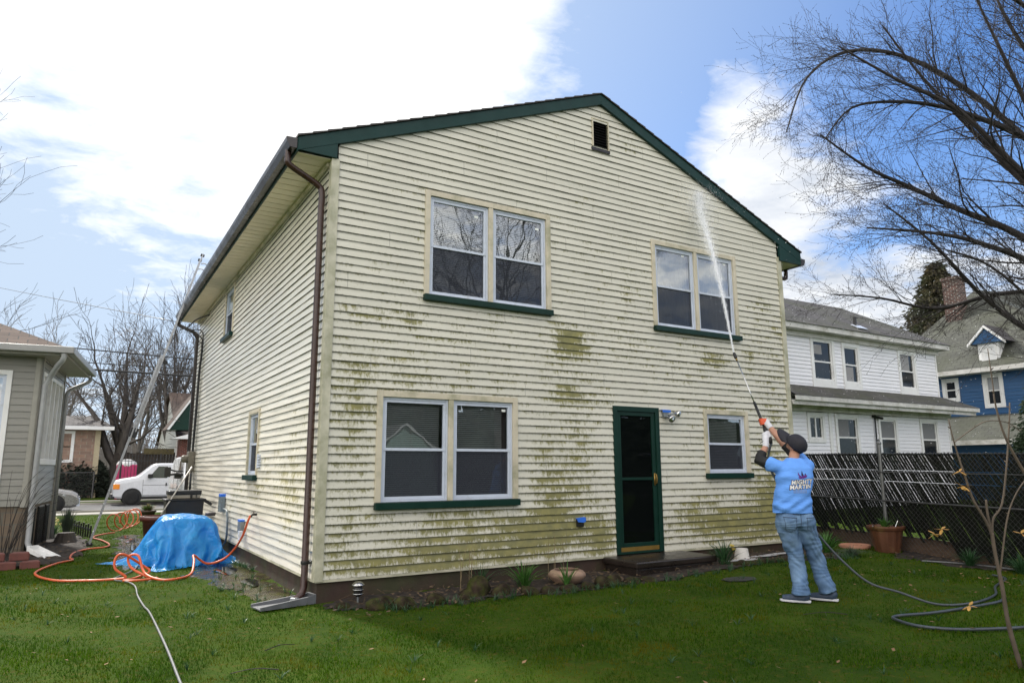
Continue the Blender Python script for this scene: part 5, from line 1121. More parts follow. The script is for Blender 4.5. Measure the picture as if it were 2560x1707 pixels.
TARP = [
-127,-327,-195,14,6,0,13,7,0,13,7,0,13,9,0,11,11,0,10,11,0,5,14,0,11,1,5,11,8,-5,11,10,0,9,11,0,2,11,2,9,7,8,14,-1,-3,14,5,-5,10,11,-2,2,14,0,8,12,0,11,11,0,8,11,0,12,5,1,14,-1,3,9,-9,8,
8,-11,8,7,-9,9,8,-9,9,5,12,-7,6,12,-7,7,11,-6,8,12,-6,9,13,-2,-7,4,3,0,-4,-3,2,-9,-6,4,-11,-2,14,0,-2,13,-1,6,15,-1,-4,14,-2,0,5,-9,-2,15,2,0,16,3,0,14,3,1,15,4,1,14,5,-2,15,4,0,14,5,0,
-132,-314,-195,14,5,1,13,6,4,13,6,3,11,9,-3,8,10,-5,9,11,0,8,10,5,10,6,-4,12,8,2,12,9,2,11,9,1,7,11,0,6,1,-5,11,7,1,13,8,-1,12,7,4,13,6,1,10,6,1,7,13,3,3,14,3,10,9,1,14,2,3,12,-7,6,
5,-11,8,6,-10,9,10,-7,6,9,8,-5,4,13,-6,6,12,-6,11,8,-4,3,12,-2,-5,10,-7,-5,-5,-9,-1,-12,-4,14,-2,-3,13,0,3,14,-2,-3,13,-2,2,6,-10,3,14,0,2,14,3,-4,14,3,-3,15,4,1,14,3,-1,14,5,1,15,5,-1,14,4,0,
-137,-301,-195,14,5,2,13,6,1,11,5,6,12,7,3,8,10,-6,4,10,-5,10,10,1,11,8,-2,12,9,1,12,8,0,11,9,3,13,7,0,9,1,3,4,11,0,12,7,0,13,6,3,13,5,3,13,0,7,11,7,3,5,14,3,7,12,2,12,7,2,13,-3,4,
9,-9,7,6,-10,9,10,-8,4,12,1,-2,7,12,-6,5,12,-6,4,11,-5,-7,4,-6,-6,6,-12,-5,4,-11,8,-1,-5,14,0,0,15,-1,-1,12,-3,3,6,-9,5,12,-4,0,13,2,-4,14,3,0,14,4,-3,14,3,-1,14,4,0,14,4,0,14,5,1,14,5,-1,
-142,-288,-192,14,5,-1,13,6,-2,13,4,3,8,7,10,12,8,3,5,10,-8,4,10,-4,11,10,-2,12,9,-1,12,8,-1,12,8,1,12,2,7,10,-4,10,9,10,1,9,12,0,12,8,2,14,4,4,13,2,6,13,0,5,10,9,4,9,11,2,6,13,1,13,2,3,
13,-6,5,9,-9,7,8,-10,7,11,-2,0,7,12,-6,2,13,-7,-4,8,-9,-8,7,-10,-8,2,-11,2,9,-10,13,2,-3,15,0,0,10,-9,1,12,-7,3,13,0,0,5,1,-11,13,3,-2,15,3,0,14,4,3,13,4,-2,14,3,2,14,4,2,14,5,-2,12,5,-3,
-146,-275,-191,13,5,-3,13,5,1,13,5,-1,9,6,9,9,6,10,11,8,-2,4,11,-8,4,12,-5,12,9,-2,12,8,1,13,6,4,11,-1,10,10,-3,10,13,6,3,9,12,1,11,11,0,13,5,5,14,1,5,14,-1,6,13,3,5,10,10,3,5,14,1,11,7,2,
14,-4,5,12,-7,5,10,-9,5,9,-5,3,3,13,-6,-1,12,-8,-7,8,-10,-9,4,-12,-4,8,-10,8,9,-8,14,1,-2,11,-9,1,11,-8,2,14,0,-1,9,5,-9,5,2,-13,14,4,-1,15,3,0,14,1,4,13,2,6,13,3,2,13,6,-5,12,5,-6,13,7,-1,
-151,-262,-190,14,5,-4,13,4,3,13,6,-4,11,5,5,5,6,13,10,6,7,11,9,-4,-1,12,-8,10,11,-3,12,7,2,13,6,4,12,-2,9,10,-2,11,12,3,7,11,10,1,10,12,0,14,3,5,13,0,6,14,-1,6,13,4,5,12,8,3,6,14,1,10,8,2,
14,-3,5,12,-7,5,8,-12,4,11,2,3,1,13,-7,-3,11,-9,-7,7,-11,-9,6,-12,2,10,-9,10,8,-7,11,-6,-1,12,-9,2,14,-1,0,11,5,-8,3,3,-14,10,5,-11,14,3,-2,14,3,3,12,-2,9,14,3,3,13,5,-4,10,1,-10,13,8,-1,12,8,0,
-152,-249,-189,11,4,-4,13,6,-1,13,5,1,14,4,0,7,6,9,4,6,12,10,5,6,7,10,-4,2,11,-4,13,7,3,13,6,3,14,3,5,10,-1,9,8,-1,10,11,8,3,12,7,3,14,2,5,13,-1,5,14,3,6,13,4,5,12,7,4,8,12,2,10,10,2,
12,-5,4,12,-7,5,8,-11,4,9,7,0,-1,12,-8,-4,10,-10,-6,8,-10,-4,9,-10,9,8,-8,11,4,-7,12,-5,-4,7,-5,4,12,5,-6,8,5,-11,5,3,-14,10,5,-8,14,3,-1,12,-2,7,13,1,5,12,3,-5,10,-1,-8,11,7,-4,13,8,0,12,8,-1,
-147,-238,-194,7,4,7,8,7,-6,13,6,-2,13,5,3,13,4,6,6,6,8,1,4,13,9,2,7,5,10,-3,9,9,3,13,7,2,13,5,3,13,3,6,8,-2,10,8,1,7,14,1,5,13,2,5,13,4,5,13,3,5,12,8,4,12,7,4,11,8,4,10,9,2,
10,-7,4,12,-7,5,10,-9,4,5,11,-3,-5,10,-10,-4,10,-10,-1,11,-9,5,10,-8,11,1,-7,8,-5,-10,12,0,-3,4,9,-4,6,6,-9,7,4,-12,9,6,-10,12,5,-5,13,0,3,12,-2,6,12,3,-4,8,-3,-10,11,4,-4,12,8,-1,12,8,-1,12,8,2,
-138,-227,-196,-6,4,10,12,1,4,12,7,-3,8,10,-3,13,6,4,12,4,8,4,4,9,-1,-1,13,12,-3,4,11,9,3,10,10,3,9,12,3,12,4,6,13,0,6,7,-3,10,11,-6,7,13,2,6,13,5,4,13,7,5,11,10,3,10,10,3,13,5,5,12,7,3,
9,-8,5,11,-8,4,13,-5,5,-2,11,-9,-4,12,-8,-1,11,-9,4,12,-9,9,-1,-8,11,-5,-8,11,3,-9,2,11,-8,-3,4,-13,6,9,-10,11,7,-7,12,7,-6,13,-2,2,14,1,3,12,4,-4,6,-1,-13,7,-2,-9,13,7,-1,12,8,3,13,8,1,12,7,-4,
-132,-215,-195,-9,6,8,6,-1,11,13,0,3,8,10,-6,9,11,2,12,5,6,12,2,8,3,1,12,1,-6,11,13,0,6,11,9,4,7,14,2,10,3,5,13,2,6,13,4,6,6,-7,10,13,-2,7,13,2,5,11,11,3,11,10,4,11,9,3,13,6,4,14,6,5,
9,-9,5,12,-7,5,14,-1,2,-3,12,-8,-4,11,-9,1,12,-9,9,4,-8,12,-4,-8,11,1,-9,4,8,-10,-7,8,-11,3,10,-12,6,9,-10,11,7,-7,14,4,-3,14,-2,2,11,5,-5,6,1,-12,3,-7,-13,12,7,-5,12,7,0,13,8,1,13,7,4,11,8,-5,
-125,-203,-195,-10,6,7,2,0,14,10,-4,9,13,1,-1,3,12,1,7,11,3,13,4,7,11,3,8,-2,-6,13,7,-5,11,13,4,5,6,13,2,9,8,3,13,4,5,14,5,6,10,-4,9,11,-4,9,13,-1,7,13,4,4,11,9,3,10,11,4,12,8,4,13,6,5,
11,-7,5,13,-5,4,14,1,2,-3,11,-9,-3,12,-9,6,9,-8,12,-3,-8,12,-1,-9,4,9,-10,0,9,-11,-4,9,-12,3,10,-11,6,9,-10,12,5,-5,15,-2,-2,11,6,-5,4,2,-12,3,-6,-13,8,3,-10,12,7,-4,12,8,-1,13,7,3,13,8,4,9,7,-7,
-132,-192,-194,6,0,6,2,3,11,6,-2,13,6,-6,9,8,6,3,1,14,3,9,9,5,12,4,7,8,0,9,-1,-7,12,9,-2,10,9,9,3,9,11,3,12,6,4,13,5,5,13,1,7,12,-3,8,12,-1,7,12,-2,7,14,3,5,12,6,4,11,9,4,11,6,4,
13,3,5,12,-2,4,15,1,1,-3,11,-9,1,10,-8,11,2,-9,11,0,-8,4,6,-11,1,9,-11,1,9,-11,2,10,-11,2,9,-11,7,5,-8,12,3,-6,11,5,-6,1,2,-12,2,-4,-14,7,1,-9,10,7,-7,12,8,-4,12,8,-1,13,7,2,12,7,1,7,3,-7,
-136,-181,-192,13,-3,0,9,-2,11,1,-1,14,-1,0,13,3,-1,12,6,8,7,5,12,4,10,10,4,12,2,8,6,-3,11,0,-7,11,10,2,7,11,9,4,10,10,3,12,8,4,13,2,6,13,0,7,12,-2,7,12,-3,8,13,0,6,13,4,5,13,5,5,12,7,3,
12,4,4,14,0,5,10,6,-4,2,10,-8,9,3,-6,11,4,-9,6,7,-10,2,8,-12,3,8,-12,3,8,-12,4,8,-12,6,7,-10,5,8,-10,5,6,-11,2,4,-8,-4,-9,-10,5,4,-11,9,7,-10,11,7,-6,13,7,1,13,7,1,12,7,-1,8,2,-6,5,-11,-6,
-134,-168,-195,14,-2,3,9,-2,11,-2,-1,14,-7,-2,14,2,-2,15,7,0,13,8,7,7,7,14,3,11,8,6,11,0,9,3,-8,12,4,-5,10,12,5,6,11,10,3,9,12,2,13,5,5,13,2,7,13,-2,7,12,-5,8,13,-3,8,13,3,6,13,7,2,13,4,5,
14,4,5,15,3,4,11,8,-6,0,11,-10,13,4,-6,10,7,-9,5,7,-12,-1,9,-13,1,8,-12,6,7,-11,5,8,-12,12,4,-9,6,8,-10,-1,7,-13,-9,-3,-9,-2,-1,-13,6,6,-12,10,6,-9,13,8,-2,13,3,5,12,8,-1,9,7,-8,6,-10,-7,8,-1,-7,
-133,-154,-195,15,-2,4,8,-2,12,-1,-2,14,-6,-1,15,-3,-3,15,3,-1,13,8,0,13,8,9,7,9,11,4,10,1,7,8,-4,11,3,-5,11,10,1,8,11,9,4,9,12,2,13,6,5,13,2,7,13,-2,7,13,-3,8,12,-4,8,13,3,5,13,7,3,13,6,3,
14,5,3,12,6,-2,13,8,-2,8,9,-7,11,6,-8,7,7,-9,6,8,-12,6,7,-12,-2,9,-12,6,7,-11,9,5,-10,7,7,-11,0,8,-12,-4,4,-13,-8,-4,-10,1,4,-15,5,6,-12,10,6,-8,14,2,5,11,8,-2,10,7,-8,7,-1,-11,8,-7,-5,12,6,1,
-131,-140,-195,13,-2,6,8,-2,12,-2,-2,14,-2,-2,15,-3,-2,15,-1,-2,14,4,-1,14,7,1,12,8,8,7,8,0,6,9,-3,8,6,5,8,8,-1,12,11,4,7,10,11,2,13,3,6,13,1,6,12,-1,7,13,-2,7,13,3,6,13,5,3,13,7,2,13,6,3,
13,7,0,12,6,-5,12,8,-2,11,7,-2,7,7,-11,9,8,-9,7,8,-10,8,7,-10,6,7,-10,6,6,-10,3,4,-11,0,8,-13,-2,4,-14,-3,7,-11,-4,0,-12,4,5,-14,6,4,-11,12,-1,-4,10,8,2,6,7,-11,7,2,-12,8,-6,-10,12,4,-2,13,8,0,
-130,-127,-194,11,-2,8,6,-2,12,-1,-1,14,-4,-3,13,0,-2,15,3,-2,13,7,-4,11,1,1,14,2,3,14,6,-2,11,9,-4,8,8,11,4,10,4,8,10,0,11,9,5,7,12,-2,6,13,2,7,12,0,6,13,6,4,13,6,2,13,6,2,13,7,2,13,6,2,
13,7,-3,12,7,-2,12,7,-4,13,8,-1,7,7,-8,6,7,-11,9,7,-9,9,8,-8,7,6,-11,8,7,-9,-2,2,-12,-3,6,-13,1,6,-13,-4,4,-11,4,6,-13,3,5,-13,11,-2,-6,6,-1,-6,2,7,-11,5,-3,-13,7,3,-13,11,7,-5,13,7,1,12,7,0,
-136,-120,-189,4,-10,9,6,-2,13,5,8,10,2,2,12,5,-2,14,3,-3,14,-2,-5,13,-5,-6,12,3,-4,15,6,-1,13,9,4,11,10,8,7,9,9,6,11,0,9,10,-2,10,12,-1,8,13,4,6,13,5,3,13,8,1,13,7,0,13,7,1,13,5,4,13,7,1,
12,8,-3,13,7,-1,11,6,-7,13,8,0,12,7,-4,4,7,-11,7,7,-11,10,7,-8,13,5,-6,4,6,-11,-1,6,-14,-2,5,-13,-4,5,-13,5,4,-12,2,7,-12,7,2,-10,10,-3,-7,-3,2,-12,-2,1,-14,5,3,-14,8,5,-11,13,6,-4,13,7,1,13,6,3,
-150,-121,-186,5,-8,13,7,-2,13,6,7,11,5,10,9,7,2,13,4,-2,14,-2,-6,13,-5,-7,13,0,-4,14,5,-2,14,9,1,12,10,7,9,10,7,7,10,-1,10,11,-3,10,13,4,7,13,6,4,13,8,1,13,8,-2,13,7,0,12,5,6,13,7,0,14,7,0,
13,8,0,13,7,-3,10,6,-8,14,8,-1,12,7,-2,9,7,-7,4,7,-13,12,6,-6,12,7,-6,5,6,-12,0,6,-14,-3,5,-14,3,4,-13,-4,4,-12,8,7,-11,12,-3,-6,4,3,-13,-2,2,-15,-4,2,-15,-2,1,-14,8,5,-10,13,6,-5,14,7,1,14,7,-1,
-162,-121,-180,5,-6,13,7,-2,13,6,4,12,6,11,9,6,6,12,6,0,13,3,-4,13,2,-6,14,-5,-1,12,2,-2,13,7,0,14,9,3,11,9,-1,11,11,2,9,13,5,4,13,6,4,13,7,4,13,6,2,13,8,-1,13,6,3,13,6,2,13,8,-1,13,7,0,
13,7,0,12,7,-4,12,7,-7,13,8,-1,12,7,-3,12,7,-2,6,7,-11,11,7,-6,10,6,-9,6,6,-11,0,6,-14,3,5,-14,1,3,-14,-5,5,-10,10,2,-8,8,2,-12,2,4,-14,-2,2,-14,-5,1,-15,0,2,-14,7,5,-12,12,6,-5,14,7,0,14,6,-1,
-169,-114,-175,3,-5,14,4,-4,13,7,0,13,8,4,10,4,9,10,5,2,12,3,-5,11,2,1,13,4,5,12,5,0,13,7,-1,12,8,-1,12,3,-1,15,11,4,7,14,6,2,13,7,3,13,6,4,12,7,3,13,7,1,13,6,1,13,7,0,13,7,0,13,7,0,
13,7,-1,12,7,-3,12,8,-4,13,7,-3,12,7,-4,13,7,-1,10,7,-5,9,7,-9,8,6,-10,6,7,-11,4,5,-13,-1,2,-14,3,1,-11,0,9,-9,5,1,-13,3,3,-14,3,3,-13,-1,4,-14,-2,2,-14,0,3,-14,7,4,-12,11,6,-7,13,6,-2,13,7,2,
-159,-112,-176,2,-6,13,3,0,15,-1,6,12,0,-2,15,5,-6,12,4,6,10,6,9,6,11,-2,8,8,2,12,7,3,13,5,3,13,3,3,14,0,1,15,6,3,10,13,5,4,12,5,6,12,7,3,13,7,1,13,7,0,13,7,-1,13,7,0,13,7,0,13,7,2,
13,7,0,13,7,-2,12,7,-5,13,7,-1,12,7,-3,12,7,-2,13,7,-3,10,7,-9,5,7,-12,4,5,-12,3,5,-14,3,3,-14,7,2,-10,11,2,-8,0,5,-14,-2,5,-14,-6,2,-13,0,4,-14,2,4,-14,7,1,-12,6,5,-10,4,6,-12,12,7,-4,13,6,0,
-147,-115,-180,2,1,15,0,3,14,-2,3,14,-4,2,15,-8,-4,12,3,4,13,9,6,10,13,5,4,12,4,7,6,3,13,1,1,15,-1,0,15,0,1,15,11,6,8,11,4,8,12,5,8,13,8,0,12,7,-1,14,7,1,13,7,2,13,7,2,13,7,-3,13,7,0,
13,7,-2,13,7,2,12,7,-4,12,7,-4,13,8,1,13,6,-2,13,7,-4,9,6,-9,1,5,-14,5,6,-12,5,6,-13,9,2,-10,12,1,-7,4,6,-12,-1,4,-14,-5,5,-14,-2,3,-14,3,4,-14,7,3,-13,11,-3,-9,8,2,-12,2,7,-12,-1,12,-7,10,7,-1,
-145,-107,-184,-2,4,15,-3,3,14,-5,2,14,-7,-2,14,-3,1,14,5,5,12,11,6,7,13,5,8,10,5,9,3,2,13,-2,-2,15,-1,0,16,5,4,13,11,6,8,13,5,6,9,5,10,13,7,2,12,7,1,13,8,-2,14,7,3,12,6,2,13,7,-3,14,7,0,
13,7,-2,12,7,1,13,7,0,12,8,-7,13,7,1,13,7,-2,12,6,-6,13,7,-3,1,5,-13,3,5,-13,7,5,-12,14,2,-6,11,3,-10,1,5,-13,-4,4,-14,-2,5,-15,2,4,-13,5,3,-14,11,0,-12,11,-3,-9,9,1,-12,3,6,-12,-4,13,-8,-1,11,-8,
-156,-100,-187,-3,2,14,-3,3,14,-4,4,13,-3,1,14,2,4,14,5,5,12,11,5,7,10,6,9,7,4,12,0,-1,14,-2,-2,14,4,3,14,10,5,10,10,5,8,10,4,9,9,7,10,12,6,5,12,8,0,13,7,0,13,7,1,13,7,1,13,7,-1,13,7,0,
13,7,-2,13,6,0,13,8,1,12,7,-5,12,6,-5,13,7,-2,13,7,-2,13,7,-1,8,6,-9,2,4,-13,10,5,-11,12,2,-8,9,4,-10,-1,4,-13,1,4,-15,2,4,-14,3,4,-14,5,3,-13,11,-2,-10,10,0,-10,9,0,-12,6,4,-13,-1,9,-10,-5,2,-11,
-167,-94,-191,-1,4,14,-1,4,13,-1,5,14,2,3,14,7,3,12,0,5,13,4,6,11,10,6,9,4,3,13,-2,-4,14,3,1,12,11,4,9,11,4,9,10,5,9,4,5,12,9,7,9,10,7,7,12,7,3,12,7,0,13,7,-1,13,7,0,13,7,1,13,7,0,
13,7,0,13,7,0,13,7,-1,13,7,-1,12,7,-4,13,7,-4,12,7,-4,13,7,-1,12,6,-3,7,3,-12,9,5,-11,9,4,-11,8,4,-11,4,2,-14,3,3,-14,6,3,-13,5,3,-13,4,4,-13,4,2,-13,11,-1,-9,8,1,-12,5,0,-13,3,4,-12,1,6,-12,
-177,-84,-195,0,4,15,0,4,14,2,5,13,7,5,12,7,4,11,-1,6,14,1,5,12,8,5,12,-2,-2,13,2,-1,12,12,3,9,12,3,7,12,4,8,9,5,10,1,6,13,5,8,11,8,6,10,12,8,5,13,7,-1,13,7,2,12,7,0,14,6,0,13,7,-2,
12,8,2,13,7,-1,14,6,1,13,8,-2,13,7,-1,12,7,-4,12,6,-6,13,8,-1,14,6,-4,7,2,-11,6,3,-13,7,3,-13,7,1,-13,7,8,-9,9,4,-12,7,3,-12,5,3,-14,5,3,-13,7,3,-13,3,-3,-13,1,-5,-12,4,1,-15,5,5,-12,7,9,-9,
-188,-78,-195,3,7,12,2,6,13,7,6,11,10,4,11,3,6,13,2,6,13,-2,5,14,1,0,13,0,-2,12,9,4,10,13,2,7,14,2,6,12,4,9,7,6,11,0,7,14,-1,6,14,7,7,10,12,8,7,13,7,0,13,7,3,13,7,0,12,6,-3,14,8,0,
13,7,4,13,7,0,13,6,-3,13,7,-3,13,6,-5,12,7,-3,12,7,-3,14,6,-6,12,1,-8,9,5,-7,4,4,-10,4,-1,-15,6,1,-13,9,4,-11,9,10,-7,8,8,-10,7,4,-13,5,3,-14,4,-1,-14,0,-9,-12,1,-4,-14,4,3,-14,7,8,-10,7,10,-9,
-193,-65,-195,10,5,5,2,7,13,9,5,10,5,5,13,3,6,14,1,6,13,-5,0,13,-3,-1,14,9,4,11,11,3,9,13,1,6,13,4,7,11,4,9,5,6,12,-1,7,14,0,7,14,5,7,11,11,7,7,12,7,5,12,7,3,13,6,-1,13,7,-1,13,8,0,
13,7,2,13,6,-3,13,5,-5,13,8,-1,13,7,-4,12,6,-5,12,3,-7,13,-2,-8,12,3,-8,9,6,-7,8,12,-4,5,2,-13,2,-2,-14,6,1,-13,9,7,-7,7,10,-8,6,5,-13,6,3,-13,3,-3,-14,-1,-10,-11,1,-2,-14,5,4,-14,8,10,-8,7,10,-9,
-197,-54,-190,11,6,-3,9,6,8,4,6,13,1,5,14,1,5,14,-2,3,13,-4,-2,13,8,3,10,10,4,10,13,1,7,11,4,8,9,5,11,10,6,9,5,5,12,1,6,13,-1,7,13,3,7,11,10,7,8,9,7,9,12,7,2,13,7,0,13,7,1,13,7,-1,
13,6,-3,13,5,-4,13,6,-2,13,7,-3,12,4,-6,13,3,-8,12,0,-8,12,-2,-8,11,6,-7,9,6,-5,8,11,-5,9,9,-7,6,2,-12,4,-1,-13,7,-1,-13,8,1,-9,-1,8,-10,5,6,-13,3,-6,-10,-1,0,-13,2,-3,-13,5,5,-13,7,6,-11,8,10,1,
-205,-45,-195,12,9,2,10,7,6,1,3,13,-2,1,14,0,3,14,1,3,14,6,0,11,10,2,8,11,5,8,12,6,6,7,6,11,9,5,10,6,3,11,1,5,14,4,6,12,7,8,11,4,7,10,3,8,10,10,7,7,9,8,8,13,6,0,14,7,-3,13,6,-2,
13,6,-3,13,6,-3,12,5,-5,13,2,-6,12,2,-8,12,1,-8,12,0,-7,13,-1,-9,11,4,-7,11,7,-6,6,12,-2,5,11,-4,9,7,-9,7,1,-12,2,-5,-13,7,-1,-13,5,-3,-12,4,6,-8,2,6,-10,2,-1,-9,1,0,-15,0,4,-13,6,7,-10,9,11,-3,
-213,-34,-195,12,10,0,10,7,6,4,3,14,-3,0,15,-4,-2,14,2,2,14,11,4,9,13,3,6,9,6,10,9,7,5,11,6,8,5,2,12,-1,1,15,3,6,13,9,8,9,10,8,7,5,7,9,2,9,11,7,7,11,10,9,7,12,4,-3,13,6,-2,13,8,-1,
14,6,-3,12,1,-6,13,3,-7,12,-1,-7,11,6,-7,13,2,-8,12,-3,-8,12,-3,-8,12,4,-8,12,7,-6,9,11,-3,-1,15,0,7,10,-7,8,3,-10,3,-6,-14,4,-6,-13,6,-3,-13,7,5,-8,4,13,-4,11,2,-8,5,1,-13,-5,2,-14,-5,6,-10,7,9,0,
-222,-23,-195,12,10,0,11,8,6,5,4,13,-4,-2,15,-4,-2,14,8,4,11,14,2,5,13,3,6,6,7,11,6,7,10,10,5,7,0,-2,14,0,3,13,7,8,10,12,8,7,11,8,7,5,8,10,-2,7,13,8,8,10,10,9,8,12,5,-2,12,5,0,13,6,-6,
13,-3,-7,13,0,-7,12,5,-7,12,-2,-7,11,8,-7,12,3,-7,12,-4,-8,12,-2,-9,12,4,-7,11,9,-5,12,9,-4,1,13,-1,1,12,-3,9,6,-10,7,-2,-12,2,-6,-14,4,-5,-13,10,0,-11,6,11,-5,9,11,-1,10,4,-8,0,2,-13,-11,4,-10,1,8,-6,
-230,-12,-194,11,9,0,10,8,7,7,4,12,-3,-1,13,0,0,12,13,1,5,13,1,4,10,6,9,7,7,11,4,7,11,3,-4,10,0,2,13,5,8,11,10,7,8,11,8,7,9,8,8,6,8,10,1,8,13,6,8,10,7,8,9,14,2,-1,12,5,-4,11,0,-9,
12,-4,-7,13,0,-7,12,5,-7,12,-3,-7,12,5,-7,12,5,-7,11,-1,-8,11,2,-6,12,6,-5,10,10,-2,11,6,-6,5,6,-8,-1,13,-2,6,10,-6,10,2,-12,6,-3,-12,2,-5,-13,10,1,-10,10,2,-10,6,10,-3,7,11,1,8,5,-6,-3,1,-12,-7,8,-8,
-239,-1,-194,11,9,1,8,5,9,6,-3,13,3,6,11,8,-1,0,14,0,3,11,6,8,6,7,11,5,7,12,3,-5,9,-1,2,13,5,7,11,11,6,7,9,8,8,8,9,9,7,9,9,5,8,11,4,8,12,2,2,11,13,4,1,13,0,-2,11,8,-1,10,5,-6,
10,-5,-9,12,-3,-9,13,0,-7,12,0,-6,13,-2,-7,13,3,-6,8,10,-6,11,4,-7,10,10,-2,10,6,-2,11,5,-8,9,-2,-9,6,11,-5,0,14,-4,3,5,-8,7,-3,-11,6,5,-12,11,1,-10,11,2,-8,8,2,-11,4,12,1,8,10,3,10,1,-8,-4,8,-9,
-248,9,-195,9,1,6,7,0,12,8,6,10,10,6,0,13,2,-3,12,2,4,7,7,11,6,7,12,2,-2,10,-2,-1,14,6,6,10,12,5,6,11,7,6,7,9,9,5,9,11,4,9,11,2,6,12,3,4,12,12,0,4,13,2,-1,13,2,-1,13,1,-1,6,12,-4,
10,3,-7,10,-5,-9,10,-4,-9,13,-2,-8,13,-2,-7,13,1,-6,11,6,-5,6,13,0,9,11,-2,11,3,-7,12,0,-9,10,3,-9,5,7,-4,-3,13,0,6,9,-7,10,7,-7,12,4,-6,7,1,-13,4,-1,-14,8,4,-11,12,7,-5,7,11,2,11,7,4,7,5,-10,
-257,7,-195,7,4,12,8,6,9,11,9,2,14,1,-6,13,4,0,10,7,7,9,7,10,1,-1,13,-3,-2,14,4,6,12,13,5,4,10,3,6,9,9,7,7,9,9,3,9,12,1,7,14,2,6,12,12,1,5,10,-6,2,13,3,-1,14,-1,-2,14,2,-1,9,11,-2,
3,12,-5,12,1,-7,9,-7,-10,11,-6,-10,12,-3,-8,13,0,-7,13,4,-4,6,13,-2,7,13,0,11,8,-4,8,-4,-9,12,1,-10,10,5,-7,-1,14,0,1,14,0,10,11,-2,11,6,-8,6,0,-13,3,-2,-15,9,5,-11,12,7,-5,12,8,-1,12,9,4,11,8,2,
-266,15,-195,7,5,12,10,8,5,13,4,-5,13,2,-2,12,8,4,10,8,7,6,4,12,-2,-6,13,3,4,12,11,6,6,14,-1,1,7,9,10,3,10,11,7,8,8,0,7,13,3,7,13,11,4,6,11,-7,3,12,-4,1,11,5,-1,14,-3,-2,15,2,-1,12,7,-1,
0,13,-5,8,10,-5,11,-2,-8,9,-7,-11,11,-6,-9,13,-1,-7,14,2,-5,8,9,-3,5,14,0,8,12,-2,13,2,-5,6,-4,-12,11,2,-9,6,11,-3,-1,15,0,5,14,1,9,10,-2,6,1,-11,4,0,-14,9,5,-10,12,8,-5,12,8,0,13,8,3,12,8,0,
-274,26,-195,9,6,9,12,3,-2,11,3,-4,12,8,5,11,8,5,9,5,8,2,-4,12,2,2,13,11,5,5,14,0,0,11,5,5,4,9,11,2,8,11,2,7,13,3,9,11,10,5,7,11,-6,5,8,-11,4,12,5,-1,13,4,-1,14,0,-2,14,4,0,14,-1,-2,
5,10,-4,1,13,-6,9,8,-6,10,-5,-9,10,-6,-9,12,-2,-8,13,1,-6,14,4,-4,8,10,-2,4,13,-1,8,11,0,10,-1,-9,5,-1,-12,10,6,-7,6,11,-1,4,14,2,0,13,0,8,9,-3,6,1,-11,5,6,-10,12,7,-4,12,8,-1,12,8,1,12,7,-2,
-281,36,-189,10,4,-3,10,1,-3,11,8,4,12,9,3,11,8,6,4,-7,10,4,2,13,10,8,5,14,1,-1,15,0,-1,5,7,10,3,9,11,2,9,12,3,8,11,8,6,9,12,-5,4,6,-12,5,10,-7,3,11,9,-1,13,6,0,14,5,-1,14,-2,-2,14,-5,-2,
10,6,-3,1,13,-6,3,14,-5,11,5,-5,9,-5,-10,10,-5,-9,13,0,-7,13,3,-4,13,6,-3,10,10,-2,-3,13,1,10,9,-1,5,0,-11,9,3,-11,12,7,-4,11,9,-1,-4,13,-1,-1,14,3,10,7,3,10,5,-9,3,8,-10,11,8,-3,12,8,0,13,9,0,
-290,43,-187,9,0,-7,11,9,-1,12,8,2,11,7,5,8,-4,9,6,1,12,10,7,3,13,-1,-3,14,0,-1,10,9,4,5,9,11,0,8,13,3,9,11,8,7,9,13,-3,4,7,-12,5,5,-11,5,13,-3,1,11,11,0,12,9,-1,14,4,-1,14,-3,-2,14,-7,-1,
13,2,-3,5,13,-5,0,13,-6,6,13,-4,11,5,-6,11,-5,-8,9,-6,-10,12,2,-7,14,5,-3,12,8,-2,2,13,1,0,13,4,10,7,-2,9,3,-11,7,4,-11,12,7,-4,10,9,0,-3,13,1,-2,12,6,11,8,3,10,7,-6,3,9,-10,11,9,-2,12,9,0,
-300,46,-192,12,8,-2,11,9,2,11,7,-2,9,-3,10,8,1,12,11,7,3,11,-3,-6,13,-1,-4,12,8,3,9,10,6,5,9,11,1,9,13,7,9,9,12,-1,4,9,-11,5,4,-13,6,8,-9,4,15,1,-1,10,11,0,12,9,-1,14,5,-1,13,-4,-1,14,-8,-2,
14,0,-3,9,10,-4,2,14,-5,2,15,-5,7,12,-5,12,2,-5,8,-7,-9,10,-1,-9,13,4,-5,13,8,-1,10,10,0,-5,14,3,5,12,5,11,6,-4,6,3,-13,11,6,-8,12,8,-2,9,10,1,-5,13,3,0,11,8,11,8,4,10,7,-6,4,11,-9,10,9,-2,
-308,57,-195,13,8,1,12,9,-1,9,3,8,7,-4,9,12,7,4,12,1,-6,11,-6,-7,11,5,4,11,10,3,9,10,5,3,7,12,7,10,9,13,4,5,9,-11,4,6,-13,5,3,-12,7,13,-5,1,14,3,-1,12,10,0,10,10,-1,14,4,-1,13,-3,-1,13,-7,-2,
13,-3,-2,11,8,-4,6,13,-4,2,14,-6,5,13,-4,7,12,-4,13,-1,-4,5,-4,-11,11,5,-5,12,8,-1,12,9,0,6,11,1,-5,13,4,7,10,3,11,6,-7,6,5,-12,12,8,-1,12,9,0,10,9,2,-7,12,3,1,10,7,12,8,5,5,8,-7,6,10,-6,
-316,69,-195,12,8,1,12,5,3,8,-2,10,12,4,2,11,2,-6,10,-7,-4,10,3,-1,11,9,4,10,9,5,9,9,6,8,9,6,11,3,4,11,-7,3,9,-11,5,4,-12,6,7,-10,5,14,3,0,13,5,1,12,2,-2,10,10,-1,14,4,-1,14,-1,-1,11,-9,0,
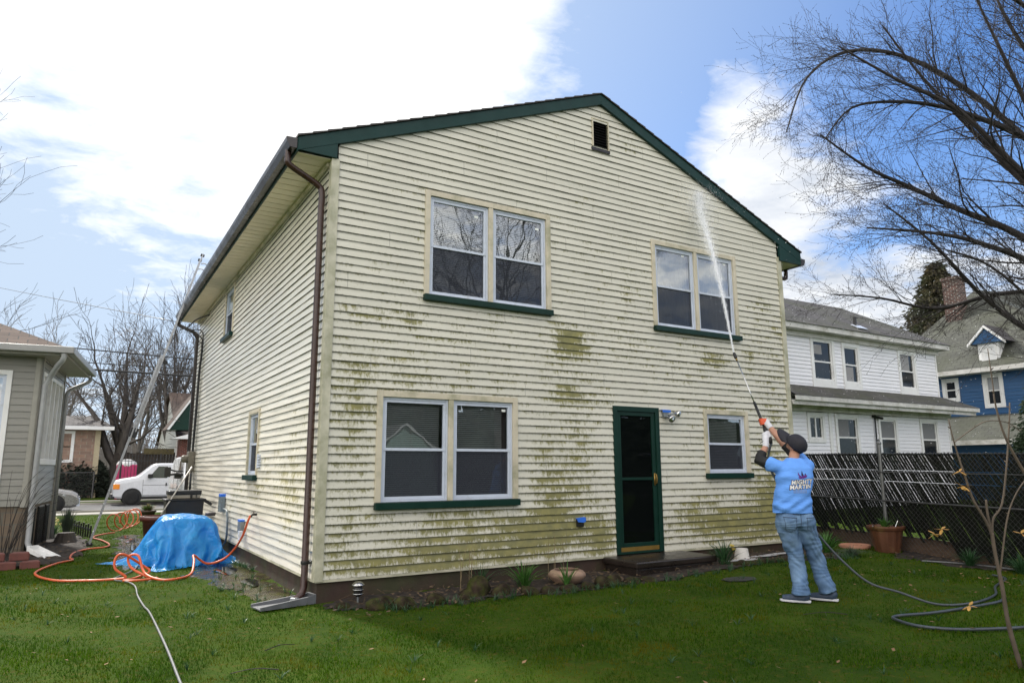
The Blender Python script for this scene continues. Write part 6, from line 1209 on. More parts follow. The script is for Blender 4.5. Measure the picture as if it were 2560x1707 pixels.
11,3,-1,12,4,-6,9,9,-5,7,12,-3,6,13,-4,7,12,-4,6,10,0,9,2,0,4,6,-11,9,6,-6,12,9,0,11,9,0,3,11,3,-4,10,1,6,8,2,9,8,-6,11,9,-3,12,8,-2,12,9,0,8,9,2,-3,12,4,1,8,8,12,2,3,9,1,-11,
-323,80,-195,11,7,3,11,2,8,13,4,5,11,-1,-7,6,-9,-2,10,1,-6,12,9,2,11,9,5,9,8,7,10,10,2,13,3,0,9,-8,4,10,-10,4,10,-9,2,6,-13,6,12,0,3,9,9,3,13,6,1,12,-5,-5,13,5,-2,14,3,-2,14,-1,1,13,-3,-1,
3,10,5,12,5,-5,10,0,-10,10,9,-4,8,12,-3,7,13,-2,6,13,0,0,8,8,8,10,-3,7,7,-10,11,7,-7,11,10,2,10,9,-1,-1,10,6,-3,8,2,11,9,5,10,9,-4,10,9,-6,11,9,-4,12,9,1,10,9,0,-1,10,8,5,6,6,10,1,-8,
-330,92,-195,12,6,7,12,4,6,13,2,-1,5,-10,-5,8,-8,-5,11,9,-2,12,9,1,9,8,8,12,8,1,12,3,-4,11,-8,4,9,-10,5,10,-11,4,11,-6,-2,12,-8,3,9,10,4,9,10,4,14,5,0,12,-8,-5,14,-3,-3,14,3,-2,14,-2,1,12,6,1,
0,12,4,11,9,0,12,1,-8,7,0,-10,7,13,-3,6,14,0,5,14,2,0,11,9,8,11,3,10,9,-6,8,7,-11,12,10,1,11,9,0,9,9,0,-6,8,8,3,9,5,11,10,-1,11,9,-5,10,9,-8,12,9,2,11,8,0,10,10,0,3,9,10,5,0,-7,
-336,105,-195,12,5,6,14,3,1,8,-9,-2,4,-11,-1,10,3,-2,10,9,0,12,9,0,11,9,4,12,-2,-4,12,-7,-1,11,-10,3,8,-9,5,13,-7,0,14,-4,-2,15,-1,0,7,11,4,9,12,4,13,2,0,14,-4,-4,13,-6,-4,15,-2,0,15,-1,-1,9,7,4,
2,14,2,6,13,2,11,4,-5,1,-4,-7,7,13,-1,6,13,-1,5,14,1,5,13,5,6,12,5,10,11,-2,9,8,-9,12,9,1,11,10,0,11,7,2,5,7,2,-8,9,3,8,12,2,11,9,-2,11,10,-5,11,8,-2,12,9,-1,11,9,2,9,10,4,10,0,-4,
-341,118,-195,14,4,0,9,-7,0,3,-14,2,8,-4,0,10,10,-2,11,9,0,12,9,0,12,-5,0,11,-10,0,12,-8,0,12,-6,0,14,3,0,14,-2,0,15,-2,0,15,-1,0,13,0,0,3,15,1,11,1,0,14,1,-1,15,-1,0,15,-2,0,14,-1,0,15,-1,0,
7,9,6,-5,12,-3,6,0,2,-5,8,-5,5,13,2,6,13,-1,6,14,-1,7,13,0,9,12,0,9,11,0,8,12,0,12,10,2,11,9,1,12,7,-3,14,6,0,-2,8,0,-6,11,0,11,10,0,10,11,1,11,10,1,11,9,1,12,9,-3,11,9,0,14,3,0]
tarp()
mb = MB(); mb.lathe([(.001, 0), (.075, 0), (.085, .01), (.085, .05), (.06, .058), (.001, .058)], (-.42, 5.0, .465), 12, sq=.7); tag(mb.build('weight', mat('dark_puck', (.035, .028, .03), .6), loc=(-.42, 5.0, .46)), 'small dark round weight holding down the top of the blue tarp', 'weight')
def pot(name, label, loc, prof, m, soil=True, cat='pot', n=32, ribs=0, group=None):
    x, y, z = loc; t = thing(name, label, cat, loc, group=group)
    mb = MB(); mb.lathe([(r, z+h) for r, h in prof], (x, y, 0), n)
    if ribs:
        v2 = []
        for i, v in enumerate(mb.v):
            k = i % n; f = 1+(.02 if (k % 4) < 2 else -.012)
            v2.append((x+(v[0]-x)*f, y+(v[1]-y)*f, v[2]))
        mb.v = v2
    mb.build('body', m, t, smooth=not ribs)
    if soil:
        mx = max(r for r, h in prof); hz = max(h for r, h in prof)
        mb = MB(); mb.lathe([(.001, z+hz-.045), (mx*.9, z+hz-.05), (.001, z+hz-.06)], (x, y, 0), 16); mb.build('soil', m_soil, t)
    return t
m_red = mat('dark_red_plastic', (.075, .018, .012), .45, var=.15, scale=4)
rp = pot('flower_pot', 'large dark red plastic pot behind the blue tarp', (-1.05, 6.35, gz(-1, 6.3)), [(.22, 0), (.31, .66), (.355, .66), (.36, .74), (.34, .745), (.32, .68), (.30, .6)], m_red)
pf = pot('flower_pot', 'far plastic flower pot with ragged green weeds on the grass before the street', (-.28, 19.5, gz(0, 19.5)), [(.17, 0), (.24, .30), (.27, .30), (.27, .36), (.25, .36), (.23, .3)], mat('old_pot', (.07, .05, .04), .7))
rr_ = random.Random(31)
def tuft(mb, c, n, h, spread, w=.006, rr=rr_, droop=.5, lean=(0, 0)):
    c = Vector(c)
    for k in range(n):
        a = rr.uniform(0, 6.283); s_ = rr.uniform(.1, 1)*spread; L = h*rr.uniform(.6, 1.1)
        d = Vector((math.cos(a), math.sin(a), 0)); side = Vector((-d.y, d.x, 0)).normalized(); side.rotate(Euler((0, 0, rr.uniform(-.8, .8))))
        b = c+d*s_*.25*rr.random(); P = []
        for i in range(5):
            t = i/4; o = b+d*s_*t**1.6+Vector((lean[0]*t, lean[1]*t, L*(t-droop*.55*t*t*t*(s_/spread))))
            ww = w*(1-.85*t**2)*(.7+.6*t*(1-t)*2)
            P.append((o-side*ww, o+side*ww))
        vs = [v for pr in P for v in pr]; mb.add(vs, [(2*i, 2*i+1, 2*i+3, 2*i+2) for i in range(4)])
m_leaf = mat('fresh_leaves', (.055, .15, .025), .55, var=.35, scale=15, trans=.35)
m_leafd = mat('iris_leaves', (.030, .085, .030), .5, var=.3, scale=15, trans=.25)
m_leafy = mat('dry_stems', (.20, .15, .08), .8, var=.3)
mb = MB(); tuft(mb, (-.28, 19.5, gz(0, 19.5)+.30), 160, .30, .38, .012); mb.build('plant', m_leafy, pf); mb = MB(); tuft(mb, (-.28, 19.5, gz(0, 19.5)+.30), 120, .28, .34, .014); mb.build('leaves', m_leaf, pf)
# black tub with lidded bucket behind the tarp
bx, by, bz = -.58, 7.35, gz(-.5, 7.3)
bt = thing('storage_tub', 'large black tub standing behind the blue tarp by the side wall', 'tub', (bx, by, bz))
mb = MB(); mb.hexa([(bx-.30, by-.24, bz), (bx+.30, by-.24, bz), (bx+.30, by+.24, bz), (bx-.30, by+.24, bz), (bx-.34, by-.27, .66), (bx+.34, by-.27, .66), (bx+.34, by+.27, .66), (bx-.34, by+.27, .66)]); mb.build('body', m_black, bt, bevel=.02)
mb = MB(); mb.box(bx-.37, bx+.37, by-.30, by+.30, .64, .68); mb.obox((bx+.42, by-.2, .60), (1, 0, -.6), (0, 1, 0), (.6, 0, 1), .14, .1, .05); mb.build('rim', m_black, bt, bevel=.012)
b2 = thing('storage_box', 'pale box with thick black lid stacked on the large black tub', 'box', (bx, by, .685))
mb = MB(); mb.box(bx-.29, bx+.27, by-.22, by+.22, .684, .77); mb.build('body', mat('pale_plastic', (.30, .27, .22), .5), b2, bevel=.015)
mb = MB(); mb.box(bx-.31, bx+.29, by-.24, by+.24, .755, .84); mb.build('lid', m_black, b2, bevel=.02)
mb = MB(); mb.box(bx+.08, bx+.12, by-.245, by-.235, .69, .83); mb.box(bx+.18, bx+.20, by-.245, by-.235, .70, .82); mb.build('latch', m_rubber, b2)
mb = MB(); mb.tube([(-1.12, 7.0, .18), (-.50, 7.15, 1.30)], .014, 8); tag(mb.build('pole', mat('pole_metal', (.45, .43, .40), .4, .3), loc=(-1.1, 7.0, .18), smooth=True), 'thin pale pole leaning over the dark red pot towards the wall', 'pole')
# clay bowl, white bucket, lantern, saucer, ribbed pot
m_clay = mat('pale_clay', (.30, .20, .14), .75, var=.2, scale=5, col2=(.16, .10, .07), c2=.55, c2s=4, stretch=(1, 1, 4))
bw = pot('clay_bowl', 'round pale clay bowl planter among the stones left of the doorstep', (3.07, -.60, -.225), [(.11, 0), (.185, .045), (.242, .11), (.242, .135), (.21, .172), (.165, .19), (.16, .185), (.20, .155), (.21, .11)], m_clay, n=36)
m_pail = mat('white_plastic', (.62, .60, .57), .45, var=.08, col2=(.35, .33, .3), c2=.7, c2s=9)
bk = thing('bucket', 'small white plastic pot turned upside down by the wall behind the man', 'bucket', (6.30, -.62, -.16))
mb = MB(); mb.lathe([(.118, -.16), (.122, -.15), (.116, -.135), (.092, .03), (.088, .035), (.001, .035)], (6.30, -.62, 0), 28); mb.build('body', m_pail, bk, smooth=False)
mb = MB(); mb.lathe([(.117, -.13), (.125, -.13), (.125, -.118), (.116, -.118)], (6.30, -.62, 0), 28); mb.build('rim', m_pail, bk)
m_sol = mat('lantern_metal', (.5, .5, .5), .16, 1., var=.1)
ln = thing('garden_lantern', 'small silver and black solar lantern on a stake near the corner downspout', 'lantern', (.40, -.30, -.27))
mb = MB(); mb.lathe([(.001, .035), (.03, .033), (.052, .02), (.072, .0), (.074, -.006), (.06, -.008), (.001, -.008)], (.40, -.30, -.04), 24); mb.build('cap', m_sol, ln, smooth=True)
for k in range(2): mb = MB(); mb.lathe([(.05, 0), (.066, -.004), (.066, -.010), (.05, -.008)], (.40, -.30, -.085-.045*k), 24); mb.build('ring', m_sol, ln, smooth=True)
mb = MB(); mb.lathe([(.045, -.05), (.05, -.09), (.05, -.15), (.02, -.17), (.001, -.17)], (.40, -.30, 0), 20); mb.build('body', m_black, ln, smooth=True)
mb = MB(); mb.tube([(.40, -.30, -.16), (.40, -.30, -.32)], .012, 8); mb.build('stake', m_grey, ln)
mb = MB(); mb.lathe([(.23, -.175), (.25, -.10), (.262, -.10), (.245, -.18), (.21, -.19)], (9.40, -.42, 0), 32); mb.lathe([(.001, -.17), (.23, -.17)], (9.40, -.42, 0), 32)
tag(mb.build('saucer', mat('terracotta_light', (.42, .20, .13), .7, var=.15), loc=(9.30, -.42, -.18), smooth=True), 'shallow terracotta saucer on the grass at the foot of the fence', 'saucer')
m_terra = mat('terracotta', (.105, .040, .020), .55, var=.3, scale=4, col2=(.16, .10, .03), c2=.62, c2s=3)
rb = pot('flower_pot', 'large ribbed terracotta pot with green sprouts before the black slatted fence', (9.40, -1.02, -.20), [(.165, 0), (.185, .03), (.255, .38), (.275, .39), (.295, .43), (.295, .455), (.275, .46), (.255, .43)], m_terra, n=48, ribs=1)
mb = MB(); tuft(mb, (9.38, -1.02, .2), 60, .22, .17, .014); mb.build('plant', m_leaf, rb)
mb = MB(); mb.tube([(9.50, -1.12, .22), (9.57, -1.14, .34), (9.66, -1.18, .24)], .006, 6); mb.tube(spline([(9.13, -.98, .20), (9.10, -.98, .26), (9.20, -.98, .29)]), .006, 6); mb.build('wire', m_chrome, rb)
# stones along the bed, paver, splash blocks
m_rock = mat('field_stone', (.034, .024, .018), .95, var=.6, scale=9, bump=1., bscale=22, col2=(.035, .042, .010), c2=.50, c2s=7, spec=.1)
rk = random.Random(44)
def rock(c, r, seed):
    rr = random.Random(seed); mb = MB(); mb.ell(c, r, nu=16, nv=10); ph = [rr.uniform(0, 6) for _ in range(6)]
    mb.v = [tuple(Vector(c)+(Vector(v)-Vector(c))*(1+.26*math.sin(14*v[0]+ph[0])*math.sin(12*v[1]+ph[1])+.20*math.sin(23*v[2]+ph[2]+11*v[0])+.06*math.sin(31*v[0]+ph[3])*math.sin(29*v[2]+ph[4]))) for v in mb.v]
    return mb.build('stone', m_rock, loc=(c[0], c[1], c[2]-r[2]*.6), smooth=True)
RK = [(.60, -.62, .17, .11, 'tawny rounded stone in the bed just right of the silver lantern'), (.78, -.80, .13, .11, 'grey stone right beside the tawny one near the lantern'), (.22, -.38, .09, .05, 'small flat stone between the lantern and the house corner'), (1.15, -.80, .12, .07, 'low dark stone in a gap of the border left of the big rounded one'), (1.72, -.66, .20, .14, 'biggest reddish rounded stone below the dry twigs'), (2.02, -.78, .13, .10, 'stone touching the biggest reddish one on its right'),
      (1.45, -.88, .09, .06, 'small stone in front of the dead twigs'), (2.30, -.92, .12, .07, 'mossy stone in front of the strap leaved clump'), (2.55, -.98, .10, .07, 'brown stone between the leaf clump and the clay bowl'), (2.80, -1.0, .13, .08, 'flat stone just below the left side of the clay bowl'), (3.08, -1.02, .11, .06, 'little stone directly before the clay bowl'), (3.35, -1.02, .13, .08, 'stone just right of the clay bowl'),
      (3.58, -.95, .14, .11, 'upright dark stone between clay bowl and doorstep'), (3.80, -1.03, .12, .07, 'mossy low stone close to the left end of the doorstep'), (4.05, -1.04, .13, .06, 'low stone at the front left corner of the doorstep'), (5.85, -.98, .12, .06, 'flat stone in front of the daffodil clump')]
for i, (x, y, r, h, lb) in enumerate(RK):
    tag(rock((x, y, gnd(x, y)+h*.15), (r*1.0, r*.75, h*1.1), 60+i), lb, 'stone', 'stones edging the bed below the gable wall')
mb = MB(); mb.lathe([(.27, 0), (.28, .012), (.001, .014)], (4.95, -1.75, gnd(5, -1.75)+.006), 7, sq=.6); tag(mb.build('paving_slab', mat('slate', (.022, .022, .020), .7, var=.3), loc=(5.0, -1.75, -.17)), 'flat dark stepping slab lying in the lawn before the doorstep', 'slab')
for (x0, x1, y0_, lb) in ((5.75, 7.9, -.98, 'thin stone edging strip along the wet bed behind the man'),):
    mb = MB(); mb.box(x0, x1, y0_-.07, y0_+.07, -.2, -.10); tag(mb.build('edging', m_rock, loc=(x0, y0_, -.2), bevel=.02), lb, 'edging')
m_foam = mat('soap_foam', (.42, .42, .44), .5, var=.3, scale=20, bump=.6, bscale=40)
for k, (x, y, a, b) in enumerate(((6.1, -.78, .35, .08), (6.75, -.62, .45, .06), (7.2, -.55, .4, .05))):
    mb = MB(); mb.poly([(x+a*math.cos(t)*(1+.3*math.sin(5*t+k)), y+b*math.sin(t)*(1+.4*math.sin(4*t+k)), -.105) for t in [2*math.pi*i/40 for i in range(40)]]); tag(mb.build('suds', m_foam, loc=(x, y, -.11)), kind='stuff', label='whitish suds floating on the wet bed by the wall')
def splash(label, c, d, L, w, m):
    c = Vector(c); d = Vector(d).normalized(); s_ = Vector((-d.y, d.x, 0)); mb = MB(); t = thing('splash_block', label, 'splash block', tuple(c))
    z = Vector((0, 0, 1)); mb.hexa([c-s_*w*.35, c+s_*w*.35, c+d*L+s_*w/2, c+d*L-s_*w/2, c-s_*w*.35+z*.03, c+s_*w*.35+z*.03, c+d*L+s_*w/2+z*.012, c+d*L-s_*w/2+z*.012]); mb.build('base', m, t)
    for q in (-1, 1):
        mb = MB(); a = c+s_*q*w*.35; b = c+d*L+s_*q*w/2; n = s_*q*.025
        mb.hexa([a, a+n, b+n, b, a+z*.09, a+n+z*.09, b+n+z*.035, b+z*.035]); mb.build('side', m, t)
    mb = MB(); mb.obox(c-d*.012+z*.05, s_, d, z, w*.8, .03, .1); mb.build('back', m, t)
splash('grey concrete splash block under the brown corner downspout', (-.02, .12, gz(0, 0)+.015), (-.86, -.12, 0), .62, .26, mat('grey_concrete', (.11, .115, .125), .6, var=.25, scale=6, bump=.3, bscale=40))
splash('white plastic splash block under the pale downspout of the beige house', (-3.02, 7.9, gz(-3, 7.5)+.10), (.75, -1.1, -.25), .72, .26, m_white)
# block edging of the neighbour's bed
m_blk = mat('red_block', (.13, .048, .040), .85, var=.3, scale=5, bump=.5, bscale=30)
BK = [(-3.28, 5.85, 0, 'front'), (-2.96, 5.83, 0, 'middle front'), (-3.62, 5.8, 0, ''), (-3.12, 5.98, .13, ''), (-3.45, 6.0, .13, ''), (-3.78, 5.95, .13, '')]
for i, (x, y, dz, _) in enumerate(BK):
    lb = ['lower red retaining block, second from the right', 'lower red retaining block at the right end of the low wall', 'lower red retaining block cut by the left edge of the picture', 'upper red retaining block at the right end of the top course', 'upper red retaining block in the middle of the top course', 'upper red retaining block at the left picture edge'][i]
    mb = MB(); z = gz(x, y)+dz; mb.hexa([(x-.14, y-.10, z), (x+.14, y-.10, z), (x+.11, y+.12, z), (x-.11, y+.12, z), (x-.14, y-.10, z+.125), (x+.14, y-.10, z+.125), (x+.11, y+.12, z+.125), (x-.11, y+.12, z+.125)])
    o = tag(mb.build('retaining_block', m_blk, loc=(x, y, z), bevel=.018), lb, 'block', 'red retaining blocks at the left edge')
mb = MB()
mb.box(3.30, 3.80, -5.62, -5.59, -.25, -.03); mb.box(3.30, 3.33, -6.2, -5.62, -.25, -.03); mb.box(3.80, 3.83, -6.2, -5.59, -.25, -.03); pb = thing('planter_box', 'dark wooden planter box corner at the bottom right of the lawn', 'planter', (3.5, -5.8, -.25))
pb.location = (3.55, -5.8, -.25); MW[pb.name] = Matrix.Translation(Vector((3.55, -5.8, -.25)))
mb = MB(); mb.box(3.42, 3.47, -6.3, -5.70, -.26, -.10); mb.build('side_board', mat('wet_wood', (.030, .016, .009), .6, var=.4, scale=3, stretch=(1, 1, 8)), pb)
mb = MB(); mb.box(3.42, 4.1, -5.70, -5.65, -.26, -.10); mb.build('side_board', MAT['wet_wood'], pb)
mb = MB(); mb.box(3.47, 4.1, -6.3, -5.70, -.26, -.16); mb.build('soil', m_soil, pb)
# ================================================================= PLANTS
def plant(name, label, cat, c, parts, group=None):
    t = thing(name, label, cat, c, group=group)
    for (pn, m, fn_) in parts: mb = MB(); fn_(mb); mb.build(pn, m, t)
    return t
g0 = lambda x, y, d=0.: (x, y, gnd(x, y)+d)
plant('iris_plant', 'clump of green strap leaves between the stones and the clay bowl', 'plant', g0(2.45, -.55), [('leaves', m_leaf, lambda mb: tuft(mb, g0(2.45, -.55), 60, .38, .36, .012, droop=.7))])
plant('iris_plant', 'small bright leaf sprout standing in front of the clay bowl', 'plant', g0(2.88, -.86), [('leaves', m_leaf, lambda mb: tuft(mb, g0(2.88, -.86), 18, .36, .22, .014))])
plant('iris_plant', 'sparse dark grassy tuft right of the biggest stone', 'plant', g0(1.95, -.35), [('leaves', m_leafd, lambda mb: tuft(mb, g0(1.95, -.35), 40, .34, .3, .008))])
def daff(mb): 
    for (x, y, z) in ((5.98, -.72, .10), (5.92, -.80, .06)): mb.lathe([(.001, 0), (.012, .01), (.016, .035), (.008, .03)], (x, y, z), 8, ax=(.2, -1, 0)); leafball(mb, (x, y, z), (.02, .01, .02), 8, .05, rr_)
plant('daffodil_clump', 'daffodil clump with bluish leaves at the right end of the doorstep', 'plant', g0(5.72, -.80), [('leaves', m_leafd, lambda mb: tuft(mb, g0(5.72, -.80), 70, .36, .30, .012, droop=.3)), ('flower', mat('yellow_petals', (.70, .55, .12), .6, trans=.3), daff)])
plant('green_clump', 'lush green leafy clump between the man and the terracotta saucer', 'plant', g0(8.55, -.45), [('leaves', m_leaf, lambda mb: [tuft(mb, g0(8.5+.15*k, -.5+.1*k), 60, .34, .34, .014) for k in range(-1, 2)])])
plant('lavender_plant', 'grey green low tuft at the end of the bed right of the man', 'plant', g0(8.35, -1.05), [('leaves', mat('greygreen', (.09, .12, .08), .7, trans=.2), lambda mb: tuft(mb, g0(8.35, -1.05), 240, .20, .34, .004, droop=1.2))])
for i, (x, y, lb) in enumerate(((8.95, -2.55, 'daffodil leaves at the fence foot, left of the second clump'), (8.80, -3.3, 'daffodil leaves at the fence foot behind the sapling'))):
    plant('daffodil_clump', lb, 'plant', g0(x, y), [('leaves', m_leafd, lambda mb: tuft(mb, g0(x, y), 130, .30, .36, .007, droop=.9))])
def stems(mb, c, n, h, sp, rr, r=.003):
    for k in range(n):
        a = rr.uniform(0, 6.28); s_ = rr.uniform(.1, 1)*sp; b = Vector(c)+Vector((rr.gauss(0, .05), rr.gauss(0, .05), 0))
        mb.tube(spline([b, b+Vector((math.cos(a)*s_*.3, math.sin(a)*s_*.3, h*.5)), b+Vector((math.cos(a)*s_, math.sin(a)*s_, h*rr.uniform(.75, 1.05)))], 3), [r, r*.9, r*.8, r*.7, r*.6, r*.5, r*.4], 4)
plant('dry_plant', 'thin bare brown stalks rising in front of the gable wall above the stones', 'plant', g0(1.72, -.4), [('stems', m_leafy, lambda mb: stems(mb, g0(1.72, -.4), 6, .62, .14, random.Random(3), .004))])
plant('dry_plant', 'small dead stalk behind the clay bowl', 'plant', g0(3.15, -.25), [('stems', m_leafy, lambda mb: stems(mb, g0(3.15, -.25), 4, .6, .10, random.Random(5), .004))])
# bush of long thin whips at the beige house corner
bb = thing('bare_bush', 'bare bush of long arching whips in front of the beige house corner', 'bush', (-3.35, 7.0, -.36)); mb = MB(); rb_ = random.Random(6)
for k in range(20):
    dx = rb_.uniform(-.35, 1.0); dy = rb_.uniform(-.4, .3); h = rb_.uniform(1.1, 1.85)-abs(dx)*.25; b = Vector((-3.38+rb_.gauss(0, .07), 7.0+rb_.gauss(0, .08), -.4))
    mb.tube(spline([b, b+Vector((dx*.2, dy*.2, h*.45)), b+Vector((dx*.55, dy*.6, h*.85)), b+Vector((dx*.95, dy, h))], 5), [.006-.00028*i for i in range(16)], 5)
mb.build('branches', m_twig, bb)
mb = MB(); tuft(mb, (-2.55, 12.0, gz(-2.5, 12)), 240, .75, .22, .012, droop=.3); sh = thing('small_conifer', 'small dusky upright shrub at the back end of the beige house', 'shrub', (-2.4, 11.6, -.4)); mb.build('foliage', mat('dusky_green', (.05, .075, .05), .8, trans=.1), sh); mb = MB(); mb.tube([(-2.55, 12.0, -.5), (-2.55, 12.0, .2)], .02, 6); mb.build('stem', m_bark, sh)
plant('daffodil_clump', 'pale yellow daffodils flowering behind the far corner of the beige house', 'plant', g0(-2.85, 12.6), [('leaves', m_leafd, lambda mb: tuft(mb, g0(-2.85, 12.6), 90, .45, .3, .010)), ('flowers', mat('pale_petals', (.75, .68, .35), .6, trans=.3), lambda mb: [leafball(mb, (-2.85+rr_.uniform(-.3, .3), 12.6+rr_.uniform(-.2, .2), gz(-2.8, 12.6)+rr_.uniform(.35, .55)), (.03, .03, .03), 10, .07, rr_) for _ in range(9)])])
mb = MB(); mb.lathe([(.001, 0), (.26, 0), (.20, .16), (.17, .26), (.001, .27)], (-2.55, 11.2, -.42), 14); st_ = tag(mb.build('tree_stump', m_bark, loc=(-2.55, 11.2, -.42)), 'low dark tree stump at the edge of the mulch by the beige house', 'stump')
gb = thing('border_fence', 'low black picket border fence beside the mulch bed near the silver car', 'border fence', (-2.15, 13.6, -.42)); mb = MB()
for k in range(9): x, y = -2.45+.05*k, 14.6-.28*k; mb = MB(); mb.box(x-.02, x+.02, y-.03, y+.03, -.5, -.10+.03*(k % 2)); mb.build('picket', m_black, gb)
mb = MB(); mb.bar((-2.45, 14.6, -.2), (-2.05, 12.36, -.2), .02, .05); mb.build('rail', m_black, gb)
# ---- magnolia sapling in the right foreground
mg = thing('magnolia_sapling', 'young bare magnolia with a few dry yellow blossoms in the right foreground', 'sapling', (3.5, -5.6, -.24))
m_mag = mat('sapling_bark', (.10, .075, .055), .75, var=.3, scale=8, bump=.3, bscale=60)
mb = MB(); mb.tube(spline([(3.505, -5.605, -.26), (3.45, -5.57, .1), (3.44, -5.56, .38), (3.42, -5.55, .61), (3.41, -5.55, .76)]), [.017]*5+[.015]*5+[.013]*7, 8); mb.build('trunk', m_mag, mg, smooth=True)
def br(P, r0_, r1_):
    mb = MB(); q = spline(P, 5); n = len(q); mb.tube(q, [r0_+(r1_-r0_)*i/(n-1) for i in range(n)], 7)
    rq = random.Random(len(P)*7+int(P[0][2]*100))
    for i in range(3, n, 4):
        if rq.random() < .7: d = Vector((rq.gauss(0, 1), rq.gauss(0, 1), 1)).normalized(); mb.tube([q[i], q[i]+d*.025], [r0_*.6, .002], 5)
    mb.build('branch', m_mag, mg, smooth=True)
br([(3.41, -5.55, .74), (3.38, -5.53, .85), (3.32, -5.49, 1.0), (3.28, -5.47, 1.18), (3.26, -5.45, 1.32), (3.23, -5.44, 1.47), (3.22, -5.43, 1.6)], .011, .004)
br([(3.41, -5.55, .74), (3.40, -5.54, .89), (3.40, -5.54, 1.0)], .010, .008)
br([(3.41, -5.55, .74), (3.43, -5.56, .86), (3.5, -5.6, .97), (3.56, -5.64, 1.27), (3.61, -5.67, 1.58), (3.63, -5.68, 1.72)], .009, .005)
br([(3.43, -5.55, .43), (3.45, -5.57, .55), (3.52, -5.61, .85), (3.59, -5.65, 1.02), (3.68, -5.71, 1.16), (3.80, -5.78, 1.3)], .008, .004)
br([(3.80, -5.78, 1.02), (3.70, -5.72, 1.14), (3.61, -5.67, 1.34), (3.56, -5.64, 1.51), (3.54, -5.62, 1.72), (3.54, -5.62, 1.86), (3.53, -5.62, 2.14)], .013, .003)
br([(3.24, -5.44, 1.42), (3.34, -5.5, 1.5), (3.46, -5.58, 1.58), (3.6, -5.66, 1.57), (3.7, -5.7, 1.5)], .004, .003)
m_pet = mat('dry_petals', (.60, .34, .09), .6, var=.25, scale=20, trans=.35)
for (x, y, z) in ((3.255, -5.45, 1.21), (3.265, -5.46, 1.10), (3.10, -5.36, .79), (3.05, -5.33, .755), (3.60, -5.66, .755), (3.22, -5.43, .25)):
    mb = MB(); rq = random.Random(int(x*1000))
    for k in range(6):
        a = k*1.05+rq.random()*.4; d = Vector((math.cos(a), math.sin(a), rq.uniform(-.9, .5))).normalized(); s_ = d.cross(Vector((0, 0, 1))).normalized()*.012; o = Vector((x, y, z))
        mb.add([o, o+d*.022+s_, o+d*.022-s_, o+d*.048+s_*.8, o+d*.048-s_*.8, o+d*.062], [(0, 2, 1), (1, 2, 4, 3), (3, 4, 5)])
    mb.build('blossom', m_pet, mg)
# ================================================================= VEHICLES
m_vanw = mat('van_white', (.66, .67, .70), .28, var=.04, coat=.3)
m_tyre = mat('tyre', (.012, .012, .012), .8, var=.2)
m_rim = mat('steel_rim', (.30, .29, .28), .5, .3, var=.3)
m_cglass = mat('car_glass', (.03, .045, .045), .05, var=.1, spec=.8)
m_amber = mat('amber_lens', (.85, .28, .03), .3)
m_silver = mat('silver_paint', (.24, .235, .23), .28, .35, var=.03, coat=.5)
def wheel(par, c, r, w_=.22):
    mb = MB(); mb.lathe([(r*.55, -w_/2), (r*.92, -w_/2), (r, -w_/3), (r, w_/3), (r*.92, w_/2), (r*.55, w_/2)], c, 28, ax=(0, 1, 0)); wl_ = mb.build('wheel', m_tyre, par, smooth=True, world=False)
    mb = MB(); mb.lathe([(.001, -w_*.30), (r*.2, -w_*.36), (r*.25, -w_*.22), (r*.5, -w_*.25), (r*.60, -w_*.44), (r*.60, w_*.4), (.001, w_*.4)], c, 24, ax=(0, 1, 0)); mb.build('rim', m_rim, wl_, world=False)
def carbody(par, name, st, m, W_, tuck=.12):
    """loft: stations (x, z_bottom, z_belt, z_top)"""
    mb = MB(); n = 0
    for (x, zb, zs, zt_) in st:
        w = W_/2; wt = w-tuck*max(0, zt_-zs)/.75
        sec = [(-w+.06, zb), (-w, zb+.10), (-w, zs), (-wt, zt_-.05), (-wt+.10, zt_), (wt-.10, zt_), (wt, zt_-.05), (w, zs), (w, zb+.10), (w-.06, zb)]
        n = len(sec); mb.v += [(x, y, z) for y, z in sec]
    for i in range(len(st)-1):
        for k in range(n): mb.f.append((i*n+k, i*n+(k+1) % n, (i+1)*n+(k+1) % n, (i+1)*n+k)); mb.mi.append(0)
    mb.f += [tuple(range(n)), tuple(range((len(st)-1)*n+n-1, (len(st)-1)*n-1, -1))]; mb.mi += [0, 0]
    return mb.build(name, m, par, world=False, bevel=.02)
van = thing('cargo_van', 'white cargo van parked across the street, seen from its driver side with amber corner lamp', 'van', (-.85, 35.85, -.60))
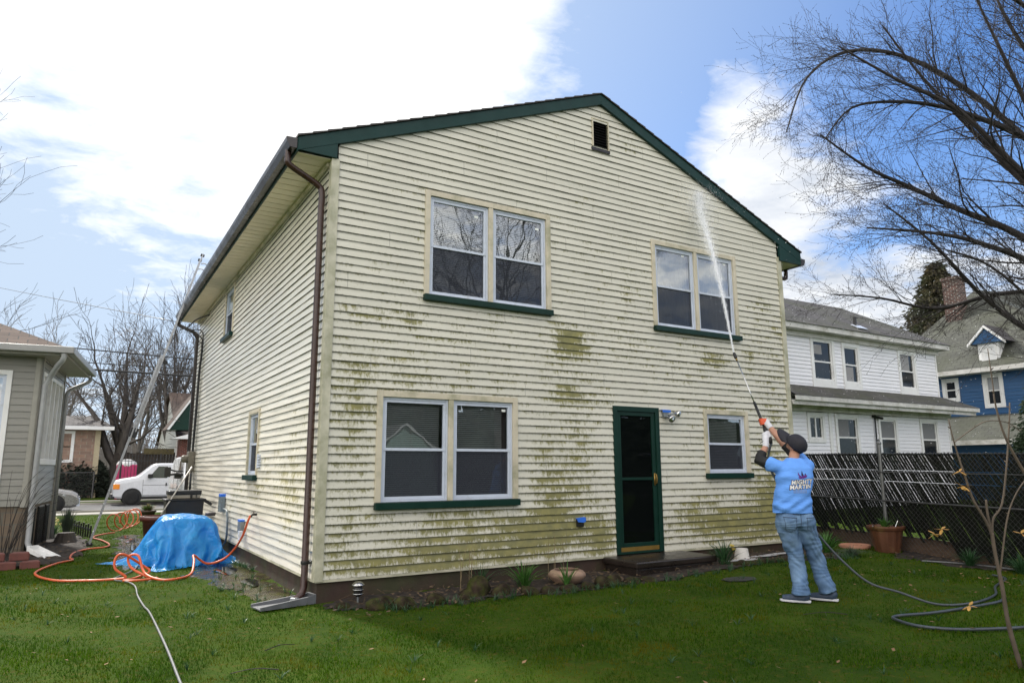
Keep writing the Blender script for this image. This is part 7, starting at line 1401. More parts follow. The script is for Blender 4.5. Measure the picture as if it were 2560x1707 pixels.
# local: x=0 nose, y=-.98 near side, z=0 road
VB = [(.03, .42, .95, 1.12), (.12, .38, 1.05, 1.28), (.40, .34, 1.12, 1.36), (1.15, .36, 1.28, 1.49), (1.30, .42, 1.30, 1.60), (1.85, .42, 1.33, 2.10), (2.0, .42, 1.33, 2.17), (2.3, .42, 1.33, 2.19), (5.3, .42, 1.33, 2.19), (5.42, .5, 1.3, 2.12)]
carbody(van, 'body', VB, m_vanw, 1.96)
mb = MB(); mb.box(-.06, .14, -.96, .96, .34, .60); mb.build('bumper', mat('bumper_grey', (.03, .03, .035), .5), van, world=False, bevel=.04)
mb = MB(); mb.box(.05, .10, -.6, .6, .70, 1.02); mb.build('grille', m_black, van, world=False)
for s_ in (-1, 1):
    mb = MB(); mb.box(.04, .32, s_*.99-.02, s_*.99+.02, .84, 1.10); mb.box(.02, .08, s_*.99-.0-.1*(s_ > 0), s_*.99+.1*(s_ < 0), .84, 1.10); mb.build('headlight', m_amber, van, world=False, bevel=.015)
    mb = MB(); y = s_*.986; mb.prism([(1.66, y, 1.42), (2.56, y, 1.40), (2.56, y*.955, 2.02), (2.10, y*.955, 2.02)], (0, s_*.012, 0)); mb.build('side_window', m_cglass, van, world=False)
    mb = MB(); mb.box(1.60, 1.84, s_*1.02-.03-(.14 if s_ < 0 else 0), s_*1.02+.03+(.14 if s_ > 0 else 0), 1.40, 1.62); mb.build('mirror', m_black, van, world=False, bevel=.03)
    mb = MB()
    for (x, z0, z1) in ((1.40, .5, 1.32), (2.64, .46, 2.08), (3.9, .46, 2.08)): mb.box(x, x+.012, s_*.985-.004, s_*.985+.004, z0, z1)
    mb.box(1.4, 5.2, s_*.984-.004, s_*.984+.004, 1.02, 1.035); mb.build('panel_gap', m_black, van, world=False)
    mb = MB(); mb.box(2.50, 2.56, s_*.99-.015, s_*.99+.015, .98, 1.14); mb.build('door_handle', m_black, van, world=False)
    for x in (.92, 4.35):
        mb = MB(); mb.lathe([(.001, 0), (.47, 0), (.47, .02), (.001, .02)], (x, s_*.975, .42), 24, ax=(0, s_, 0)); mb.build('wheel_arch', m_black, van, world=False)
        wheel(van, (x, s_*.92, .37), .37)
mb = MB(); mb.prism([(1.28, -.80, 1.50), (1.28, .80, 1.50), (1.90, .72, 2.08), (1.90, -.72, 2.08)], (-.03, 0, .03)); mb.build('windscreen', m_cglass, van, world=False)
mb = MB(); mb.box(1.4, 3.9, -.93, .93, .30, .42); mb.build('underbody', m_black, van, world=False)
van2 = dup(van, (1.66, 17.8, gz(1, 18)-.02), R(90), 'white van hidden behind the washed house except for its black tow mirror')
MW[van2.name] = Matrix.Translation(van2.location) @ Matrix.Rotation(R(90), 4, 'Z')
mb = MB(); mb.obox((.22, 19.3, 1.16), (1, 0, 0), (0, 1, 0), (0, 0, 1), .20, .10, .34); mb.tube([(.25, 19.3, 1.06), (.5, 19.32, 1.10), (.72, 19.35, 1.06)], .045, 8); mb.tube([(.25, 19.3, 1.26), (.5, 19.32, 1.18), (.72, 19.35, 1.20)], .03, 8); mb.build('tow_mirror', m_black, van2, bevel=.02)
car = thing('silver_car', 'silver car nosing out behind the beige house on the near side of the street', 'car', (-2.32, 30.6, -.60), rz=R(180))
CB = [(0, .30, .50, .62), (.08, .22, .62, .78), (.3, .18, .74, .90), (1.1, .18, .88, 1.04), (1.35, .2, .92, 1.12), (2.1, .2, .95, 1.52), (3.2, .2, .95, 1.55), (4.2, .22, .95, 1.3), (4.6, .3, .9, 1.05)]
carbody(car, 'body', CB, m_silver, 1.84, tuck=.2)
for s_ in (-1, 1):
    for x in (.92, 3.7):
        mb = MB(); mb.lathe([(.001, 0), (.40, 0), (.40, .015), (.001, .015)], (x, s_*.915, .36), 24, ax=(0, s_, 0)); mb.build('wheel_arch', m_black, car, world=False)
        wheel(car, (x, s_*.86, .34), .34)
    mb = MB(); mb.prism([(.10, s_*.80, .60), (.62, s_*.925, .80), (.66, s_*.925, .72), (.16, s_*.90, .56)], (0, s_*.01, .0)); mb.build('headlight', mat('lamp_clear', (.5, .52, .55), .1, .3), car, world=False)
mb = MB(); mb.box(-.03, .06, -.55, .55, .28, .66); mb.build('grille', m_black, car, world=False, bevel=.02); mb = MB(); mb.box(-.04, .1, -.9, -.5, .25, .6); mb.box(-.04, .1, .5, .9, .25, .6); mb.build('bumper_insert', mat('pale_lens', (.45, .5, .6), .2), car, world=False)
# portable toilet
pt = thing('portable_toilet', 'pink portable toilet with white domed roof behind the iron railing', 'toilet', (.05, 41.6, -.5))
m_pink = mat('pink_plastic', (.50, .035, .14), .45, var=.1)
mb = MB(); mb.box(-.50, .58, 41.1, 42.1, -.5, 1.55)
mb.build('cabin', m_pink, pt, bevel=.03); mb = MB()
for k in range(5): mb.box(-.46+k*.22, -.42+k*.22, 41.07, 41.1, -.4, 1.5)
mb.build('rib', m_pink, pt); mb = MB(); mb.ell((.04, 41.6, 1.55), (.57, .55, .34)); mb.build('roof', mat('white_roof', (.7, .7, .7), .5), pt, smooth=True)

# ================================================================= THE MAN
PM = thing('person', 'man in blue t-shirt, jeans and dark cap aiming a washing lance up at the wall', 'person', (4.43, -3.2, -.178), rz=R(-31.1))
def sculpt(name, mb, m, parent, voxel=.010, it=4, fold=None, fac=.6):
    o = mb.build(name, m, parent, world=False)
    r = o.modifiers.new('r', 'REMESH'); r.mode = 'VOXEL'; r.voxel_size = voxel; r.use_smooth_shade = True
    s = o.modifiers.new('s', 'SMOOTH'); s.iterations = it; s.factor = fac
    bpy.context.view_layer.update(); dg = bpy.context.evaluated_depsgraph_get()
    me = bpy.data.meshes.new_from_object(o.evaluated_get(dg)); o.modifiers.clear(); o.data = me
    me.materials.clear(); me.materials.append(m)
    if fold:
        nv = len(me.vertices); co = np.zeros(nv*3); me.vertices.foreach_get('co', co); co = co.reshape(-1, 3)
        nr = np.zeros(nv*3); me.vertices.foreach_get('normal', nr); nr = nr.reshape(-1, 3)
        co = co+nr*fold(co)[:, None]; me.vertices.foreach_set('co', co.ravel())
    me.polygons.foreach_set('use_smooth', [True]*len(me.polygons)); me.update()
    return o
def loft(mb, secs, n=24, p=2.3):
    vs = []; fs = []
    for (c, rx, ry) in secs:
        for k in range(n):
            a = 2*math.pi*k/n; ca_, sa_ = math.cos(a), math.sin(a); q = (abs(ca_)**p+abs(sa_)**p)**(-1/p)
            vs.append((c[0]+rx*ca_*q, c[1]+ry*sa_*q, c[2]))
    m_ = len(secs)
    for i in range(m_-1):
        for k in range(n): fs.append((i*n+k, i*n+(k+1) % n, (i+1)*n+(k+1) % n, (i+1)*n+k))
    fs += [tuple(range(n-1, -1, -1)), tuple((m_-1)*n+k for k in range(n))]
    return mb.add(vs, fs)
m_shirt = mat('blue_shirt', (.125, .33, .84), .85, var=.06, scale=8, bump=.45, bscale=6, bdist=.035, stretch=(1, 1, 2.2))
m_skin = mat('skin', (.42, .215, .145), .55, var=.10, scale=14)
m_jean = mat('light_denim', (.095, .175, .32), .9, var=.16, scale=10, bump=.2, bscale=160, col2=(.17, .27, .42), c2=.56, c2s=5)
m_sleeve = mat('black_sleeve', (.010, .010, .011), .75)
m_cap = mat('navy_cap', (.018, .017, .026), .8, var=.15)
m_gw = mat('white_glove', (.58, .58, .62), .8, var=.08)
m_go = mat('orange_glove', (.62, .085, .025), .5, var=.12)
m_shoe = mat('dark_shoe', (.03, .05, .09), .6, var=.3, scale=20)
V = Vector
# jeans
mb = MB()
loft(mb, [((-.13, .0, .99), .175, .115), ((-.13, .0, .93), .19, .13), ((-.125, -.005, .86), .20, .145), ((-.12, .0, .80), .19, .135)], 24)
mb.ell((-.215, -.065, .85), (.105, .10, .12)); mb.ell((-.035, -.055, .85), (.105, .10, .12))
mb.tube(spline([(-.215, .0, .86), (-.20, .01, .74), (-.155, .035, .58), (-.125, .045, .46), (-.115, .03, .30), (-.115, .0, .14), (-.115, -.005, .075)], 4), [.125]*2+[.122, .118, .112, .108, .104, .10, .096, .093, .090, .088, .086, .084, .083, .083, .084, .085, .086, .088, .090, .092, .094, .095, .095], 16)
mb.tube(spline([(-.035, .0, .86), (.00, .02, .74), (.07, .07, .58), (.115, .10, .46), (.155, .105, .30), (.20, .09, .14), (.215, .085, .085)], 4), [.125]*2+[.122, .118, .112, .108, .104, .10, .096, .093, .090, .088, .086, .084, .083, .083, .084, .085, .086, .088, .090, .092, .094, .095, .095], 16)
def jf_(c):
    x, y, z = c[:, 0], c[:, 1], c[:, 2]
    kn = np.exp(-((z-.50)/.14)**2)+.9*np.exp(-((z-.16)/.10)**2)+.6*np.exp(-((z-.74)/.08)**2)
    return .0055*kn*np.sin(52*z+26*x+6*np.sin(19*x+8*y+9*z))+.005*np.sin(21*z-34*x+5*y)*np.clip(kn+.3,0,1)+.0025*np.sin(95*z+40*x*np.sin(20*z))
jn = sculpt('jeans', mb, m_jean, PM, .010, 5, jf_)
def bvh(o): return BVHTree.FromPolygons([v.co.copy() for v in o.data.vertices], [tuple(p.vertices) for p in o.data.polygons])
jb = bvh(jn)
def stitch(o_bvh, pts, r, m, name, par, dr=V((0, 1, 0)), off=.002, start=-.6):
    P = []
    for (x, z) in pts:
        h = o_bvh.ray_cast(V((x, start, z)), dr)
        if h[0] is not None: P.append(h[0]-dr*off)
    if len(P) > 1: mb = MB(); mb.tube(P, r, 5); mb.build(name, m, par, world=False)
m_st = mat('stitch', (.05, .075, .12), .9)
def lin(pts, k=8):
    out = []
    for (a, b) in zip(pts, pts[1:]):
        for i in range(k): out.append((a[0]+(b[0]-a[0])*i/k, a[1]+(b[1]-a[1])*i/k))
    return out+[pts[-1]]
stitch(jb, lin([(-.295, .895), (-.155, .885)]), .004, m_st, 'pocket', jn); stitch(jb, lin([(-.29, .89), (-.275, .765), (-.225, .735), (-.165, .765), (-.16, .885)]), .0025, m_st, 'pocket', jn)
stitch(jb, lin([(-.055, .885), (.055, .89)]), .004, m_st, 'pocket', jn); stitch(jb, lin([(-.05, .88), (-.04, .765), (.01, .74), (.05, .77)]), .0025, m_st, 'pocket', jn)
stitch(jb, lin([(-.11, .96), (-.112, .87), (-.115, .78)]), .003, m_st, 'seam', jn)
stitch(jb, lin([(-.30, .945), (-.13, .915), (.06, .94)]), .0025, m_st, 'seam', jn)
# shirt
mb = MB()
loft(mb, [((-.15, -.005, .925), .205, .150), ((-.148, -.005, .97), .205, .152), ((-.135, -.005, 1.08), .195, .145), ((-.115, -.005, 1.20), .190, .140), ((-.095, .0, 1.32), .195, .135), ((-.085, .01, 1.41), .185, .120), ((-.08, .02, 1.475), .130, .090), ((-.075, .03, 1.52), .075, .070)], 30, 2.6)
mb.ell((-.235, .03, 1.415), (.082, .085, .080)); mb.ell((.075, .06, 1.43), (.085, .085, .085))
mb.tube([(-.22, .03, 1.41), (-.27, .09, 1.435), (-.315, .145, 1.46)], [.082, .082, .085], 16)
mb.tube([(.07, .06, 1.43), (.065, .15, 1.475), (.05, .22, 1.53)], [.082, .080, .080], 16)
def sf_(c):
    x, y, z = c[:, 0], c[:, 1], c[:, 2]
    back = np.clip((.08-y)/.12, 0, 1)
    sw = np.sin(34*z+14*np.abs(x+.13)+4*np.sin(9*x+3)+3*np.sin(7*z)); low = np.clip((1.30-z)/.25, 0, 1)
    rad = np.sin(46*(z+.45*(x+.25)**2*8)-16*x)*np.exp(-((x+.26)/.12)**2-((z-1.32)/.12)**2)
    return back*(.016*sw*low*(.5+.5*np.sin(11*x+5*z+1))+.008*np.sin(55*z-40*x)*low*np.exp(-((z-1.02)/.08)**2))+.010*rad+.003*np.sin(40*x+13*z)
shirt = sculpt('tshirt', mb, m_shirt, PM, .010, 4, sf_)
sb_ = bvh(shirt)
# print on the back
m_ink = mat('navy_ink', (.012, .008, .05), .7); m_inkw = mat('white_ink', (.72, .72, .72), .7); m_inkp = mat('purple_ink', (.10, .012, .20), .7); m_inkg = mat('grey_ink', (.25, .30, .42), .7)
def wrap(pts, off, c0, dr=V((-.12, 1, 0)).normalized()):
    out = []
    for (x, z) in pts:
        o = V((c0[0]+x, -.6, c0[1]+z)); h = sb_.ray_cast(o-dr*0, dr)
        p = h[0] if h[0] is not None else V((c0[0]+x, -.14, c0[1]+z)); out.append(p-dr*off)
    return out
def text_on(txt, size, c0, off, m, name, bold=0., shear=.28, rot=4.):
    cu = bpy.data.curves.new('t', 'FONT'); cu.body = txt; cu.size = size; cu.shear = shear; cu.offset = bold; cu.align_x = 'CENTER'; cu.resolution_u = 2; cu.space_character = 1.06
    o = bpy.data.objects.new('t', cu); COL.objects.link(o); bpy.context.view_layer.update()
    me = bpy.data.meshes.new_from_object(o.evaluated_get(bpy.context.evaluated_depsgraph_get())); bpy.data.objects.remove(o)
    import bmesh
    bm = bmesh.new(); bm.from_mesh(me); bmesh.ops.triangulate(bm, faces=bm.faces)
    bmesh.ops.subdivide_edges(bm, edges=[e for e in bm.edges if e.calc_length() > .012], cuts=2, use_grid_fill=True)
    bmesh.ops.triangulate(bm, faces=bm.faces); bm.to_mesh(me); bm.free()
    c_, s_ = math.cos(R(rot)), math.sin(R(rot)); P = [(v.co.x*c_*1.0-v.co.y*s_, v.co.x*s_+v.co.y*c_) for v in me.vertices]
    mb = MB(); mb.add(wrap(P, off, c0), [tuple(p.vertices) for p in me.polygons])
    return mb.build(name, m, shirt, world=False)
LC = (-.035, 1.225)
for (txt, dx, dz, sz) in (('MIGHTY', .022, .018, .062), ('MARTIN', -.004, -.034, .062)):
    text_on(txt, sz, (LC[0]+dx, LC[1]+dz), .0035, m_ink, 'shirt_print', bold=.0062)
    text_on(txt, sz, (LC[0]+dx, LC[1]+dz), .0055, m_inkw, 'shirt_print', bold=.0018)
def shape_on(poly_, m, c0, off=.004):
    # fan-filled small outline on the shirt
    n = len(poly_); cx_ = sum(p[0] for p in poly_)/n; cz = sum(p[1] for p in poly_)/n
    mb = MB(); mb.add(wrap([(cx_, cz)]+poly_, off, c0), [(0, i+1, (i+1) % n+1) for i in range(n)]); mb.build('shirt_print', m, shirt, world=False)
BC = (LC[0]+.035, LC[1]+.095)
shape_on([(-.03, -.01), (-.05, .02), (-.045, .05), (-.035, .02), (-.01, .0)], m_inkp, BC); shape_on([(-.005, -.01), (-.015, .02), (.0, .065), (.005, .03), (.02, .0)], m_ink, BC)
shape_on([(-.03, -.015), (.0, -.02), (.04, -.01), (.055, .01), (.04, .02), (.015, .012), (-.01, .005)], m_inkp, BC, .005); shape_on([(.02, .01), (.03, .03), (.045, .035), (.035, .015)], m_ink, BC)
for k in range(6): a = k*1.05; shape_on([(-.045+.012*k*.4+.006*math.cos(t), -.012+.010*math.sin(k*2.)+.006*math.sin(t)) for t in (0, 1, 2, 3, 4, 5)], m_inkp, BC)
for k in range(3): 
    for q in range(9): x = -.085+q*.0165; shape_on([(x, -.058-.012*k), (x+.012, -.057-.012*k), (x+.012, -.051-.012*k), (x, -.052-.012*k)], m_inkg, (LC[0], LC[1]+.004), .0035)
# head, neck, arms as one body
HC = V((-.02, .06, 1.665)); F_ = V((-.50, .50, .70)).normalized(); U_ = V((.15, -.75, .60)); U_ = (U_-F_*U_.dot(F_)).normalized(); Rr = F_.cross(U_).normalized()
HR = Matrix((Rr, F_, U_)).transposed()
hp = lambda x, y, z: HC+HR @ V((x, y, z))
GB = V((-.19, .45, 1.775)); GN = V((-.33, 1.10, 2.88)); GD = (GN-GB).normalized(); gp = lambda t: GB+GD*t
wL = V((-.268, .335, 1.655)); wRt = V((-.155, .475, 1.885))
mb = MB()
mb.ell(HC, (.076, .098, .098), HR.to_3x3()); mb.ell(hp(0, .035, -.055), (.056, .066, .058), HR.to_3x3()); mb.ell(hp(0, .072, -.095), (.030, .028, .022), HR.to_3x3())
mb.tube([hp(0, .095, .0), hp(0, .115, -.025), hp(0, .118, -.036)], [.008, .013, .012], 8)
mb.tube([hp(-.018, .092, -.066), hp(0, .100, -.066), hp(.018, .092, -.066)], .007, 6)
for s_ in (-1, 1): mb.ell(hp(s_*.080, -.005, -.018), (.009, .020, .032), HR.to_3x3(), 8, 6)
mb.tube([V((-.075, .035, 1.46)), V((-.065, .045, 1.54)), hp(0, -.02, -.06)], [.062, .056, .055], 14)
mb.tube([V((-.23, .03, 1.42)), V((-.33, .16, 1.465)), V((-.385, .235, 1.50))], [.06, .052, .046], 12)
mb.tube([V((-.385, .235, 1.50)), V((-.345, .27, 1.56)), wL, wL.lerp(gp(.02), .5)], [.047, .046, .032, .028], 12)
mb.tube([V((.07, .07, 1.44)), V((.05, .20, 1.52)), V((.00, .33, 1.625))], [.062, .055, .048], 12)
mb.tube([V((.00, .33, 1.625)), V((-.045, .375, 1.70)), wRt, wRt.lerp(gp(.19), .5)], [.049, .050, .033, .028], 12)
body = sculpt('body', mb, m_skin, PM, .0075, 3)
# compression sleeves
mb = MB(); mb.tube([V((-.29, .11, 1.44)), V((-.35, .18, 1.475)), V((-.392, .238, 1.50)), V((-.362, .255, 1.545)), V((-.332, .277, 1.585))], [.064, .062, .058, .057, .054], 16); sculpt('sleeve', mb, m_sleeve, PM, .008, 3, lambda c: .002*np.sin(90*c[:, 2]+30*c[:, 0]))
mb = MB(); mb.tube([V((.06, .18, 1.50)), V((.03, .265, 1.565)), V((-.002, .332, 1.628)), V((-.030, .362, 1.675))], [.064, .062, .059, .058], 16); sculpt('sleeve', mb, m_sleeve, PM, .008, 3, lambda c: .002*np.sin(90*c[:, 2]+30*c[:, 0]))
# gloved hands
def hand(name, g, wrist, thumb_s, mf, mc, grip=.021, flip=1):
    """fist closed round the lance at point g"""
    p = (wrist-g); p = (p-GD*p.dot(GD)*.85).normalized(); q = GD.cross(p).normalized()*flip
    mb = MB(); c = g+p*.038; mb.tube([wrist, wrist.lerp(c, .5), c+p*.002], [.031, .034, .036], 12)
    mb.ell(c, (.036, .040, .044))
    for k in range(4):
        o = g+GD*(-.036+.024*k); L = (1.0, 1.08, 1.0, .84)[3-k]; rr = .0105-.0006*abs(k-1)
        pts = []
        for i in range(8):
            a = math.radians(-25+i*36*L); rad = grip+.010+.006*(i == 2)+(.012 if i == 0 else 0)
            pts.append(o+p*rad*math.cos(a)+q*rad*math.sin(a))
        mb.tube([c+GD*(-.028+.02*k)+q*.004]+pts, [rr*1.25, rr*1.15]+[rr]*5+[rr*.92, rr*.8], 8)
    pts = [wrist.lerp(c, .55)-q*.022+GD*.01, c-q*.036+GD*.030, g-q*(grip+.012)+GD*.052, g-q*.010-p*(grip+.006)+GD*.060]
    mb.tube(spline(pts, 3), [.016]*3+[.014]*4+[.012]*2+[.009], 8)
    h = sculpt(name, mb, mf, PM, .0045, 2)
    mb = MB(); d = (wrist-c).normalized(); mb.tube([c+d*.02, wrist.lerp(c, .25), wrist+d*.022], [.039, .037, .036], 14); mb.ell(c+p*.012-GD*.004, (.034, .036, .040))
    sculpt('glove_back', mb, mc, h, .005, 2)
    return h
hand('glove', gp(.02), wL, 1, m_gw, m_gw, flip=1)
hand('glove', gp(.20), wRt, 1, m_go, m_gw, flip=-1)
# shoes
for (h0, t0, nm) in ((V((-.075, -.02, .045)), V((-.285, .085, .03)), 0), (V((.255, .06, .045)), V((.065, .185, .03)), 1)):
    mb = MB(); m0 = h0.lerp(t0, .5); mb.tube([h0, m0, t0], [.045, .047, .036], 12); mb.ell(h0+V((0, 0, .02)), (.045, .045, .05)); so = sculpt('shoe', mb, m_shoe, PM, .007, 3)
    d = (t0-h0).normalized(); d.z = 0; n_ = V((-d.y, d.x, 0)); mb = MB(); P = [h0-d*.05-n_*.03, h0-d*.05+n_*.03, m0+n_*.052, t0+n_*.04, t0+d*.035, t0-n_*.04, m0-n_*.048]
    mb.prism([(p.x, p.y, .0) for p in P], (0, 0, .022)); mb.build('sole', m_gw, so, world=False, bevel=.006)
# cap, hair, goggles
mb = MB()
for j in range(10):
    th = math.radians(9.5*j+4)
    for i in range(28):
        a = 2*math.pi*i/28; r_ = math.sin(th); mb.v.append(hp(.098*r_*math.cos(a), .002+.118*r_*math.sin(a), .008+.108*math.cos(th)-.018*(j/9)*(-math.sin(a) > .2)*0))
for j in range(9):
    for i in range(28): mb.f.append((j*28+i, (j+1)*28+i, (j+1)*28+(i+1) % 28, j*28+(i+1) % 28)); mb.mi.append(0)
mb.f.append(tuple(range(28))); mb.mi.append(0)
k0 = len(mb.v); N_ = 14
for ring in range(4):
    for i in range(N_+1):
        a = math.radians(22+136*i/N_); rr = (1.0, 1.25, 1.5, 1.62)[ring]
        ext = .052*ring*(math.sin(a)**.6)
        mb.v.append(hp(.097*math.cos(a)*(1+.0*ring), .118*math.sin(a)+ext, .012-.006*ring-.020*(math.cos(a)**2)*ring/2))
for ring in range(3):
    for i in range(N_): b = k0+ring*(N_+1)+i; mb.f.append((b, b+1, b+N_+2, b+N_+1)); mb.mi.append(0)
cap = mb.build('cap', m_cap, PM, world=False, smooth=True); so_ = cap.modifiers.new('s', 'SOLIDIFY'); so_.thickness = .004; so_.offset = 1
mb = MB(); mb.ell(hp(0, .0, .118), (.009, .009, .005), HR.to_3x3(), 8, 6); mb.build('cap_button', m_cap, cap, world=False)
mb = MB(); P = [hp(.060*math.cos(math.radians(a)), .002+.1205*math.sin(math.radians(a))*.93, .046) for a in range(66, 116, 8)]; mb.tube(P, .0045, 5); mb.build('cap_print', m_inkw, cap, world=False)
mb = MB(); mb.ell(hp(0, -.022, -.018), (.080, .084, .068), HR.to_3x3()); sculpt('hair', mb, mat('dark_hair', (.012, .009, .008), .7, var=.3, scale=40, bump=.5, bscale=90), PM, .008, 1)
m_gog = mat('green_goggles', (.05, .55, .04), .3)
mb = MB(); pts = [hp(.082*math.cos(math.radians(a)), .004+.100*math.sin(math.radians(a)), -.002) for a in range(-5, 186, 10)]; mb.tube(pts, .0055, 6)
for s_ in (-1, 1): mb.ell(hp(s_*.034, .092, -.006), (.028, .014, .020), HR.to_3x3(), 10, 7)
mb.build('goggles', m_gog, PM, world=False, smooth=True)
# ---- lance
def W3(v): return MW[PM.name] @ V(v)
la = thing('pressure_lance', 'pressure washer lance with black grip held by the man and pointed up at the gable', 'lance', tuple(W3(GB)))
Gt = (GN-GB).length
wg = lambda t, o=V((0, 0, 0)): W3(gp(t)+o)
mb = MB(); mb.tube([wg(-.10), wg(-.05), wg(.0), wg(.10), wg(.14)], [.016, .030, .034, .027, .018], 12); mb.build('gun_body', m_rubber, la, smooth=True)
mb = MB(); mb.tube([wg(.13), wg(.50)], .0165, 12); mb.build('grip', m_rubber, la, smooth=True)
mb = MB(); mb.tube([wg(.50), wg(Gt-.12)], .0065, 8); mb.build('tube', m_chrome, la, smooth=True)
mb = MB(); mb.tube([wg(Gt-.13), wg(Gt-.11), wg(Gt-.10)], [.012, .012, .009], 8); mb.build('coupling', m_brass, la, smooth=True)
mb = MB(); mb.tube([wg(Gt-.10), wg(Gt-.08), wg(Gt-.015), wg(Gt)], [.014, .021, .019, .012], 10); mb.build('nozzle', m_rubber, la, smooth=True, bevel=0)
mb = MB(); mb.tube(spline([wg(-.02), W3((-.30, .42, 1.70)), W3((-.28, .36, 1.72))], 3), .004, 5); mb.build('trigger', m_rubber, la)
hose([tuple(wg(-.10)), tuple(W3((-.235, .36, 1.55))), tuple(W3((-.235, .30, 1.38))), tuple(W3((-.18, .22, 1.22))), tuple(W3((-.02, .22, 1.02))), tuple(W3((.10, .22, .86))), tuple(W3((.22, .20, .66))), tuple(W3((.40, .12, .42))), tuple(W3((.62, .0, .20))), (5.12, -3.75, -.06), (5.32, -4.02), (5.62, -4.22), (6.3, -4.12), (7.1, -3.75), (7.9, -3.5), (8.2, -3.2)], .0125, m_bhose, 'dark hose hanging behind the man and sweeping over the lawn to the right', 7)
# ---- water
m_drop = veil_mat('spray_water', (.92, .94, .97), .33, 0.); m_dropd = veil_mat('spray_drop', (.9, .92, .96), .8, 0.)
NZ = W3(GN); HIT = V((6.42, -.02, 5.95)); SP = [NZ, V((5.30, -1.42, 3.75)), V((5.86, -.74, 4.72)), V((6.25, -.22, 5.45)), HIT]
sp = spline(SP, 12); rs = random.Random(99); mb = MB(); nS = len(sp)
mb.cur = 0
for k in range(36000):
    t = rs.random()**.85; i = min(nS-2, int(t*(nS-1))); c = sp[i].lerp(sp[i+1], t*(nS-1)-i); d = (sp[i+1]-sp[i]).normalized()
    w_ = .006+.22*t**1.6; core = rs.random() < .45; sg = w_*(.25 if core else .75)
    o = c+V((rs.gauss(0, sg*1.2), rs.gauss(0, sg*.5), rs.gauss(0, sg*.55))); L = rs.uniform(.015, .06)*(1-.5*t); s_ = rs.uniform(.0009, .0022)*(1+1.2*t)
    if o.y > -.02: o.y = -.02-rs.random()*.05
    e = d.orthogonal().normalized(); e.rotate(Matrix.Rotation(rs.uniform(0, 6.28), 3, d))
    mb.poly([o-d*L/2, o+e*s_, o+d*L/2, o-e*s_])
mb.tube(sp[:26], [.005+.0009*i for i in range(26)], 8, cap=False)
for k in range(7000):      # spatter and mist at the wall
    a = rs.gauss(0, .30); b = rs.gauss(-.05, .38); o = V((6.40+a, -.03-abs(rs.gauss(0, .10)), 5.62+b+.1*a)); s_ = rs.uniform(.002, .006)
    if o.z > 7.02-.405*abs(o.x-4.285)-.1: continue
    e = V((rs.gauss(0, 1), rs.gauss(0, 1), rs.gauss(0, 1))).normalized(); f_ = e.orthogonal().normalized(); mb.poly([o-e*s_*1.6, o+f_*s_, o+e*s_*1.6, o-f_*s_])
for k in range(9000):      # fine mist right of the jet in front of the wall
    o = V((6.35+abs(rs.gauss(0, .55)), -.04-rs.random()*.5, 5.25+rs.gauss(0, .55))); s_ = rs.uniform(.0012, .0030)
    if o.z > 7.02-.405*abs(o.x-4.285)+.05 or o.x > 8.6: continue
    e = V((rs.gauss(0, 1), rs.gauss(0, 1), rs.gauss(0, 1))).normalized(); f_ = e.orthogonal().normalized(); mb.poly([o-e*s_*1.4, o+f_*s_, o+e*s_*1.4, o-f_*s_])
mb.cur = 1
for k in range(1500):      # drops drifting to the right
    o = V((rs.uniform(5.5, 13), rs.uniform(-2.6, 3.5), 0)); o.z = 5.4-(o.x-5.5)*.33+rs.gauss(0, .9)-rs.random()**2*2.2
    if o.x < 8.6 and o.y > -.05: o.y = -.1-rs.random()*2
    s_ = rs.uniform(.0022, .0052)
    if rs.random() < .5 and o.x < 8.3: continue
    mb.ell(o, (s_, s_, s_*1.5), nu=5, nv=4)
tag(mb.build('water_spray', [m_drop, m_dropd], loc=NZ), 'jet of white water spray fanning from the lance nozzle to the gable wall, with drifting drops', kind='stuff')
# ================================================================= GRASS AND LITTER
def inpoly(x, y, pts):
    c = np.zeros(x.shape, bool); n = len(pts)
    for i in range(n):
        (x1, y1), (x2, y2) = pts[i], pts[i-1]
        c ^= ((y1 > y) != (y2 > y)) & (x < (x2-x1)*(y-y1)/((y2-y1) if y2 != y1 else 1e-9)+x1)
    return c
ng = np.random.default_rng(5)
camx, camy = -2.406, -8.334
def grass_pts(N):
    # sample by angle and log distance inside the view wedge (a little wider for side views)
    ang = np.radians(ng.uniform(-22, 78, N)); d = np.exp(ng.uniform(math.log(2.2), math.log(34), N))
    return camx+d*np.sin(ang), camy+d*np.cos(ang), d
X, Y, D = grass_pts(520000)
excl = (X > -.03) & (X < HW) & (Y > -.05) & (Y < HL+.1)
for pl in ([(.02, .0), (.05, -.45), (.7, -.85), (1.6, -.95), (2.6, -1.1), (4.1, -1.15), (5.3, -1.15), (6.6, -1.0), (7.9, -1.25), (8.5, -.9), (8.6, .3)],
           [(9.3, -6), (9.1, -3.8), (8.95, -2.6), (9.1, -1.5), (9.7, -1.1), (10.3, 2.0), (14, 2), (14, -7)], [(-4.4, 5.9), (-3.3, 5.7), (-2.7, 6.2), (-2.35, 7.0), (-2.2, 8.6), (-2.1, 10.3), (-2.3, 13.2), (-3.0, 15), (-6, 15), (-6, 6)]):
    excl |= inpoly(X, Y, pl)
mud = inpoly(X, Y, [(.0, .3), (-.35, .5), (-.6, 1.2), (-.75, 2.1), (-.95, 3.2), (-.7, 4.2), (-.3, 5.6), (.0, 5.8)]) | inpoly(X, Y, [(-1.75, 4.7), (-1.35, 4.6), (-1.3, 6.5), (-1.0, 9.5), (-1.0, 12.5), (-1.45, 12.4), (-1.6, 9), (-1.75, 6.5)])
excl |= mud & (ng.random(X.size) < .86)
excl |= (Y > 26.1)
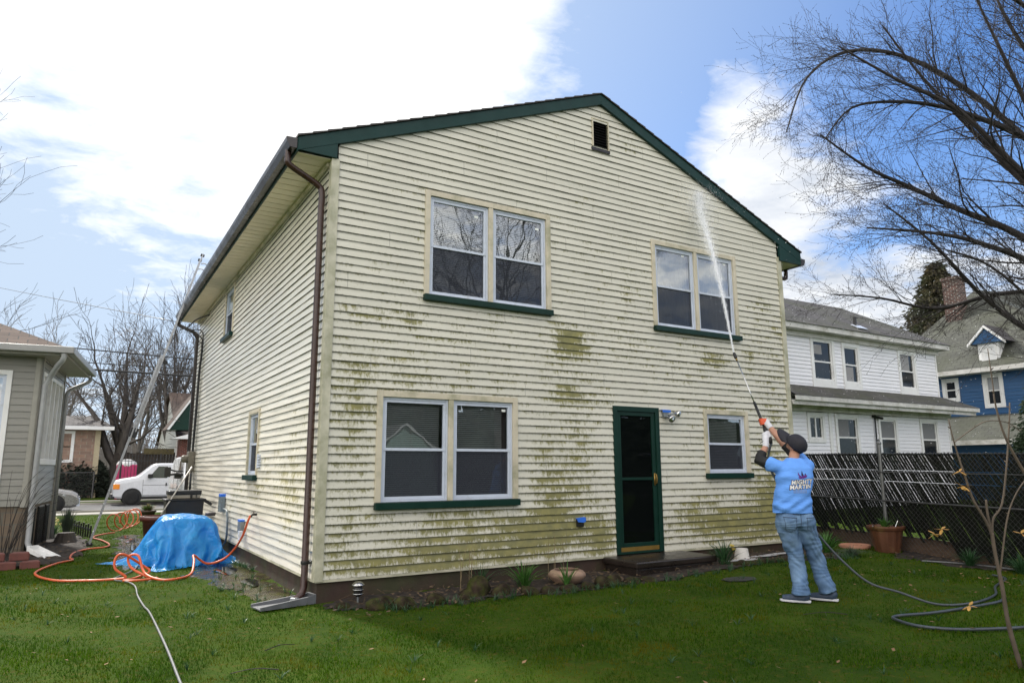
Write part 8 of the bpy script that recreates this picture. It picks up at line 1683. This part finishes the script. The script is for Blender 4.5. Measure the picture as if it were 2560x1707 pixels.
# thin bare spots
pn = np.sin(2.1*X+1.3*np.sin(1.7*Y))*np.sin(1.9*Y+1.1*np.sin(2.3*X)+2)+.5*np.sin(5.3*X+2)*np.sin(4.9*Y)
excl |= (pn > .80) & (ng.random(X.size) < .75)
X, Y, D, pn = X[~excl], Y[~excl], D[~excl], pn[~excl]; N = X.size
Z = np.array([gnd(float(a), float(b)) for a, b in zip(X, Y)])-.004
hgt = ng.uniform(.012, .036, N)*(1+.45*np.sin(3.1*X+np.sin(5*Y))*np.sin(2.7*Y+1.5*np.sin(2*X)))*(1+1.0*(ng.random(N) < .03)); wid = (.0010+.00045*D)*ng.uniform(.7, 1.4, N); az = ng.uniform(0, 2*np.pi, N); ln_ = ng.normal(0, .45, N)*hgt; la_ = ng.uniform(0, 2*np.pi, N)
vx = np.stack([X-np.cos(az)*wid, X+np.cos(az)*wid, X+np.cos(la_)*ln_], 1); vy = np.stack([Y-np.sin(az)*wid, Y+np.sin(az)*wid, Y+np.sin(la_)*ln_], 1); vz = np.stack([Z, Z, Z+hgt], 1)
co = np.stack([vx, vy, vz], 2).reshape(-1, 3)
me = bpy.data.meshes.new('grass'); me.vertices.add(3*N); me.vertices.foreach_set('co', co.ravel()); me.loops.add(3*N); me.loops.foreach_set('vertex_index', np.arange(3*N)); me.polygons.add(N); me.polygons.foreach_set('loop_start', np.arange(N)*3)
me.update(); at = me.attributes.new('tint', 'FLOAT', 'POINT'); tn = np.clip(ng.normal(.42, .20, N)+.13*pn+.10*np.sin(.9*X+.7*Y), 0, 1); at.data.foreach_set('value', np.repeat(tn, 3))
gm = bpy.data.materials.new('grass_blades'); gm.use_nodes = True; t = NT(gm.node_tree); t.n.clear()
tf = t.node('ShaderNodeAttribute', attribute_name='tint').outputs['Fac']; co_ = t.node('ShaderNodeTexCoord').outputs['Object']
c = t.mix(t.ramp(tf, .1, .6), (.024, .068, .004), (.072, .138, .008)); c = t.mix(t.ramp(tf, .76, 1.), c, (.17, .15, .04)); c = t.mix(t.ramp(t.noise(co_, .9, 5, .6), .42, .62, 0, .6), c, (.026, .070, .014))
c = t.mix(t.ramp(t.noise(co_, 2.3, 6, .7), .53, .66, 0, .75), c, (.15, .12, .010)); c = t.mix(t.ramp(t.noise(co_, 5.5, 5, .7), .55, .68, 0, .6), c, (.030, .055, .008))
p = t.node('ShaderNodeBsdfDiffuse', {'Color': c}); tl = t.node('ShaderNodeBsdfTranslucent', {'Color': c})
t.node('ShaderNodeOutputMaterial', {0: t.node('ShaderNodeMixShader', {0: .42, 1: p.outputs[0], 2: tl.outputs[0]}).outputs[0]})
me.materials.append(gm); go = bpy.data.objects.new('grass', me); COL.objects.link(go); tag(go, 'short uneven green lawn grass around the house', kind='stuff')
rl_ = random.Random(77)
def litter(mb, n, x0, x1, y0, y1, s0, s1, cond=None, up=.03):
    for k in range(n):
        x, y = rl_.uniform(x0, x1), rl_.uniform(y0, y1)
        if cond and not cond(x, y): continue
        s_ = rl_.uniform(s0, s1); a = rl_.uniform(0, 6.28); d = V((math.cos(a), math.sin(a), rl_.uniform(-.25, .35))); e = V((-math.sin(a), math.cos(a), rl_.uniform(-.4, .4))); o = V((x, y, gnd(x, y)+up+rl_.uniform(0, .015)))
        mb.poly([o-d*s_, o-d*s_*.2+e*s_*.5, o+d*s_*.9, o-d*s_*.2-e*s_*.45])
mb = MB(); rw_ = random.Random(21)
BE = [(.05, -.45), (.7, -.88), (1.6, -.98), (2.6, -1.13), (4.1, -1.18), (5.3, -1.18), (6.6, -1.03), (7.9, -1.28), (8.6, -.9)]
for k in range(150):
    i = rw_.randrange(len(BE)-1); f = rw_.random(); x = BE[i][0]+(BE[i+1][0]-BE[i][0])*f+rw_.gauss(0, .05); y = BE[i][1]+(BE[i+1][1]-BE[i][1])*f+rw_.gauss(-.02, .05)
    tuft(mb, (x, y, gnd(x, y)), 9, rw_.uniform(.06, .14), .10, .0035, rr=rw_)
for k in range(260):
    x, y = rw_.uniform(-4, 9), rw_.uniform(-5.5, 5)
    if -.4 < x < 8.6 and y > -1.2: continue
    tuft(mb, (x, y, gnd(x, y)), 7, rw_.uniform(.05, .085), .08, .004, rr=rw_)
for k in range(60):
    y = rw_.uniform(.4, 5.5); x = -rw_.uniform(.02, .7)*(y < 3)-.05; tuft(mb, (x, y, gnd(x, y)), 9, rw_.uniform(.05, .12), .12, .004, rr=rw_)
tag(mb.build('weeds', m_leafd), 'longer grass tufts and weeds along the bed edge and scattered in the lawn', kind='stuff')
m_dleaf = mat('dead_leaf', (.22, .13, .065), .8, var=.5, scale=1.5, trans=.2)
mb = MB(); litter(mb, 260, -4, 9, -6, 3.5, .012, .032, lambda x, y: not (-.05 < x < 8.5 and y > -.05)); litter(mb, 60, 5, 8.8, -4.6, -2, .02, .038)
tag(mb.build('fallen_leaves', m_dleaf), 'small dry fallen leaves scattered over the lawn', kind='stuff')
mb = MB(); litter(mb, 900, .05, 8.4, -1.1, -.04, .010, .040, up=.035); litter(mb, 420, 8.9, 10, -5, -1.2, .015, .04, up=.04); litter(mb, 300, -4, -2.3, 6, 13, .02, .04, up=.07)
for k in range(110):
    x = rl_.uniform(.2, 8.2); y = rl_.uniform(-.95, -.1); a = rl_.uniform(0, 3.14); L = rl_.uniform(.05, .22); z = gnd(x, y)+.05
    mb.bar((x, y, z), (x+L*math.cos(a), y+L*math.sin(a)*.5, z+rl_.uniform(-.01, .05)), .004, .004)
tag(mb.build('bed_litter', mat('litter', (.10, .065, .035), .85, var=.6, scale=2)), 'dead leaves and twig bits covering the soil beds', kind='stuff')
for i, (x, y, a, L, lb) in enumerate(((-.95, -1.9, .3, .28, 'short bare twig right of the grey hose in the near grass'), (-1.0, -2.6, 2.9, .34, 'thin fallen twig near the bottom of the picture right of the grey hose'), (4.0, -3.9, 2.6, .42, 'thin brown twig at the left tip of the dark hose loop'))):
    mb = MB(); z = gnd(x, y)+.045; d = V((math.cos(a), math.sin(a), 0)); o = V((x, y, z)); mb.tube(spline([o, o+d*L*.5+V((0, 0, .02)), o+d*L]), [.004]*8+[.003]*8+[.002], 5); mb.tube([o+d*L*.5+V((0, 0, .02)), o+d*L*.6+V((-d.y, d.x, .1))*L*.3], [.003, .0015], 4)
    tag(mb.build('twig', m_twig, loc=tuple(o)), lb, 'twig')
